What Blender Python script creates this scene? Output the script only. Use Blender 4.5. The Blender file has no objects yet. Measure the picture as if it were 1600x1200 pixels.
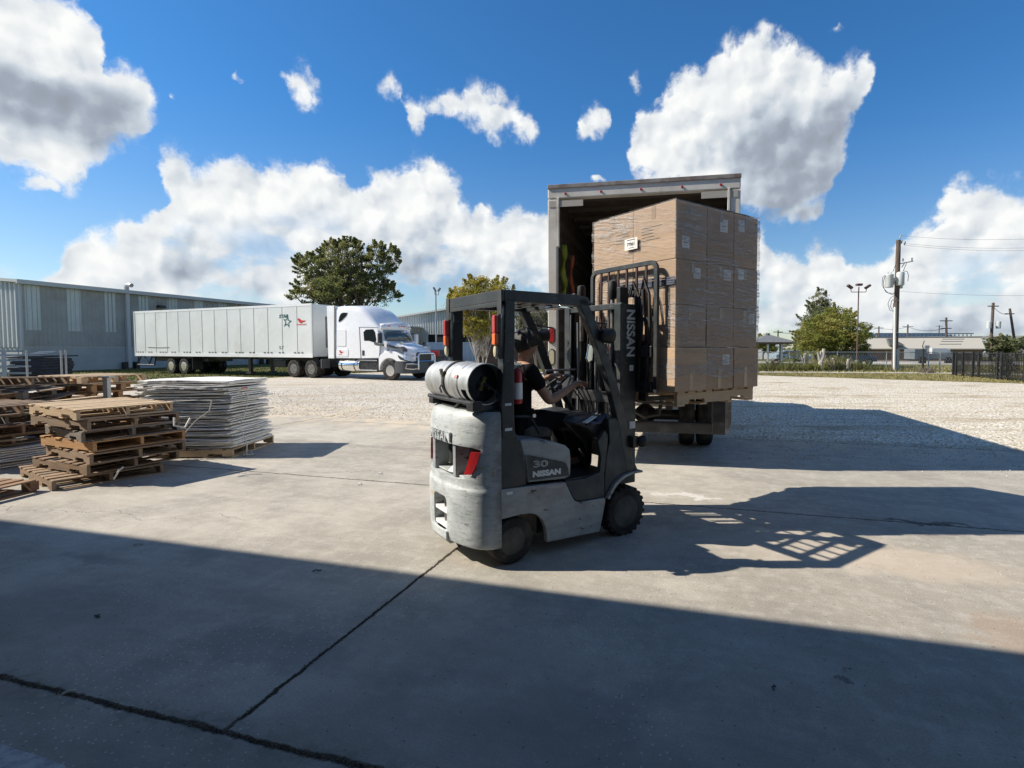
import bpy, bmesh, math, random
from mathutils import Vector, Matrix, Euler
import numpy as np
R = math.radians
PI = math.pi
random.seed(7)
SC = bpy.context.scene
COL = SC.collection

# ------------------------------------------------------------------ camera
CAM_H = 1.65
F_PX, PITCH, CXP, CYP = 825.0, R(2.64), 880.0, 582.0
cd = bpy.data.cameras.new('camera')
cam = bpy.data.objects.new('camera', cd); COL.objects.link(cam)
cam.location = (0, 0, CAM_H)
cam.rotation_euler = (PI/2 - PITCH, 0, 0)
cd.sensor_fit = 'HORIZONTAL'; cd.sensor_width = 36.0
cd.lens = F_PX/1600*36
cd.shift_x = -(CXP-800)/1600
cd.shift_y = -(600-CYP)/1600
cd.clip_start = .05; cd.clip_end = 3000
SC.camera = cam

# ------------------------------------------------------------------ light and exposure
SUN_DIR = Vector((-1.22, 0.0, 1.0)).normalized()      # towards the sun
SC.view_settings.view_transform = 'Standard'
SC.view_settings.look = 'None'
SC.view_settings.gamma = 1
SC.view_settings.exposure = 0.50
sl = bpy.data.lights.new('sun', 'SUN'); sun = bpy.data.objects.new('sun', sl); COL.objects.link(sun)
sl.energy = 5.0; sl.angle = R(.53); sl.color = (1.0, .915, .79)
sun.rotation_euler = SUN_DIR.to_track_quat('Z', 'Y').to_euler()

# measuring helpers: a sight line from the camera's spot to a plane in the yard
def ray(x, y):
    a = (x-CXP)/F_PX; b = -(y-CYP)/F_PX
    return (a, math.cos(PITCH)+b*math.sin(PITCH), -math.sin(PITCH)+b*math.cos(PITCH))
def gnd(x, y, z=0.0):
    r = ray(x, y); t = (z-CAM_H)/r[2]
    return (r[0]*t, r[1]*t)
def at(x, y, Y):
    r = ray(x, y); t = Y/r[1]
    return (r[0]*t, Y, CAM_H+r[2]*t)

# ------------------------------------------------------------------ node helpers
def newmat(name):
    m = bpy.data.materials.new(name); m.use_nodes = True
    nt = m.node_tree; nt.nodes.clear()
    out = nt.nodes.new('ShaderNodeOutputMaterial')
    return m, nt, out
class NT:
    def __init__(s, nt): s.nt = nt
    def n(s, typ, ins=None, **kw):
        nd = s.nt.nodes.new(typ)
        for k, v in kw.items(): setattr(nd, k, v)
        if ins:
            for k, v in ins.items():
                sk = nd.inputs[k]
                if isinstance(v, bpy.types.NodeSocket): s.nt.links.new(v, sk)
                else: sk.default_value = v
        return nd
    def math(s, op, a, b=None, c=None, clamp=False):
        nd = s.nt.nodes.new('ShaderNodeMath'); nd.operation = op; nd.use_clamp = clamp
        for i, v in enumerate((a, b, c)):
            if v is None: continue
            if isinstance(v, bpy.types.NodeSocket): s.nt.links.new(v, nd.inputs[i])
            else: nd.inputs[i].default_value = v
        return nd.outputs[0]
    def vmath(s, op, a, b=None, scale=None):
        nd = s.nt.nodes.new('ShaderNodeVectorMath'); nd.operation = op
        for i, v in enumerate((a, b)):
            if v is None: continue
            if isinstance(v, bpy.types.NodeSocket): s.nt.links.new(v, nd.inputs[i])
            else: nd.inputs[i].default_value = v
        if scale is not None: nd.inputs['Scale'].default_value = scale
        return nd.outputs['Value'] if op in ('LENGTH', 'DOT_PRODUCT', 'DISTANCE') else nd.outputs[0]
    def mix(s, fac, a, b, blend='MIX'):
        nd = s.nt.nodes.new('ShaderNodeMix'); nd.data_type = 'RGBA'; nd.blend_type = blend
        for i, v in ((0, fac), (6, a), (7, b)):
            if isinstance(v, bpy.types.NodeSocket): s.nt.links.new(v, nd.inputs[i])
            else: nd.inputs[i].default_value = v if i == 0 else (*v, 1) if len(v) == 3 else v
        return nd.outputs[2]
    def ramp(s, fac, a, b, lo=0.0, hi=1.0, smooth=True):
        nd = s.nt.nodes.new('ShaderNodeMapRange')
        nd.interpolation_type = 'SMOOTHSTEP' if smooth else 'LINEAR'
        s.nt.links.new(fac, nd.inputs[0])
        nd.inputs[1].default_value = a; nd.inputs[2].default_value = b
        nd.inputs[3].default_value = lo; nd.inputs[4].default_value = hi
        return nd.outputs[0]
    dim = '3D'
    def noise(s, vec, scale, detail=4, rough=.55, dist=0, out=0):
        nd = s.n('ShaderNodeTexNoise', {'Vector': vec, 'Scale': scale, 'Detail': detail, 'Roughness': rough, 'Distortion': dist}, noise_dimensions=s.dim)
        return nd.outputs[out]
    def scalev(s, vec, v):
        return s.vmath('MULTIPLY', vec, v)

def pbr(name, col, rough=.5, metal=0.0, col2=None, nscale=6.0, nstretch=(1, 1, 1), dirt=None, dirt_amt=.5, dscale=3.0,
        bump=0.0, bscale=40.0, rand=0.0, spec=.5, coat=0.0, chips=None, chip_th=.66, emit=None, coord='Object', nlo=.35, nhi=.65):
    """general worn surface: two tones, dirt patches, paint chips, fine bump"""
    m, nt, out = newmat(name); t = NT(nt)
    tc = t.n('ShaderNodeTexCoord').outputs[coord]
    if rand:
        oi = t.n('ShaderNodeObjectInfo').outputs['Random']
        off = t.n('ShaderNodeCombineXYZ', {0: t.math('MULTIPLY', oi, 37.0), 1: t.math('MULTIPLY', oi, 11.0), 2: oi}).outputs[0]
        tc = t.vmath('ADD', tc, off)
    v = t.scalev(tc, nstretch)
    c = t.mix(0.0, col, col)
    if col2: c = t.mix(t.ramp(t.noise(v, nscale, 5, .6), nlo, nhi), col, col2)
    if dirt: c = t.mix(t.math('MULTIPLY', t.ramp(t.noise(tc, dscale, 6, .65), .45, .75), dirt_amt), c, dirt)
    if chips: c = t.mix(t.ramp(t.noise(t.scalev(tc, (1, 1, 2.6)), 9, 7, .68), chip_th, chip_th+.02), c, chips)
    if rand:
        c = t.mix(1.0, c, t.mix(oi, (1-rand, 1-rand, 1-rand), (1+rand, 1+rand*.9, 1+rand*.8)), 'MULTIPLY')
    b = t.n('ShaderNodeBsdfPrincipled', {'Base Color': c, 'Metallic': metal, 'Roughness': rough, 'Specular IOR Level': spec, 'Coat Weight': coat})
    if rough and (dirt or col2):
        rr = t.ramp(t.noise(tc, nscale*1.7, 3), .3, .7, max(.05, rough-.1), min(1, rough+.15))
        nt.links.new(rr, b.inputs['Roughness'])
    if bump:
        bp = t.n('ShaderNodeBump', {'Height': t.noise(v, bscale, 4, .6), 'Strength': bump, 'Distance': .01})
        nt.links.new(bp.outputs[0], b.inputs['Normal'])
    if emit:
        b.inputs['Emission Color'].default_value = (*emit[0], 1); b.inputs['Emission Strength'].default_value = emit[1]
    nt.links.new(b.outputs[0], out.inputs[0])
    return m

# ------------------------------------------------------------------ mesh helpers
class MB:
    """collects shapes into one mesh"""
    def __init__(s): s.v = []; s.f = []; s.mi = []; s.cur = 0
    def add(s, vs, fs, M=None):
        o = len(s.v)
        for p in vs:
            p = Vector(p)
            if M is not None: p = M @ p
            s.v.append(p)
        for f in fs:
            s.f.append([i+o for i in f]); s.mi.append(s.cur)
        return s
    def mat(s, i): s.cur = i; return s
    def box(s, c, d, M=None, rz=0, rx=0, ry=0):
        x, y, z = d[0]/2, d[1]/2, d[2]/2
        vs = [Vector(p) for p in ((-x,-y,-z),(x,-y,-z),(x,y,-z),(-x,y,-z),(-x,-y,z),(x,-y,z),(x,y,z),(-x,y,z))]
        if rz or rx or ry:
            E_ = Euler((rx, ry, rz)).to_matrix(); vs = [E_ @ p for p in vs]
        vs = [p+Vector(c) for p in vs]
        return s.add(vs, [(3,2,1,0),(4,5,6,7),(0,1,5,4),(1,2,6,5),(2,3,7,6),(3,0,4,7)], M)
    def bb(s, a, b, M=None):
        return s.box([(a[i]+b[i])/2 for i in range(3)], [abs(b[i]-a[i]) for i in range(3)], M)
    def prism(s, poly, a, b, axis='y', M=None):
        """poly in the two other axes, extruded a..b along axis"""
        def P(u, w, t):
            return {'y': (u, t, w), 'x': (t, u, w), 'z': (u, w, t)}[axis]
        n = len(poly)
        vs = [P(u, w, a) for u, w in poly]+[P(u, w, b) for u, w in poly]
        fs = [list(range(n))[::-1], list(range(n, 2*n))]+[[i, (i+1) % n, n+(i+1) % n, n+i] for i in range(n)]
        return s.add(vs, fs, M)
    def cyl(s, p0, p1, r0, r1=None, seg=16, cap=True, M=None):
        r1 = r0 if r1 is None else r1
        p0 = Vector(p0); p1 = Vector(p1); d = (p1-p0)
        q = d.to_track_quat('Z', 'Y').to_matrix()
        vs = []
        for p, r in ((p0, r0), (p1, r1)):
            for i in range(seg):
                a = 2*PI*i/seg; vs.append(p+q @ Vector((math.cos(a)*r, math.sin(a)*r, 0)))
        fs = [[i, (i+1) % seg, seg+(i+1) % seg, seg+i] for i in range(seg)]
        if cap: fs += [list(range(seg))[::-1], list(range(seg, 2*seg))]
        return s.add(vs, fs, M)
    def lathe(s, prof, p0, ax, seg=24, M=None, close=False):
        """prof: (t along axis, radius)"""
        p0 = Vector(p0); ax = Vector(ax).normalized(); q = ax.to_track_quat('Z', 'Y').to_matrix()
        vs = []
        for t_, r in prof:
            for i in range(seg):
                a = 2*PI*i/seg; vs.append(p0+ax*t_+q @ Vector((math.cos(a)*r, math.sin(a)*r, 0)))
        n = len(prof); fs = []
        for j in range(n-1 if not close else n):
            k = (j+1) % n
            for i in range(seg):
                fs.append([j*seg+i, j*seg+(i+1) % seg, k*seg+(i+1) % seg, k*seg+i])
        if not close:
            fs += [list(range(seg))[::-1], list(range((n-1)*seg, n*seg))]
        return s.add(vs, fs, M)
    def tube(s, pts, r, seg=8, M=None, closed=False):
        pts = [Vector(p) for p in pts]; n = len(pts)
        rr = r if isinstance(r, (list, tuple)) else [r]*n
        vs = []; up = None
        for i, p in enumerate(pts):
            if closed: d = pts[(i+1) % n]-pts[i-1]
            else: d = pts[min(i+1, n-1)]-pts[max(i-1, 0)]
            d = d.normalized() if d.length > 1e-9 else Vector((0, 0, 1))
            if up is None:
                up = Vector((0, 0, 1)) if abs(d.z) < .9 else Vector((1, 0, 0))
            x = up.cross(d); x = x.normalized() if x.length > 1e-6 else Vector((1, 0, 0))
            y = d.cross(x).normalized(); up = y
            for k in range(seg):
                a = 2*PI*k/seg; vs.append(p+x*math.cos(a)*rr[i]+y*math.sin(a)*rr[i])
        fs = []
        for i in range(n if closed else n-1):
            j = (i+1) % n
            for k in range(seg):
                fs.append([i*seg+k, i*seg+(k+1) % seg, j*seg+(k+1) % seg, j*seg+k])
        if not closed: fs += [list(range(seg))[::-1], list(range((n-1)*seg, n*seg))]
        return s.add(vs, fs, M)
    def quad(s, a, b, c, d, M=None): return s.add([a, b, c, d], [(0, 1, 2, 3)], M)
    def grid(s, fn, nu, nv):
        vs = [fn(i/nu, j/nv) for j in range(nv+1) for i in range(nu+1)]
        fs = [[j*(nu+1)+i, j*(nu+1)+i+1, (j+1)*(nu+1)+i+1, (j+1)*(nu+1)+i] for j in range(nv) for i in range(nu)]
        return s.add(vs, fs)
    def loft(s, secs, cap=True, closed=True):
        n = len(secs[0]); vs = [p for sc in secs for p in sc]; fs = []
        for j in range(len(secs)-1):
            for i in range(n if closed else n-1):
                fs.append([j*n+i, j*n+(i+1) % n, (j+1)*n+(i+1) % n, (j+1)*n+i])
        if cap: fs += [list(range(n))[::-1], list(range((len(secs)-1)*n, len(secs)*n))]
        return s.add(vs, fs)
    def build(s, name, m, parent=None, bevel=0, smooth=False, seg=2, fix=False, angle=35):
        me = bpy.data.meshes.new(name)
        me.from_pydata([tuple(p) for p in s.v], [], s.f)
        for x in (m if isinstance(m, (list, tuple)) else [m]): me.materials.append(x)
        if any(s.mi): me.polygons.foreach_set('material_index', s.mi)
        if fix:
            bm = bmesh.new(); bm.from_mesh(me); bmesh.ops.recalc_face_normals(bm, faces=bm.faces); bm.to_mesh(me); bm.free()
        me.update()
        o = bpy.data.objects.new(name, me); COL.objects.link(o)
        if parent is not None: o.parent = parent
        if smooth:
            me.polygons.foreach_set('use_smooth', [True]*len(me.polygons))
            try: me.set_sharp_from_angle(angle=R(angle))
            except Exception: pass
        if bevel:
            md = o.modifiers.new('bevel', 'BEVEL'); md.width = bevel; md.segments = seg; md.limit_method = 'ANGLE'; md.angle_limit = R(40)
            md.harden_normals = False
        return o

def tag(o, label=None, cat=None, group=None, kind=None):
    if label: o['label'] = label
    if cat: o['category'] = cat
    if group: o['group'] = group
    if kind: o['kind'] = kind
    return o
def thing(name, label, cat, loc=(0, 0, 0), rz=0, group=None):
    o = bpy.data.objects.new(name, None); COL.objects.link(o)
    o.empty_display_size = .2
    o.location = loc; o.rotation_euler = (0, 0, rz)
    return tag(o, label, cat, group)
def copy_tree(o, parent=None):
    c = o.copy(); COL.objects.link(c)
    if parent is not None: c.parent = parent
    for ch in list(o.children): copy_tree(ch, c)
    return c
def textmesh(body, size, ext, m, name, parent, fn=None, spacing=1.0, bold=0.0, align='CENTER', outline=0):
    """lettering as a mesh; fn maps each (x, y, z) of the flat lettering to a point"""
    cu = bpy.data.curves.new(name, 'FONT'); cu.body = body; cu.size = size; cu.extrude = ext
    cu.align_x = align; cu.space_character = spacing; cu.offset = bold; cu.resolution_u = 3
    if outline: cu.fill_mode = 'NONE'; cu.bevel_depth = outline; cu.extrude = 0; cu.bevel_resolution = 0
    tmp = bpy.data.objects.new(name, cu); COL.objects.link(tmp)
    dg = bpy.context.evaluated_depsgraph_get(); dg.update()
    me = bpy.data.meshes.new_from_object(tmp.evaluated_get(dg))
    bpy.data.objects.remove(tmp); bpy.data.curves.remove(cu)
    me.materials.clear(); me.materials.append(m)
    if fn:
        for v in me.vertices: v.co = fn(v.co.x, v.co.y, v.co.z)
    me.update(); me.name = name
    o = bpy.data.objects.new(name, me); COL.objects.link(o); o.parent = parent
    return o
def arc(cx, cy, r, a0, a1, n, ry=None):
    ry = r if ry is None else ry
    return [(cx+r*math.cos(R(a0+(a1-a0)*i/n)), cy+ry*math.sin(R(a0+(a1-a0)*i/n))) for i in range(n+1)]
def rrect(x0, y0, x1, y1, r, n=4):
    return (arc(x1-r, y0+r, r, -90, 0, n)+arc(x1-r, y1-r, r, 0, 90, n)+arc(x0+r, y1-r, r, 90, 180, n)+arc(x0+r, y0+r, r, 180, 270, n))
# ------------------------------------------------------------------ sky: Nishita air with cumulus laid out by compass bearing and height
W = bpy.data.worlds.new('World'); SC.world = W; W.use_nodes = True; W.cycles.sampling_method = 'NONE'
wn = W.node_tree; wn.nodes.clear()
def P2(x, y):
    r = Vector(ray(x, y)).normalized()
    return (math.atan2(r.x, r.y), math.asin(r.z))
SXR, SYR = 1/F_PX, 1/F_PX
# outlines of the cloud banks: (x, top, bottom) sight lines; low bank and the upper clouds
BANK = [(-160, 400, 470), (-20, 402, 440), (15, 400, 440), (26, 420, 436), (34, 424, 436), (50, 422, 438), (72, 430, 440), (84, 424, 470), (92, 385, 480), (105, 368, 480), (120, 358, 480), (150, 352, 490), (180, 352, 490), (210, 340, 490),
 (235, 325, 490), (243, 285, 490), (256, 234, 490), (275, 228, 490), (295, 243, 495), (330, 262, 495), (360, 245, 495), (385, 241, 495), (400, 250, 500), (430, 238, 500), (455, 248, 500), (490, 243, 500), (520, 246, 500), (540, 262, 500), (547, 284, 500),
 (560, 280, 490), (590, 265, 470), (620, 266, 465), (640, 246, 470), (665, 243, 470), (690, 255, 470), (710, 280, 480), (730, 305, 480), (748, 320, 470), (790, 316, 460), (820, 325, 450), (860, 335, 480), (1000, 348, 500), (1150, 355, 520),
 (1190, 350, 540), (1205, 360, 540), (1215, 385, 545), (1250, 392, 545), (1264, 370, 545), (1285, 360, 545), (1310, 370, 545), (1335, 395, 545), (1360, 395, 545), (1395, 397, 545), (1425, 360, 545), (1455, 350, 545), (1470, 310, 545), (1482, 288, 545), (1510, 279, 545), (1550, 267, 545), (1600, 272, 545), (1720, 260, 545), (1900, 330, 540)]
def shut(x, m_): return (x, m_+34, m_-34)
UPPER = [(-160, -90, 330), (0, -90, 272), (60, -70, 292), (100, -40, 303), (122, -5, 306), (136, 40, 296), (148, 90, 262), (170, 92, 252), (200, 105, 248), (236, 125, 236), (258, 150, 205), shut(285, 180), shut(425, 115), (444, 92, 138), (460, 93, 176), (480, 104, 184), (496, 125, 165), shut(516, 150), shut(570, 132),
 (590, 124, 146), (612, 113, 152), (634, 132, 158), (646, 165, 216), (662, 148, 216), (682, 150, 178), (702, 140, 192), (730, 128, 206), (762, 129, 226), (800, 150, 229), (826, 166, 226), (842, 196, 222), shut(862, 200), shut(888, 190), (904, 168, 196), (924, 155, 216), (948, 172, 212), shut(960, 200), (974, 232, 268), (986, 190, 284), (1020, 158, 288), (1050, 112, 304), (1066, 92, 308), (1100, 94, 322), (1130, 74, 334), (1152, 54, 340), (1190, 44, 348), (1216, 36, 352), (1232, 60, 354), (1260, 84, 344), (1290, 100, 330), (1318, 92, 250), (1340, 76, 190), (1352, 86, 146), shut(1372, 110), shut(1900, 100)]
UPPER = sorted(UPPER, key=lambda p: p[0])
GREY = [(70, 160, 170, 50, 0), (170, 195, 120, 46, 0), (1255, 300, 130, 80, 0), (1215, 240, 90, 70, 0), (1300, 210, 60, 60, 0)]
AZR = 1.25
def curve(t, vec, pts, k):
    f = t.n('ShaderNodeFloatCurve', {'Value': vec}); c = f.mapping.curves[0]
    ps = []
    for p in pts:
        a_, e_ = P2(p[0], p[k]); ps.append(((a_+AZR)/(2*AZR), (e_+.2)/1.4))
    ps = sorted(p for p in ps if 0 < p[0] < 1)
    c.points[0].location = (0, ps[0][1]); c.points[1].location = (1, ps[-1][1])
    for p in ps: c.points.new(*p)
    for p in c.points: p.handle_type = 'VECTOR'
    f.mapping.update()
    return t.math('MULTIPLY_ADD', f.outputs[0], 1.4, -.2)
def blob_group(name, items):
    g = bpy.data.node_groups.new(name, 'ShaderNodeTree')
    g.interface.new_socket('Vector', in_out='INPUT', socket_type='NodeSocketVector')
    g.interface.new_socket('D', in_out='OUTPUT', socket_type='NodeSocketFloat')
    gi = g.nodes.new('NodeGroupInput'); go = g.nodes.new('NodeGroupOutput'); t = NT(g)
    acc = None
    for (x, y, a, b, tilt) in items:
        az, el = P2(x, y)
        # local angular scale shrinks towards the picture's edge
        az2, _ = P2(x+1, y); _, el2 = P2(x, y+1)
        ia = 1/(abs(az2-az)*a); ie = 1/(abs(el2-el)*b)
        vin = gi.outputs[0] if acc is None else t.n('ShaderNodeVectorMath', {0: acc, 1: (1e-7, 1e-7, 0), 2: gi.outputs[0]}, operation='MULTIPLY_ADD').outputs[0]
        mp = t.n('ShaderNodeVectorMath', {0: vin, 1: (ia, ie, 0), 2: (-az*ia, -el*ie, 0)}, operation='MULTIPLY_ADD').outputs[0]
        ln = t.vmath('LENGTH', mp)
        acc = ln if acc is None else t.math('SMOOTH_MIN', acc, ln, .22)
    g.links.new(acc, go.inputs[0])
    return g
g2 = blob_group('cloud_shade', GREY)
g3 = blob_group('wisps', [(992, 134, 24, 40, 0), (1002, 190, 22, 40, 0), (378, 112, 22, 14, 0), (1308, 36, 30, 16, 0), (275, 160, 20, 26, 0), (755, 325, 34, 20, 0), (925, 286, 30, 14, 0), (1215, 320, 60, 40, 0), (60, 285, 80, 30, 0), (1010, 246, 50, 60, 0)])
t = NT(wn)
gen = t.n('ShaderNodeTexCoord').outputs['Generated']
dirn = t.vmath('NORMALIZE', gen)
sp = t.n('ShaderNodeSeparateXYZ', {0: dirn})
az = t.math('ARCTAN2', sp.outputs[0], sp.outputs[1]); el = t.math('ARCSINE', sp.outputs[2])
ae = t.n('ShaderNodeCombineXYZ', {0: az, 1: el, 2: 0.0}).outputs[0]
def noise2(vec, scale, det, rough, out=0):
    return t.n('ShaderNodeTexNoise', {'Vector': vec, 'Scale': scale, 'Detail': det, 'Roughness': rough}, noise_dimensions='2D').outputs[out]
HALF = (.5, .5, .5)
w1 = t.scalev(t.vmath('SUBTRACT', noise2(ae, 8, 3, .55, 1), HALF), (.06, .055, 0))
w2 = t.scalev(t.vmath('SUBTRACT', noise2(ae, 40, 3, .6, 1), HALF), (.016, .016, 0))
pv = t.vmath('ADD', t.vmath('ADD', ae, w1), w2)
qv = t.vmath('ADD', ae, w2)
def shape(g, vec):
    gr = t.n('ShaderNodeGroup', {}, node_tree=g); wn.links.new(vec, gr.inputs[0]); return gr.outputs[0]
def edge_detail(vec):
    n1 = t.math('SUBTRACT', noise2(vec, 15, 7, .64), .5)
    n2 = t.n('ShaderNodeTexVoronoi', {'Vector': vec, 'Scale': 27.0}, feature='F1', voronoi_dimensions='2D').outputs[0]
    return t.math('ADD', t.math('MULTIPLY', n1, 1.9), t.math('MULTIPLY', t.math('SUBTRACT', .42, n2), .42))
def billow(vec):
    n1 = noise2(vec, 11, 3, .5)
    n2 = t.n('ShaderNodeTexVoronoi', {'Vector': vec, 'Scale': 19.0, 'Smoothness': .55}, feature='SMOOTH_F1', voronoi_dimensions='2D').outputs[0]
    n3 = t.n('ShaderNodeTexVoronoi', {'Vector': vec, 'Scale': 44.0, 'Smoothness': .45}, feature='SMOOTH_F1', voronoi_dimensions='2D').outputs[0]
    return t.math('SUBTRACT', t.math('MULTIPLY', n1, 1.1), t.math('ADD', t.math('MULTIPLY', n2, .62), t.math('MULTIPLY', n3, .22)))
pva = t.n('ShaderNodeSeparateXYZ', {0: pv}); pel = pva.outputs[1]
def layer(pts, dx):
    u = t.math('MULTIPLY_ADD', pva.outputs[0], 1/(2*AZR), .5+dx)
    return curve(t, u, pts, 1), curve(t, u, pts, 2)
def inside(top, bot):
    return t.math('MULTIPLY_ADD', t.math('SMOOTH_MIN', t.math('SUBTRACT', top, pel), t.math('SUBTRACT', pel, bot), .02), 1/.055, .16)
ta, ba = layer(BANK, 0); tb, bb_ = layer(UPPER, 0)
fa = inside(ta, ba); fb = inside(tb, bb_)
side = t.ramp(t.math('ABSOLUTE', az), 1.05, 1.2)
base = t.math('MAXIMUM', t.math('MAXIMUM', fa, fb), t.math('MULTIPLY_ADD', shape(g3, pv), -1.3, .75))
far = t.ramp(t.noise(dirn, 2.4, 2, .5), .5, .68, -.8, .7)
base = t.math('ADD', t.math('MULTIPLY', base, t.math('SUBTRACT', 1.0, side)), t.math('MULTIPLY', far, side))
q0 = edge_detail(qv)
bl0 = billow(qv); bl1 = billow(t.vmath('ADD', qv, (-.011, .012, 0)))
d0 = t.math('ADD', t.math('MINIMUM', base, .85), q0)
mask = t.math('MULTIPLY', t.ramp(d0, -.12, 1.0), t.ramp(base, -.35, .35))
mask = t.ramp(mask, .03, .80)
mask = t.math('MAXIMUM', mask, t.ramp(base, .50, .85))
gw = t.vmath('ADD', ae, t.scalev(w1, (.8, .8, 0)))
grey = t.ramp(shape(g2, gw), .3, 1.5, 1.0, 0.0)
# low bank: bright heads, grey-blue flat base
depth = t.math('SUBTRACT', ta, pel)
lowgrey = t.math('MULTIPLY', t.ramp(depth, .06, .20), t.math('GREATER_THAN', fa, fb))
lit = t.math('MULTIPLY', t.math('SUBTRACT', bl0, bl1), .66)
lit = t.math('ADD', lit, t.math('MULTIPLY', t.math('SUBTRACT', noise2(qv, 34, 4, .6), .5), .16))
lit = t.math('ADD', lit, .84)
lit = t.math('SUBTRACT', lit, t.math('MULTIPLY', grey, .54))
lit = t.math('SUBTRACT', lit, t.math('MULTIPLY', lowgrey, t.ramp(noise2(ae, 5.5, 3, .5), .35, .65, .02, .34)))
lit = t.math('ADD', lit, t.math('MULTIPLY', t.ramp(d0, .2, .9, 1, 0), .10), clamp=True)
# colours below are already those of the finished sky (strength applied per branch)
ccol = t.n('ShaderNodeValToRGB', {0: lit})
e = ccol.color_ramp.elements
e[0].position = 0.0; e[0].color = (.27, .30, .35, 1)
e[1].position = 1.0; e[1].color = (.90, .91, .90, 1)
for p_, c_ in ((.3, (.33, .375, .45, 1)), (.55, (.52, .58, .65, 1)), (.8, (.75, .78, .80, 1))):
    q = e.new(p_); q.color = c_
sky = t.n('ShaderNodeTexSky', {}, sky_type='NISHITA')
sky.sun_disc = False; sky.sun_elevation = math.asin(SUN_DIR.z)
sky.sun_rotation = math.atan2(SUN_DIR.x, SUN_DIR.y)
sky.altitude = 20; sky.air_density = 1.0; sky.dust_density = .3; sky.ozone_density = 2.5
wn.links.new(gen, sky.inputs[0]) if sky.inputs else None
tint = t.mix(t.ramp(sp.outputs[2], .02, .42), (.90, .97, 1.02), (.35, .83, 1.20))
skyc = t.mix(1.0, sky.outputs[0], tint, 'MULTIPLY')
bg_sky = t.n('ShaderNodeBackground', {'Color': skyc, 'Strength': .086})
bg_cl = t.n('ShaderNodeBackground', {'Color': ccol.outputs[0], 'Strength': .77})
gap = t.ramp(noise2(t.scalev(ae, (1, 1.9, 1)), 6.5, 5, .6), .46, .62, 1, 0)
lowz = t.math('MULTIPLY', t.ramp(depth, .07, .16), t.math('GREATER_THAN', fa, fb))
mask = t.math('MULTIPLY', mask, t.math('SUBTRACT', 1.0, t.math('MULTIPLY', t.math('MULTIPLY', lowz, t.math('SUBTRACT', 1.0, gap)), .62)))
up = t.ramp(sp.outputs[2], -.01, .03)
mm = t.math('MULTIPLY', mask, up)
ms = t.n('ShaderNodeMixShader', {0: mm, 1: bg_sky.outputs[0], 2: bg_cl.outputs[0]})
wo = wn.nodes.new('ShaderNodeOutputWorld'); wn.links.new(ms.outputs[0], wo.inputs[0])
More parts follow.
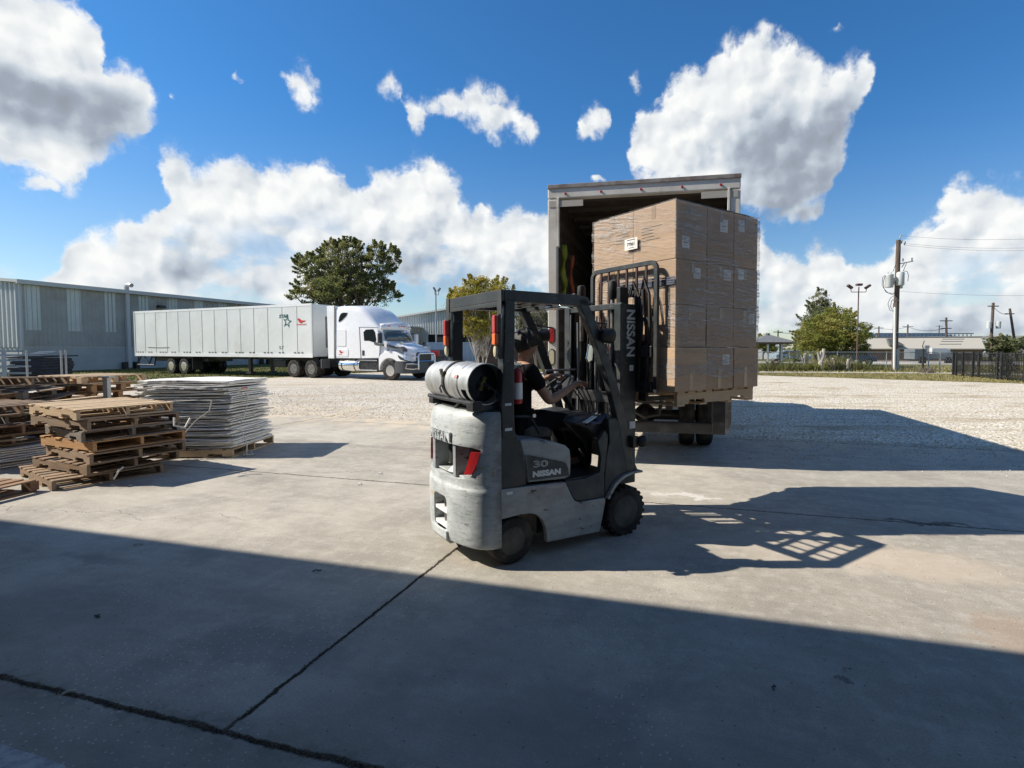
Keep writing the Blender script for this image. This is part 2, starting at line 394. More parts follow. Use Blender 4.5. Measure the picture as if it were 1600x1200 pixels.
# ------------------------------------------------------------------ materials
M = {}
def concrete():
    """slab: x runs along the warehouse wall, y away from it; joints, cracks, stains, tyre marks"""
    m, nt, out = newmat('yard_concrete'); t = NT(nt); t.dim = '2D'
    tc = t.n('ShaderNodeTexCoord').outputs['Object']
    sp_ = t.n('ShaderNodeSeparateXYZ', {0: tc}); X, Y = sp_.outputs[0], sp_.outputs[1]
    wob = t.math('MULTIPLY', t.math('SUBTRACT', t.noise(tc, 5, 5, .65), .5), .05)
    wob2 = t.math('MULTIPLY', t.math('SUBTRACT', t.noise(tc, 22, 4, .7), .5), .03)
    wb = t.math('ADD', wob, wob2)
    def line(c, v, hw, soft=.008):
        d = t.math('ABSOLUTE', t.math('SUBTRACT', t.math('ADD', c, wb), v))
        return t.ramp(d, hw-soft, hw+soft, 1, 0)
    def between(c, a, b): return t.math('MULTIPLY', t.math('GREATER_THAN', c, a), t.math('LESS_THAN', c, b))
    j = line(Y, 1.72, .015, .008)
    j = t.math('MAXIMUM', j, line(Y, 5.62, .011))
    j = t.math('MAXIMUM', j, t.math('MULTIPLY', line(Y, 10.05, .012), t.math('GREATER_THAN', X, -8.9)))
    j = t.math('MAXIMUM', j, t.math('MULTIPLY', line(X, -2.0, .010, .006), between(Y, 1.72, 5.62)))
    j = t.math('MAXIMUM', j, t.math('MULTIPLY', line(X, -8.9, .012), t.math('GREATER_THAN', Y, 5.62)))
    j = t.math('MAXIMUM', j, t.math('MULTIPLY', line(X, 9.0, .016), t.math('GREATER_THAN', Y, 1.72)))
    j = t.math('MAXIMUM', j, t.math('MULTIPLY', line(X, -14.0, .014), t.math('GREATER_THAN', Y, 1.72)))
    # long meandering cracks
    def crack(k, off, amp, slope, hw, a, b):
        yy = t.math('ADD', t.math('MULTIPLY', X, slope), off)
        w = t.math('MULTIPLY', t.math('SUBTRACT', t.noise(t.scalev(tc, (1, .15, 1)), k, 6, .6), .5), amp)
        d = t.math('ABSOLUTE', t.math('SUBTRACT', t.math('ADD', Y, w), yy))
        return t.math('MULTIPLY', t.ramp(d, hw*.4, hw, 1, 0), between(X, a, b))
    c = crack(1.1, 3.75, .7, -.05, .008, 2.4, 9)
    c = t.math('MAXIMUM', c, crack(1.7, 2.7, .9, .28, .006, 2.2, 3.6))
    c = t.math('MAXIMUM', c, crack(.9, 4.6, 1.2, .12, .007, -7.5, -4.2))
    c = t.math('MAXIMUM', c, crack(1.4, 7.6, 1.0, .35, .010, -7.0, -3.0))
    c = t.math('MAXIMUM', c, crack(1.3, 2.6, 1.0, .45, .005, -6, -3.2))
    # base tones
    n1 = t.noise(tc, .35, 4, .6); n2 = t.noise(tc, 1.6, 6, .65); n3 = t.noise(tc, 9, 6, .7); n4 = t.noise(tc, 90, 3, .7)
    col = t.mix(t.ramp(n1, .3, .7), (.355, .328, .278), (.485, .45, .385))
    col = t.mix(t.ramp(n2, .35, .7, 0, .55), col, (.275, .255, .22))
    col = t.mix(t.ramp(n3, .45, .75, 0, .4), col, (.56, .53, .47))
    st1 = t.noise(t.scalev(t.vmath('ADD', tc, t.scalev(t.vmath('SUBTRACT', t.noise(tc, .5, 3, .5, out=1), (.5, .5, .5)), (.5, .5, 0))), (.7, 2.2, 1)), 2.6, 6, .68)
    col = t.mix(t.ramp(st1, .50, .72, 0, .28), col, (.25, .235, .21))
    col = t.mix(t.ramp(st1, .50, .34, 0, .18), col, (.58, .55, .49))
    col = t.mix(1.0, col, t.mix(t.ramp(n4, .3, .7), (.86, .86, .86), (1.1, 1.1, 1.1)), 'MULTIPLY')
    # mottled darkening towards the building: its shade deepened in the slab colour
    near_shade = t.ramp(Y, 4.2, 1.0, 0, 1)
    col = t.mix(t.math('MULTIPLY', near_shade, t.ramp(t.noise(t.scalev(tc, (.5, 1, 1)), 1.3, 5, .6), .3, .7, .45, .92)), col, (.185, .17, .148))
    # faint sweeping tyre tracks
    ring = t.vmath('LENGTH', t.vmath('SUBTRACT', tc, (7.0, 12.0, 0)))
    tr = t.math('ABSOLUTE', t.math('SUBTRACT', t.math('MODULO', t.math('ADD', ring, t.math('MULTIPLY', n2, .3)), 1.9), .9))
    col = t.mix(t.math('MULTIPLY', t.ramp(tr, .05, .22, 1, 0), t.ramp(t.noise(tc, .8, 4), .45, .7, 0, .30)), col, (.20, .19, .18))
    # stains: oily spots, rust patch, pale scrape, tan dust near the gravel
    def spot(x, y, rx, ry, c_, amt):
        nonlocal col
        d = t.vmath('LENGTH', t.scalev(t.vmath('SUBTRACT', t.vmath('ADD', tc, t.scalev(t.vmath('SUBTRACT', t.noise(tc, 4, 4, .6, out=1), (.5, .5, .5)), (.5, .5, 0))), (x, y, 0)), (1/rx, 1/ry, 0)))
        col = t.mix(t.ramp(d, .55, 1.05, amt, 0), col, c_)
    for s_ in SPOTS: spot(*s_)
    dust = t.math('MULTIPLY', t.ramp(Y, 8.6, 10.6, 0, 1), t.ramp(t.noise(tc, 2.2, 6, .7), .38, .6, .1, .85))
    col = t.mix(dust, col, (.58, .49, .36))
    # grit
    vor = t.n('ShaderNodeTexVoronoi', {'Vector': tc, 'Scale': 17.0, 'Randomness': 1.0}, voronoi_dimensions='2D').outputs[0]
    grit = t.math('MULTIPLY', t.ramp(vor, .05, .10, 1, 0), t.ramp(t.noise(tc, .6, 3), .46, .62))
    col = t.mix(t.math('MULTIPLY', grit, .6), col, (.66, .62, .55))
    vor2 = t.n('ShaderNodeTexVoronoi', {'Vector': t.vmath('ADD', tc, (3.3, 1.7, 0)), 'Scale': 5.0, 'Randomness': 1.0}, voronoi_dimensions='2D').outputs[0]
    col = t.mix(t.ramp(vor2, .018, .034, .7, 0), col, (.10, .095, .09))
    col = t.mix(t.math('MULTIPLY', t.ramp(c, .2, .9), .55), col, (.14, .12, .10))
    soil = t.mix(t.ramp(t.noise(tc, 60, 3, .7), .4, .65), (.022, .019, .015), (.11, .085, .055))
    # dirt along the joints
    halo = t.math('MULTIPLY', t.ramp(t.math('ABSOLUTE', t.math('SUBTRACT', Y, 1.72)), .02, .16, 1, 0), t.ramp(n3, .4, .65, 0, .45))
    col = t.mix(halo, col, (.11, .095, .075))
    col = t.mix(j, col, soil)
    h = t.math('SUBTRACT', t.math('ADD', t.math('MULTIPLY', n3, .5), t.math('MULTIPLY', n4, .25)), t.math('MULTIPLY', t.math('MAXIMUM', j, c), 2.2))
    bp = t.n('ShaderNodeBump', {'Height': h, 'Strength': .45, 'Distance': .012})
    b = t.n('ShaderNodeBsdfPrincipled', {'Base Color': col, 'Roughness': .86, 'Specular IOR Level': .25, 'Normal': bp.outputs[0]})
    nt.links.new(b.outputs[0], out.inputs[0]); return m
def SPT(px, py, rx, ry, c, amt):
    g_ = gnd(px, py); a_ = math.atan2(-.28, 1.0)
    return (g_[0]*math.cos(a_)+g_[1]*math.sin(a_), -g_[0]*math.sin(a_)+g_[1]*math.cos(a_), rx, ry, c, amt)
SPOTS = [SPT(1448, 817, .42, .11, (.07, .065, .06), .8), SPT(1600, 1000, .28, .40, (.34, .22, .14), .35), SPT(1075, 775, .42, .10, (.74, .72, .68), .55), SPT(900, 800, .5, .3, (.16, .15, .14), .5),
 SPT(1318, 1070, .06, .05, (.05, .05, .05), .6), SPT(150, 872, .5, .12, (.13, .13, .13), .3), SPT(420, 1010, .6, .25, (.14, .14, .14), .35),
 SPT(470, 690, 1.4, .18, (.24, .22, .20), .5), SPT(620, 700, 1.1, .14, (.23, .21, .19), .5), SPT(1430, 880, .8, .35, (.55, .46, .36), .5), SPT(1250, 855, .9, .5, (.60, .52, .42), .35), SPT(200, 760, .6, .2, (.25, .22, .19), .4)]

def gravel(name, a, b, soil, scale=22.0, soil_amt=(.42, .62), far=False):
    m, nt, out = newmat(name); t = NT(nt); t.dim = '2D'
    tc = t.n('ShaderNodeTexCoord').outputs['Object']
    v = t.n('ShaderNodeTexVoronoi', {'Vector': tc, 'Scale': scale, 'Randomness': 1.0}, voronoi_dimensions='2D')
    v2 = t.n('ShaderNodeTexVoronoi', {'Vector': tc, 'Scale': scale*.37, 'Randomness': 1.0}, voronoi_dimensions='2D')
    rnd = t.n('ShaderNodeSeparateColor', {0: v.outputs['Color']}).outputs[0]
    rnd2 = t.n('ShaderNodeSeparateColor', {0: v2.outputs['Color']}).outputs[1]
    stone = t.mix(rnd, a, b)
    stone = t.mix(t.ramp(rnd2, .7, 1.0, 0, .5), stone, tuple(min(.85, x*1.5) for x in b))
    edge = t.ramp(v.outputs[0], .32, .62, 0, 1)
    stone = t.mix(t.math('MULTIPLY', edge, .75), stone, tuple(x*.55 for x in soil))
    n = t.noise(t.scalev(tc, (.55, 1.25, 1)), .55, 8, .68)
    n_ = t.noise(t.scalev(tc, (1, 2.2, 1)), 2.6, 6, .7)
    pat = t.math('MAXIMUM', t.ramp(n, soil_amt[0]+.1, soil_amt[1]+.1), t.ramp(n_, .56, .70, 0, .75))
    col = t.mix(pat, stone, t.mix(t.noise(tc, 12, 5, .7), soil, tuple(x*.62 for x in soil)))
    wheel = t.noise(t.scalev(tc, (.12, 1.6, 1)), 1.4, 5, .6)
    col = t.mix(t.ramp(wheel, .52, .68, 0, .5), col, tuple(x*.85 for x in soil))
    h = t.math('ADD', t.math('MULTIPLY', t.math('SUBTRACT', 1.0, v.outputs[0]), t.math('SUBTRACT', 1.0, pat)), t.math('MULTIPLY', t.math('SUBTRACT', 1.0, v2.outputs[0]), .6))
    bp = t.n('ShaderNodeBump', {'Height': h, 'Strength': .55, 'Distance': .018})
    bs = t.n('ShaderNodeBsdfPrincipled', {'Base Color': col, 'Roughness': .95, 'Specular IOR Level': .15, 'Normal': bp.outputs[0]})
    nt.links.new(bs.outputs[0], out.inputs[0]); return m
M['gravel'] = gravel('white_gravel', (.60, .55, .44), (.80, .75, .63), (.44, .36, .25), 17, (.41, .60))
M['gravel_tan'] = gravel('tan_gravel', (.50, .455, .38), (.72, .68, .59), (.52, .445, .345), 26, (.36, .6))
def grassmat(name, a, b, c):
    m, nt, out = newmat(name); t = NT(nt); t.dim = '2D'
    tc = t.n('ShaderNodeTexCoord').outputs['Object']
    col = t.mix(t.ramp(t.noise(tc, .35, 5, .65), .35, .65), a, b)
    col = t.mix(t.ramp(t.noise(tc, 4, 6, .7), .42, .7, 0, .7), col, c)
    col = t.mix(t.ramp(t.noise(tc, 25, 4, .7), .35, .7, 0, .5), col, tuple(x*.4 for x in a))
    bp = t.n('ShaderNodeBump', {'Height': t.noise(tc, 18, 6, .75), 'Strength': .9, 'Distance': .06})
    bs = t.n('ShaderNodeBsdfPrincipled', {'Base Color': col, 'Roughness': .95, 'Specular IOR Level': .1, 'Normal': bp.outputs[0]})
    nt.links.new(bs.outputs[0], out.inputs[0]); return m
M['grass'] = grassmat('dry_grass', (.13, .135, .04), (.24, .20, .085), (.34, .28, .15))
M['turf'] = grassmat('green_turf', (.10, .125, .035), (.17, .17, .055), (.24, .21, .10))
M['blade'] = pbr('grass_blades', (.16, .16, .05), .9, col2=(.36, .30, .15), nscale=2.5, spec=.1)
M['asphalt'] = pbr('road', (.36, .34, .31), .95, col2=(.46, .43, .38), nscale=.6)
M['weed'] = pbr('weeds', (.075, .10, .03), .9, col2=(.19, .17, .07), nscale=3, spec=.1)

# metals, paints, plastics
M['charcoal'] = pbr('charcoal_paint', (.021, .026, .028), .45, col2=(.030, .036, .038), dirt=(.10, .095, .085), dirt_amt=.35, dscale=5, chips=(.16, .15, .14), chip_th=.66)
M['black'] = pbr('black_steel', (.014, .015, .016), .4, col2=(.026, .027, .028), dirt=(.09, .08, .07), dirt_amt=.3)
M['blackplastic'] = pbr('black_plastic', (.018, .018, .019), .5, dirt=(.06, .055, .05), dirt_amt=.4, bump=.1, bscale=200)
M['cowl'] = pbr('grey_plastic', (.036, .041, .043), .55, dirt=(.12, .11, .10), dirt_amt=.45, dscale=4, bump=.08, bscale=120)
M['rubber'] = pbr('tyre_rubber', (.022, .021, .020), .85, col2=(.05, .046, .042), dirt=(.12, .105, .085), dirt_amt=.6, dscale=6, bump=.3, bscale=40, spec=.2)
M['hub'] = pbr('dirty_hub', (.028, .027, .025), .65, col2=(.05, .047, .042), nscale=9, dirt=(.14, .12, .10), dirt_amt=.6)
M['greypaint'] = pbr('worn_grey_paint', (.33, .355, .36), .42, col2=(.25, .27, .275), nscale=4, nstretch=(1, 1, 3), dirt=(.17, .15, .12), dirt_amt=.55, dscale=5, chips=(.07, .055, .04), chip_th=.61, bump=.12, bscale=14)
def cwpaint():
    """cast weight: light grey paint, rubbed, scraped sideways, rusty and bare spots"""
    m, nt, out = newmat('scuffed_weight_paint'); t = NT(nt)
    tc = t.n('ShaderNodeTexCoord').outputs['Object']
    st = t.scalev(tc, (1, 1, 5.5))
    col = t.mix(t.ramp(t.noise(tc, 5, 5, .6), .3, .7), (.39, .425, .43), (.52, .55, .555))
    col = t.mix(t.ramp(t.noise(st, 7, 7, .7), .5, .66, 0, .6), col, (.23, .25, .25))
    col = t.mix(t.ramp(t.noise(tc, 13, 7, .72), .56, .68, 0, .7), col, (.66, .67, .65))
    regn = t.ramp(t.noise(t.vmath('ADD', tc, (2, 5, 1)), 3.2, 3, .5), .48, .60)
    col = t.mix(t.math('MULTIPLY', regn, t.ramp(t.noise(st, 8, 8, .75), .598, .618, 0, .85)), col, (.12, .09, .06))
    col = t.mix(t.ramp(t.noise(t.scalev(tc, (1, 1, 7)), 4, 7, .7), .645, .66, 0, .75), col, (.06, .055, .05))
    col = t.mix(t.ramp(t.noise(t.vmath('ADD', tc, (4, 2, 7)), 6, 8, .72), .60, .62, 0, .9), col, (.42, .35, .22))
    col = t.mix(t.ramp(t.noise(t.vmath('ADD', st, (9, 1, 3)), 20, 6, .7), .655, .67, 0, .9), col, (.03, .03, .03))
    sp_ = t.n('ShaderNodeSeparateXYZ', {0: tc})
    col = t.mix(t.math('MULTIPLY', t.ramp(sp_.outputs[0], -.22, -.12), t.ramp(t.noise(tc, 9, 6, .7), .3, .6, .25, .8)), col, (.13, .12, .11))
    h = t.math('ADD', t.noise(st, 8, 6, .7), t.math('MULTIPLY', t.noise(tc, 60, 4, .6), .3))
    bp = t.n('ShaderNodeBump', {'Height': h, 'Strength': .35, 'Distance': .008})
    b = t.n('ShaderNodeBsdfPrincipled', {'Base Color': col, 'Roughness': .48, 'Specular IOR Level': .4, 'Normal': bp.outputs[0]})
    nt.links.new(b.outputs[0], out.inputs[0]); return m
M['cw'] = cwpaint()
def alu():
    m, nt, out = newmat('dull_aluminium'); t = NT(nt)
    tc = t.n('ShaderNodeTexCoord').outputs['Object']
    col = t.mix(t.ramp(t.noise(t.scalev(tc, (1, 3, 1)), 6, 6, .65), .3, .7), (.42, .43, .42), (.66, .67, .65))
    col = t.mix(t.ramp(t.noise(tc, 14, 6, .7), .55, .75, 0, .6), col, (.22, .21, .19))
    b = t.n('ShaderNodeBsdfPrincipled', {'Base Color': col, 'Metallic': .65, 'Roughness': .42})
    bp = t.n('ShaderNodeBump', {'Height': t.noise(t.scalev(tc, (1, 2.5, 1)), 7, 5, .6), 'Strength': .4, 'Distance': .01})
    nt.links.new(bp.outputs[0], b.inputs['Normal']); nt.links.new(b.outputs[0], out.inputs[0]); return m
M['alu'] = alu()
M['chrome'] = pbr('bright_metal', (.75, .76, .76), .18, 1.0)
M['steel'] = pbr('bare_steel', (.35, .34, .33), .35, .8, col2=(.22, .2, .18), nscale=8)
M['greyrod'] = pbr('grey_rod', (.20, .21, .22), .4, .5)
M['letter'] = pbr('light_grey_lettering', (.66, .69, .69), .5, dirt=(.2, .19, .17), dirt_amt=.4)
M['sticker'] = pbr('white_sticker', (.72, .72, .70), .5, dirt=(.35, .33, .3), dirt_amt=.5, dscale=12)
M['ink'] = pbr('black_ink', (.03, .03, .03), .6)
M['redlens'] = pbr('red_lens', (.42, .018, .02), .25, coat=.4, dirt=(.2, .05, .05), dirt_amt=.4, dscale=20)
M['orangelens'] = pbr('orange_lens', (.75, .14, .03), .25, coat=.4)
M['clearlens'] = pbr('clear_lens', (.62, .56, .38), .2, coat=.5)
M['redpaint'] = pbr('red_paint', (.42, .02, .02), .35, coat=.3)
M['whitepaint'] = pbr('white_paint', (.78, .79, .78), .4, dirt=(.5, .47, .42), dirt_amt=.35, dscale=1.2)
M['trailerwhite'] = pbr('trailer_panels', (.70, .73, .70), .38, col2=(.64, .67, .65), nscale=.5, dirt=(.50, .46, .40), dirt_amt=.35, dscale=.9)
M['tractorwhite'] = pbr('tractor_white', (.82, .83, .84), .25, coat=.5, dirt=(.55, .52, .48), dirt_amt=.2, dscale=.8)
M['tractorgrey'] = pbr('tractor_grey_plastic', (.07, .075, .08), .55)
M['seam'] = pbr('dark_seam', (.16, .16, .16), .7)
M['glassdark'] = pbr('dark_glass', (.012, .017, .018), .06, coat=.3)
M['glasslite'] = pbr('reflective_glass', (.05, .07, .075), .05, coat=.6, spec=.8)
M['teal'] = pbr('dark_green_ink', (.01, .09, .075), .5)
M['redink'] = pbr('red_ink', (.50, .03, .02), .5)
M['pinkink'] = pbr('faded_red_ink', (.62, .26, .24), .6)
M['boxwhite'] = pbr('old_white_frame_paint', (.62, .59, .52), .5, col2=(.70, .68, .62), nscale=3, dirt=(.27, .23, .18), dirt_amt=.5, dscale=2.5, chips=(.2, .15, .11), chip_th=.69)
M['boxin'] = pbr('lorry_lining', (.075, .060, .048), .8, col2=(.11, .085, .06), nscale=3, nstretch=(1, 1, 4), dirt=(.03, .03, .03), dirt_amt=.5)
M['boxroof'] = pbr('lorry_roof', (.20, .21, .20), .6)
M['slat'] = pbr('lining_slats', (.12, .10, .08), .8)
M['strapyel'] = pbr('yellow_webbing', (.22, .26, .025), .8)
M['straporg'] = pbr('orange_webbing', (.26, .06, .02), .8)
M['cloth'] = pbr('black_cotton', (.011, .011, .013), .95, spec=.1, bump=.3, bscale=60)
M['trouser'] = pbr('black_trousers', (.010, .010, .011), .9, spec=.1, bump=.3, bscale=60)
M['skin'] = pbr('skin', (.38, .22, .145), .5, col2=(.34, .19, .125), nscale=10)
M['hair'] = pbr('black_hair', (.008, .007, .006), .55, bump=.6, bscale=90)
M['bluecloth'] = pbr('blue_cloth', (.045, .06, .10), .85, col2=(.10, .12, .17), nscale=14)
# wood
def wood(name, a, b, grey, rand=.25, stretch=(1.2, 14, 14), amt=.55, rough=.85):
    m, nt, out = newmat(name); t = NT(nt)
    tc = t.n('ShaderNodeTexCoord').outputs['Object']
    oi = t.n('ShaderNodeObjectInfo').outputs['Random']
    geo = t.n('ShaderNodeNewGeometry').outputs['Random Per Island']
    tc = t.vmath('ADD', tc, t.n('ShaderNodeCombineXYZ', {0: t.math('MULTIPLY', oi, 31.0), 1: t.math('MULTIPLY', geo, 9.0), 2: t.math('MULTIPLY', oi, 5.0)}).outputs[0])
    v = t.scalev(tc, stretch)
    g = t.noise(v, 2.2, 6, .65, 1.2)
    col = t.mix(t.ramp(g, .3, .7), a, b)
    col = t.mix(t.ramp(t.noise(tc, 1.8, 5, .6), .38, .68, 0, amt), col, grey)
    pv_ = t.math('ADD', t.math('MULTIPLY', geo, .5), t.math('MULTIPLY', oi, .5))
    col = t.mix(1.0, col, t.mix(pv_, (1-rand, 1-rand, 1-rand*.9), (1+rand, 1+rand*.95, 1+rand*.85)), 'MULTIPLY')
    col = t.mix(t.ramp(t.noise(tc, 9, 5, .7), .62, .72, 0, .5), col, tuple(x*.35 for x in a))
    bp = t.n('ShaderNodeBump', {'Height': g, 'Strength': .3, 'Distance': .004})
    bs = t.n('ShaderNodeBsdfPrincipled', {'Base Color': col, 'Roughness': rough, 'Specular IOR Level': .2, 'Normal': bp.outputs[0]})
    nt.links.new(bs.outputs[0], out.inputs[0]); return m
M['woodold'] = wood('weathered_pallet_wood', (.23, .155, .10), (.33, .235, .155), (.22, .19, .155))
M['woodbrown'] = wood('brown_pallet_wood', (.27, .16, .095), (.38, .24, .145), (.19, .135, .10), .2)
M['woodnew'] = wood('pale_pallet_wood', (.50, .365, .225), (.60, .46, .30), (.40, .32, .23), .15)
M['woodorange'] = wood('orange_pallet_wood', (.40, .22, .10), (.52, .32, .16), (.34, .22, .13), .18)
M['woodgrey'] = wood('grey_pallet_wood', (.19, .17, .145), (.27, .24, .205), (.13, .12, .105), .2)
M['panelwhite'] = pbr('white_sheet', (.85, .85, .82), .7, col2=(.76, .76, .73), nscale=3, dirt=(.50, .46, .39), dirt_amt=.35, dscale=4, rand=.12)
M['twine'] = pbr('plastic_strapping', (.62, .60, .54), .6)
# cardboard
def card(name, a, b, rand=.07):
    m, nt, out = newmat(name); t = NT(nt)
    tc = t.n('ShaderNodeTexCoord').outputs['Object']
    oi = t.n('ShaderNodeObjectInfo').outputs['Random']
    col = t.mix(t.ramp(t.noise(t.scalev(tc, (1, 1, 4)), 3, 5, .6), .35, .7), a, b)
    col = t.mix(1.0, col, t.mix(oi, (1-rand, 1-rand, 1-rand), (1+rand, 1+rand, 1+rand)), 'MULTIPLY')
    col = t.mix(t.ramp(t.noise(t.scalev(tc, (1, 1, .4)), 26, 3, .6), .6, .8, 0, .25), col, tuple(x*.6 for x in a))
    bp = t.n('ShaderNodeBump', {'Height': t.noise(t.scalev(tc, (1, 1, 6)), 5, 4, .5), 'Strength': .25, 'Distance': .01})
    bs = t.n('ShaderNodeBsdfPrincipled', {'Base Color': col, 'Roughness': .8, 'Specular IOR Level': .2, 'Normal': bp.outputs[0]})
    nt.links.new(bs.outputs[0], out.inputs[0]); return m
M['card'] = card('carton_board', (.42, .295, .195), (.49, .35, .24))
M['tape'] = pbr('brown_tape', (.36, .24, .13), .3, coat=.3)
M['cardedge'] = pbr('carton_gap', (.10, .07, .045), .9)
def wrapmat():
    """stretch film: clear, with tight sideways creases that catch the light"""
    m, nt, out = newmat('stretch_film'); t = NT(nt)
    tc = t.n('ShaderNodeTexCoord').outputs['Object']
    sp_ = t.n('ShaderNodeSeparateXYZ', {0: tc})
    # creases run sideways and tilt a little
    tilt = t.n('ShaderNodeCombineXYZ', {0: t.math('MULTIPLY', sp_.outputs[0], 1.5), 1: t.math('MULTIPLY', sp_.outputs[1], 1.5), 2: t.math('ADD', t.math('MULTIPLY', sp_.outputs[2], 46.0), t.math('MULTIPLY', t.math('ADD', sp_.outputs[0], t.math('MULTIPLY', sp_.outputs[1], -1.0)), 6.0))}).outputs[0]
    w = t.vmath('ADD', tilt, t.scalev(t.vmath('SUBTRACT', t.noise(tc, 3, 3, .5, out=1), (.5, .5, .5)), (2.0, 2.0, 4.0)))
    n = t.noise(w, 1.5, 6, .68)
    n2 = t.noise(t.scalev(w, (1, 1, 1.0)), 3.2, 4, .65)
    crease = t.ramp(n, .46, .60); fine = t.ramp(n2, .47, .62)
    patch = t.ramp(t.noise(tc, 2.0, 3, .5), .36, .6, .25, 1)
    a = t.math('MULTIPLY', t.math('ADD', t.math('MULTIPLY', crease, .50), t.math('MULTIPLY', fine, .18)), patch)
    # double-wrapped bands
    band = t.math('MULTIPLY', t.ramp(t.math('SINE', t.math('ADD', t.math('MULTIPLY', sp_.outputs[2], 9.0), t.math('MULTIPLY', sp_.outputs[0], 1.4))), -.2, .4), .10)
    fac = t.math('ADD', t.math('ADD', a, band), .05, clamp=True)
    bp = t.n('ShaderNodeBump', {'Height': t.math('ADD', n, t.math('MULTIPLY', n2, .5)), 'Strength': 1.0, 'Distance': .03})
    gl = t.n('ShaderNodeBsdfPrincipled', {'Base Color': (.62, .60, .58, 1), 'Roughness': .25, 'Specular IOR Level': .7, 'Normal': bp.outputs[0]})
    tr = t.n('ShaderNodeBsdfTransparent', {'Color': (.97, .97, .97, 1)})
    mx = t.n('ShaderNodeMixShader', {0: fac, 1: tr.outputs[0], 2: gl.outputs[0]})
    nt.links.new(mx.outputs[0], out.inputs[0]); return m
M['film'] = wrapmat()
# buildings
M['metalwall'] = pbr('grey_steel_cladding', (.41, .41, .39), .55, .1, col2=(.35, .35, .33), nscale=.7, dirt=(.18, .16, .13), dirt_amt=.35, dscale=.5)
M['metallight'] = pbr('pale_steel_cladding', (.55, .57, .56), .5, .1, dirt=(.36, .34, .30), dirt_amt=.4, dscale=.5)
M['skylight'] = pbr('translucent_panel', (.60, .64, .61), .5, dirt=(.42, .42, .38), dirt_amt=.4, dscale=.8)
M['tilt'] = pbr('precast_base', (.44, .46, .46), .7, col2=(.38, .40, .40), nscale=.8)
M['trim'] = pbr('pale_trim', (.52, .53, .52), .5)
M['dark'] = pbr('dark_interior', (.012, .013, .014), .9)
M['tanwall'] = pbr('tan_cladding', (.36, .335, .30), .6, col2=(.30, .28, .25), nscale=.5)
M['brick'] = pbr('brown_brick', (.19, .115, .075), .9, col2=(.24, .15, .10), nscale=3, nstretch=(1, 1, 5), dirt=(.11, .08, .06), dirt_amt=.4)
M['cream'] = pbr('cream_fascia', (.44, .41, .35), .6)
M['beigeroof'] = pbr('beige_roof', (.42, .40, .36), .7)
M['roofgrey'] = pbr('shingle_roof', (.12, .13, .135), .85, col2=(.16, .17, .17), nscale=5)
M['rust'] = pbr('rusty_container', (.10, .055, .045), .8, col2=(.15, .09, .07), nscale=2.5, dirt=(.2, .17, .15), dirt_amt=.3)
M['bluegrey'] = pbr('blue_grey_steel', (.17, .24, .28), .5, col2=(.24, .30, .34), nscale=3)
M['navy'] = pbr('dark_navy_plastic', (.018, .024, .040), .6, col2=(.028, .035, .055), nscale=4, bump=.2, bscale=10)
M['polewood'] = pbr('dark_pole_wood', (.085, .060, .045), .9, col2=(.12, .09, .07), nscale=3, nstretch=(4, 4, .5))
M['conduit'] = pbr('white_conduit', (.66, .66, .64), .5)
M['transformer'] = pbr('transformer_paint', (.50, .52, .51), .4, dirt=(.3, .29, .27), dirt_amt=.4)
M['wire'] = pbr('wire', (.05, .05, .055), .7)
M['galv'] = pbr('galvanised', (.34, .35, .35), .5, .5)
M['polebrown'] = pbr('brown_lamp_pole', (.12, .07, .055), .6)
M['carwhite'] = pbr('white_car_paint', (.75, .76, .76), .3, coat=.5)
M['cargrey'] = pbr('grey_car_paint', (.13, .15, .165), .3, coat=.5)
M['carblue'] = pbr('blue_car_paint', (.03, .08, .14), .3, coat=.5)
M['bleach'] = pbr('blue_grey_seating', (.20, .24, .30), .7, col2=(.30, .33, .37), nscale=5, nstretch=(8, 1, 1))
def mesh_screen(name, col, alpha, scale=90.0):
    m, nt, out = newmat(name); t = NT(nt)
    tc = t.n('ShaderNodeTexCoord').outputs['Object']
    n = t.ramp(t.noise(t.scalev(tc, (1, 1, .35)), 2.2, 5, .65), .3, .7, alpha*.65, min(1, alpha*1.25))
    d = t.n('ShaderNodeBsdfDiffuse', {'Color': (*col, 1)}); tr = t.n('ShaderNodeBsdfTransparent')
    mx = t.n('ShaderNodeMixShader', {0: n, 1: tr.outputs[0], 2: d.outputs[0]})
    nt.links.new(mx.outputs[0], out.inputs[0]); return m
M['shade'] = mesh_screen('black_shade_mesh', (.02, .02, .022), .62)
M['chain'] = mesh_screen('wire_mesh', (.30, .30, .29), .30)
# leaves
def leaf(name, a, b, c, trans=.35):
    m, nt, out = newmat(name); t = NT(nt)
    g = t.n('ShaderNodeNewGeometry').outputs['Random Per Island']
    tc = t.n('ShaderNodeTexCoord').outputs['Object']
    col = t.mix(g, a, b)
    col = t.mix(t.ramp(t.noise(tc, .55, 3, .6), .45, .65), col, c)
    d = t.n('ShaderNodeBsdfPrincipled', {'Base Color': col, 'Roughness': .6, 'Specular IOR Level': .3})
    tl = t.n('ShaderNodeBsdfTranslucent', {'Color': col})
    mx = t.n('ShaderNodeMixShader', {0: trans, 1: d.outputs[0], 2: tl.outputs[0]})
    nt.links.new(mx.outputs[0], out.inputs[0]); return m
M['leafoak'] = leaf('olive_leaves', (.12, .155, .045), (.25, .265, .09), (.30, .28, .115), .5)
M['leafyel'] = leaf('yellow_green_leaves', (.22, .23, .04), (.42, .36, .06), (.48, .36, .06), .5)
M['leafgreen'] = leaf('green_leaves', (.16, .19, .04), (.32, .32, .08), (.40, .35, .10), .5)
M['leafdark'] = leaf('dark_green_leaves', (.13, .16, .07), (.24, .25, .12), (.28, .26, .14), .45)
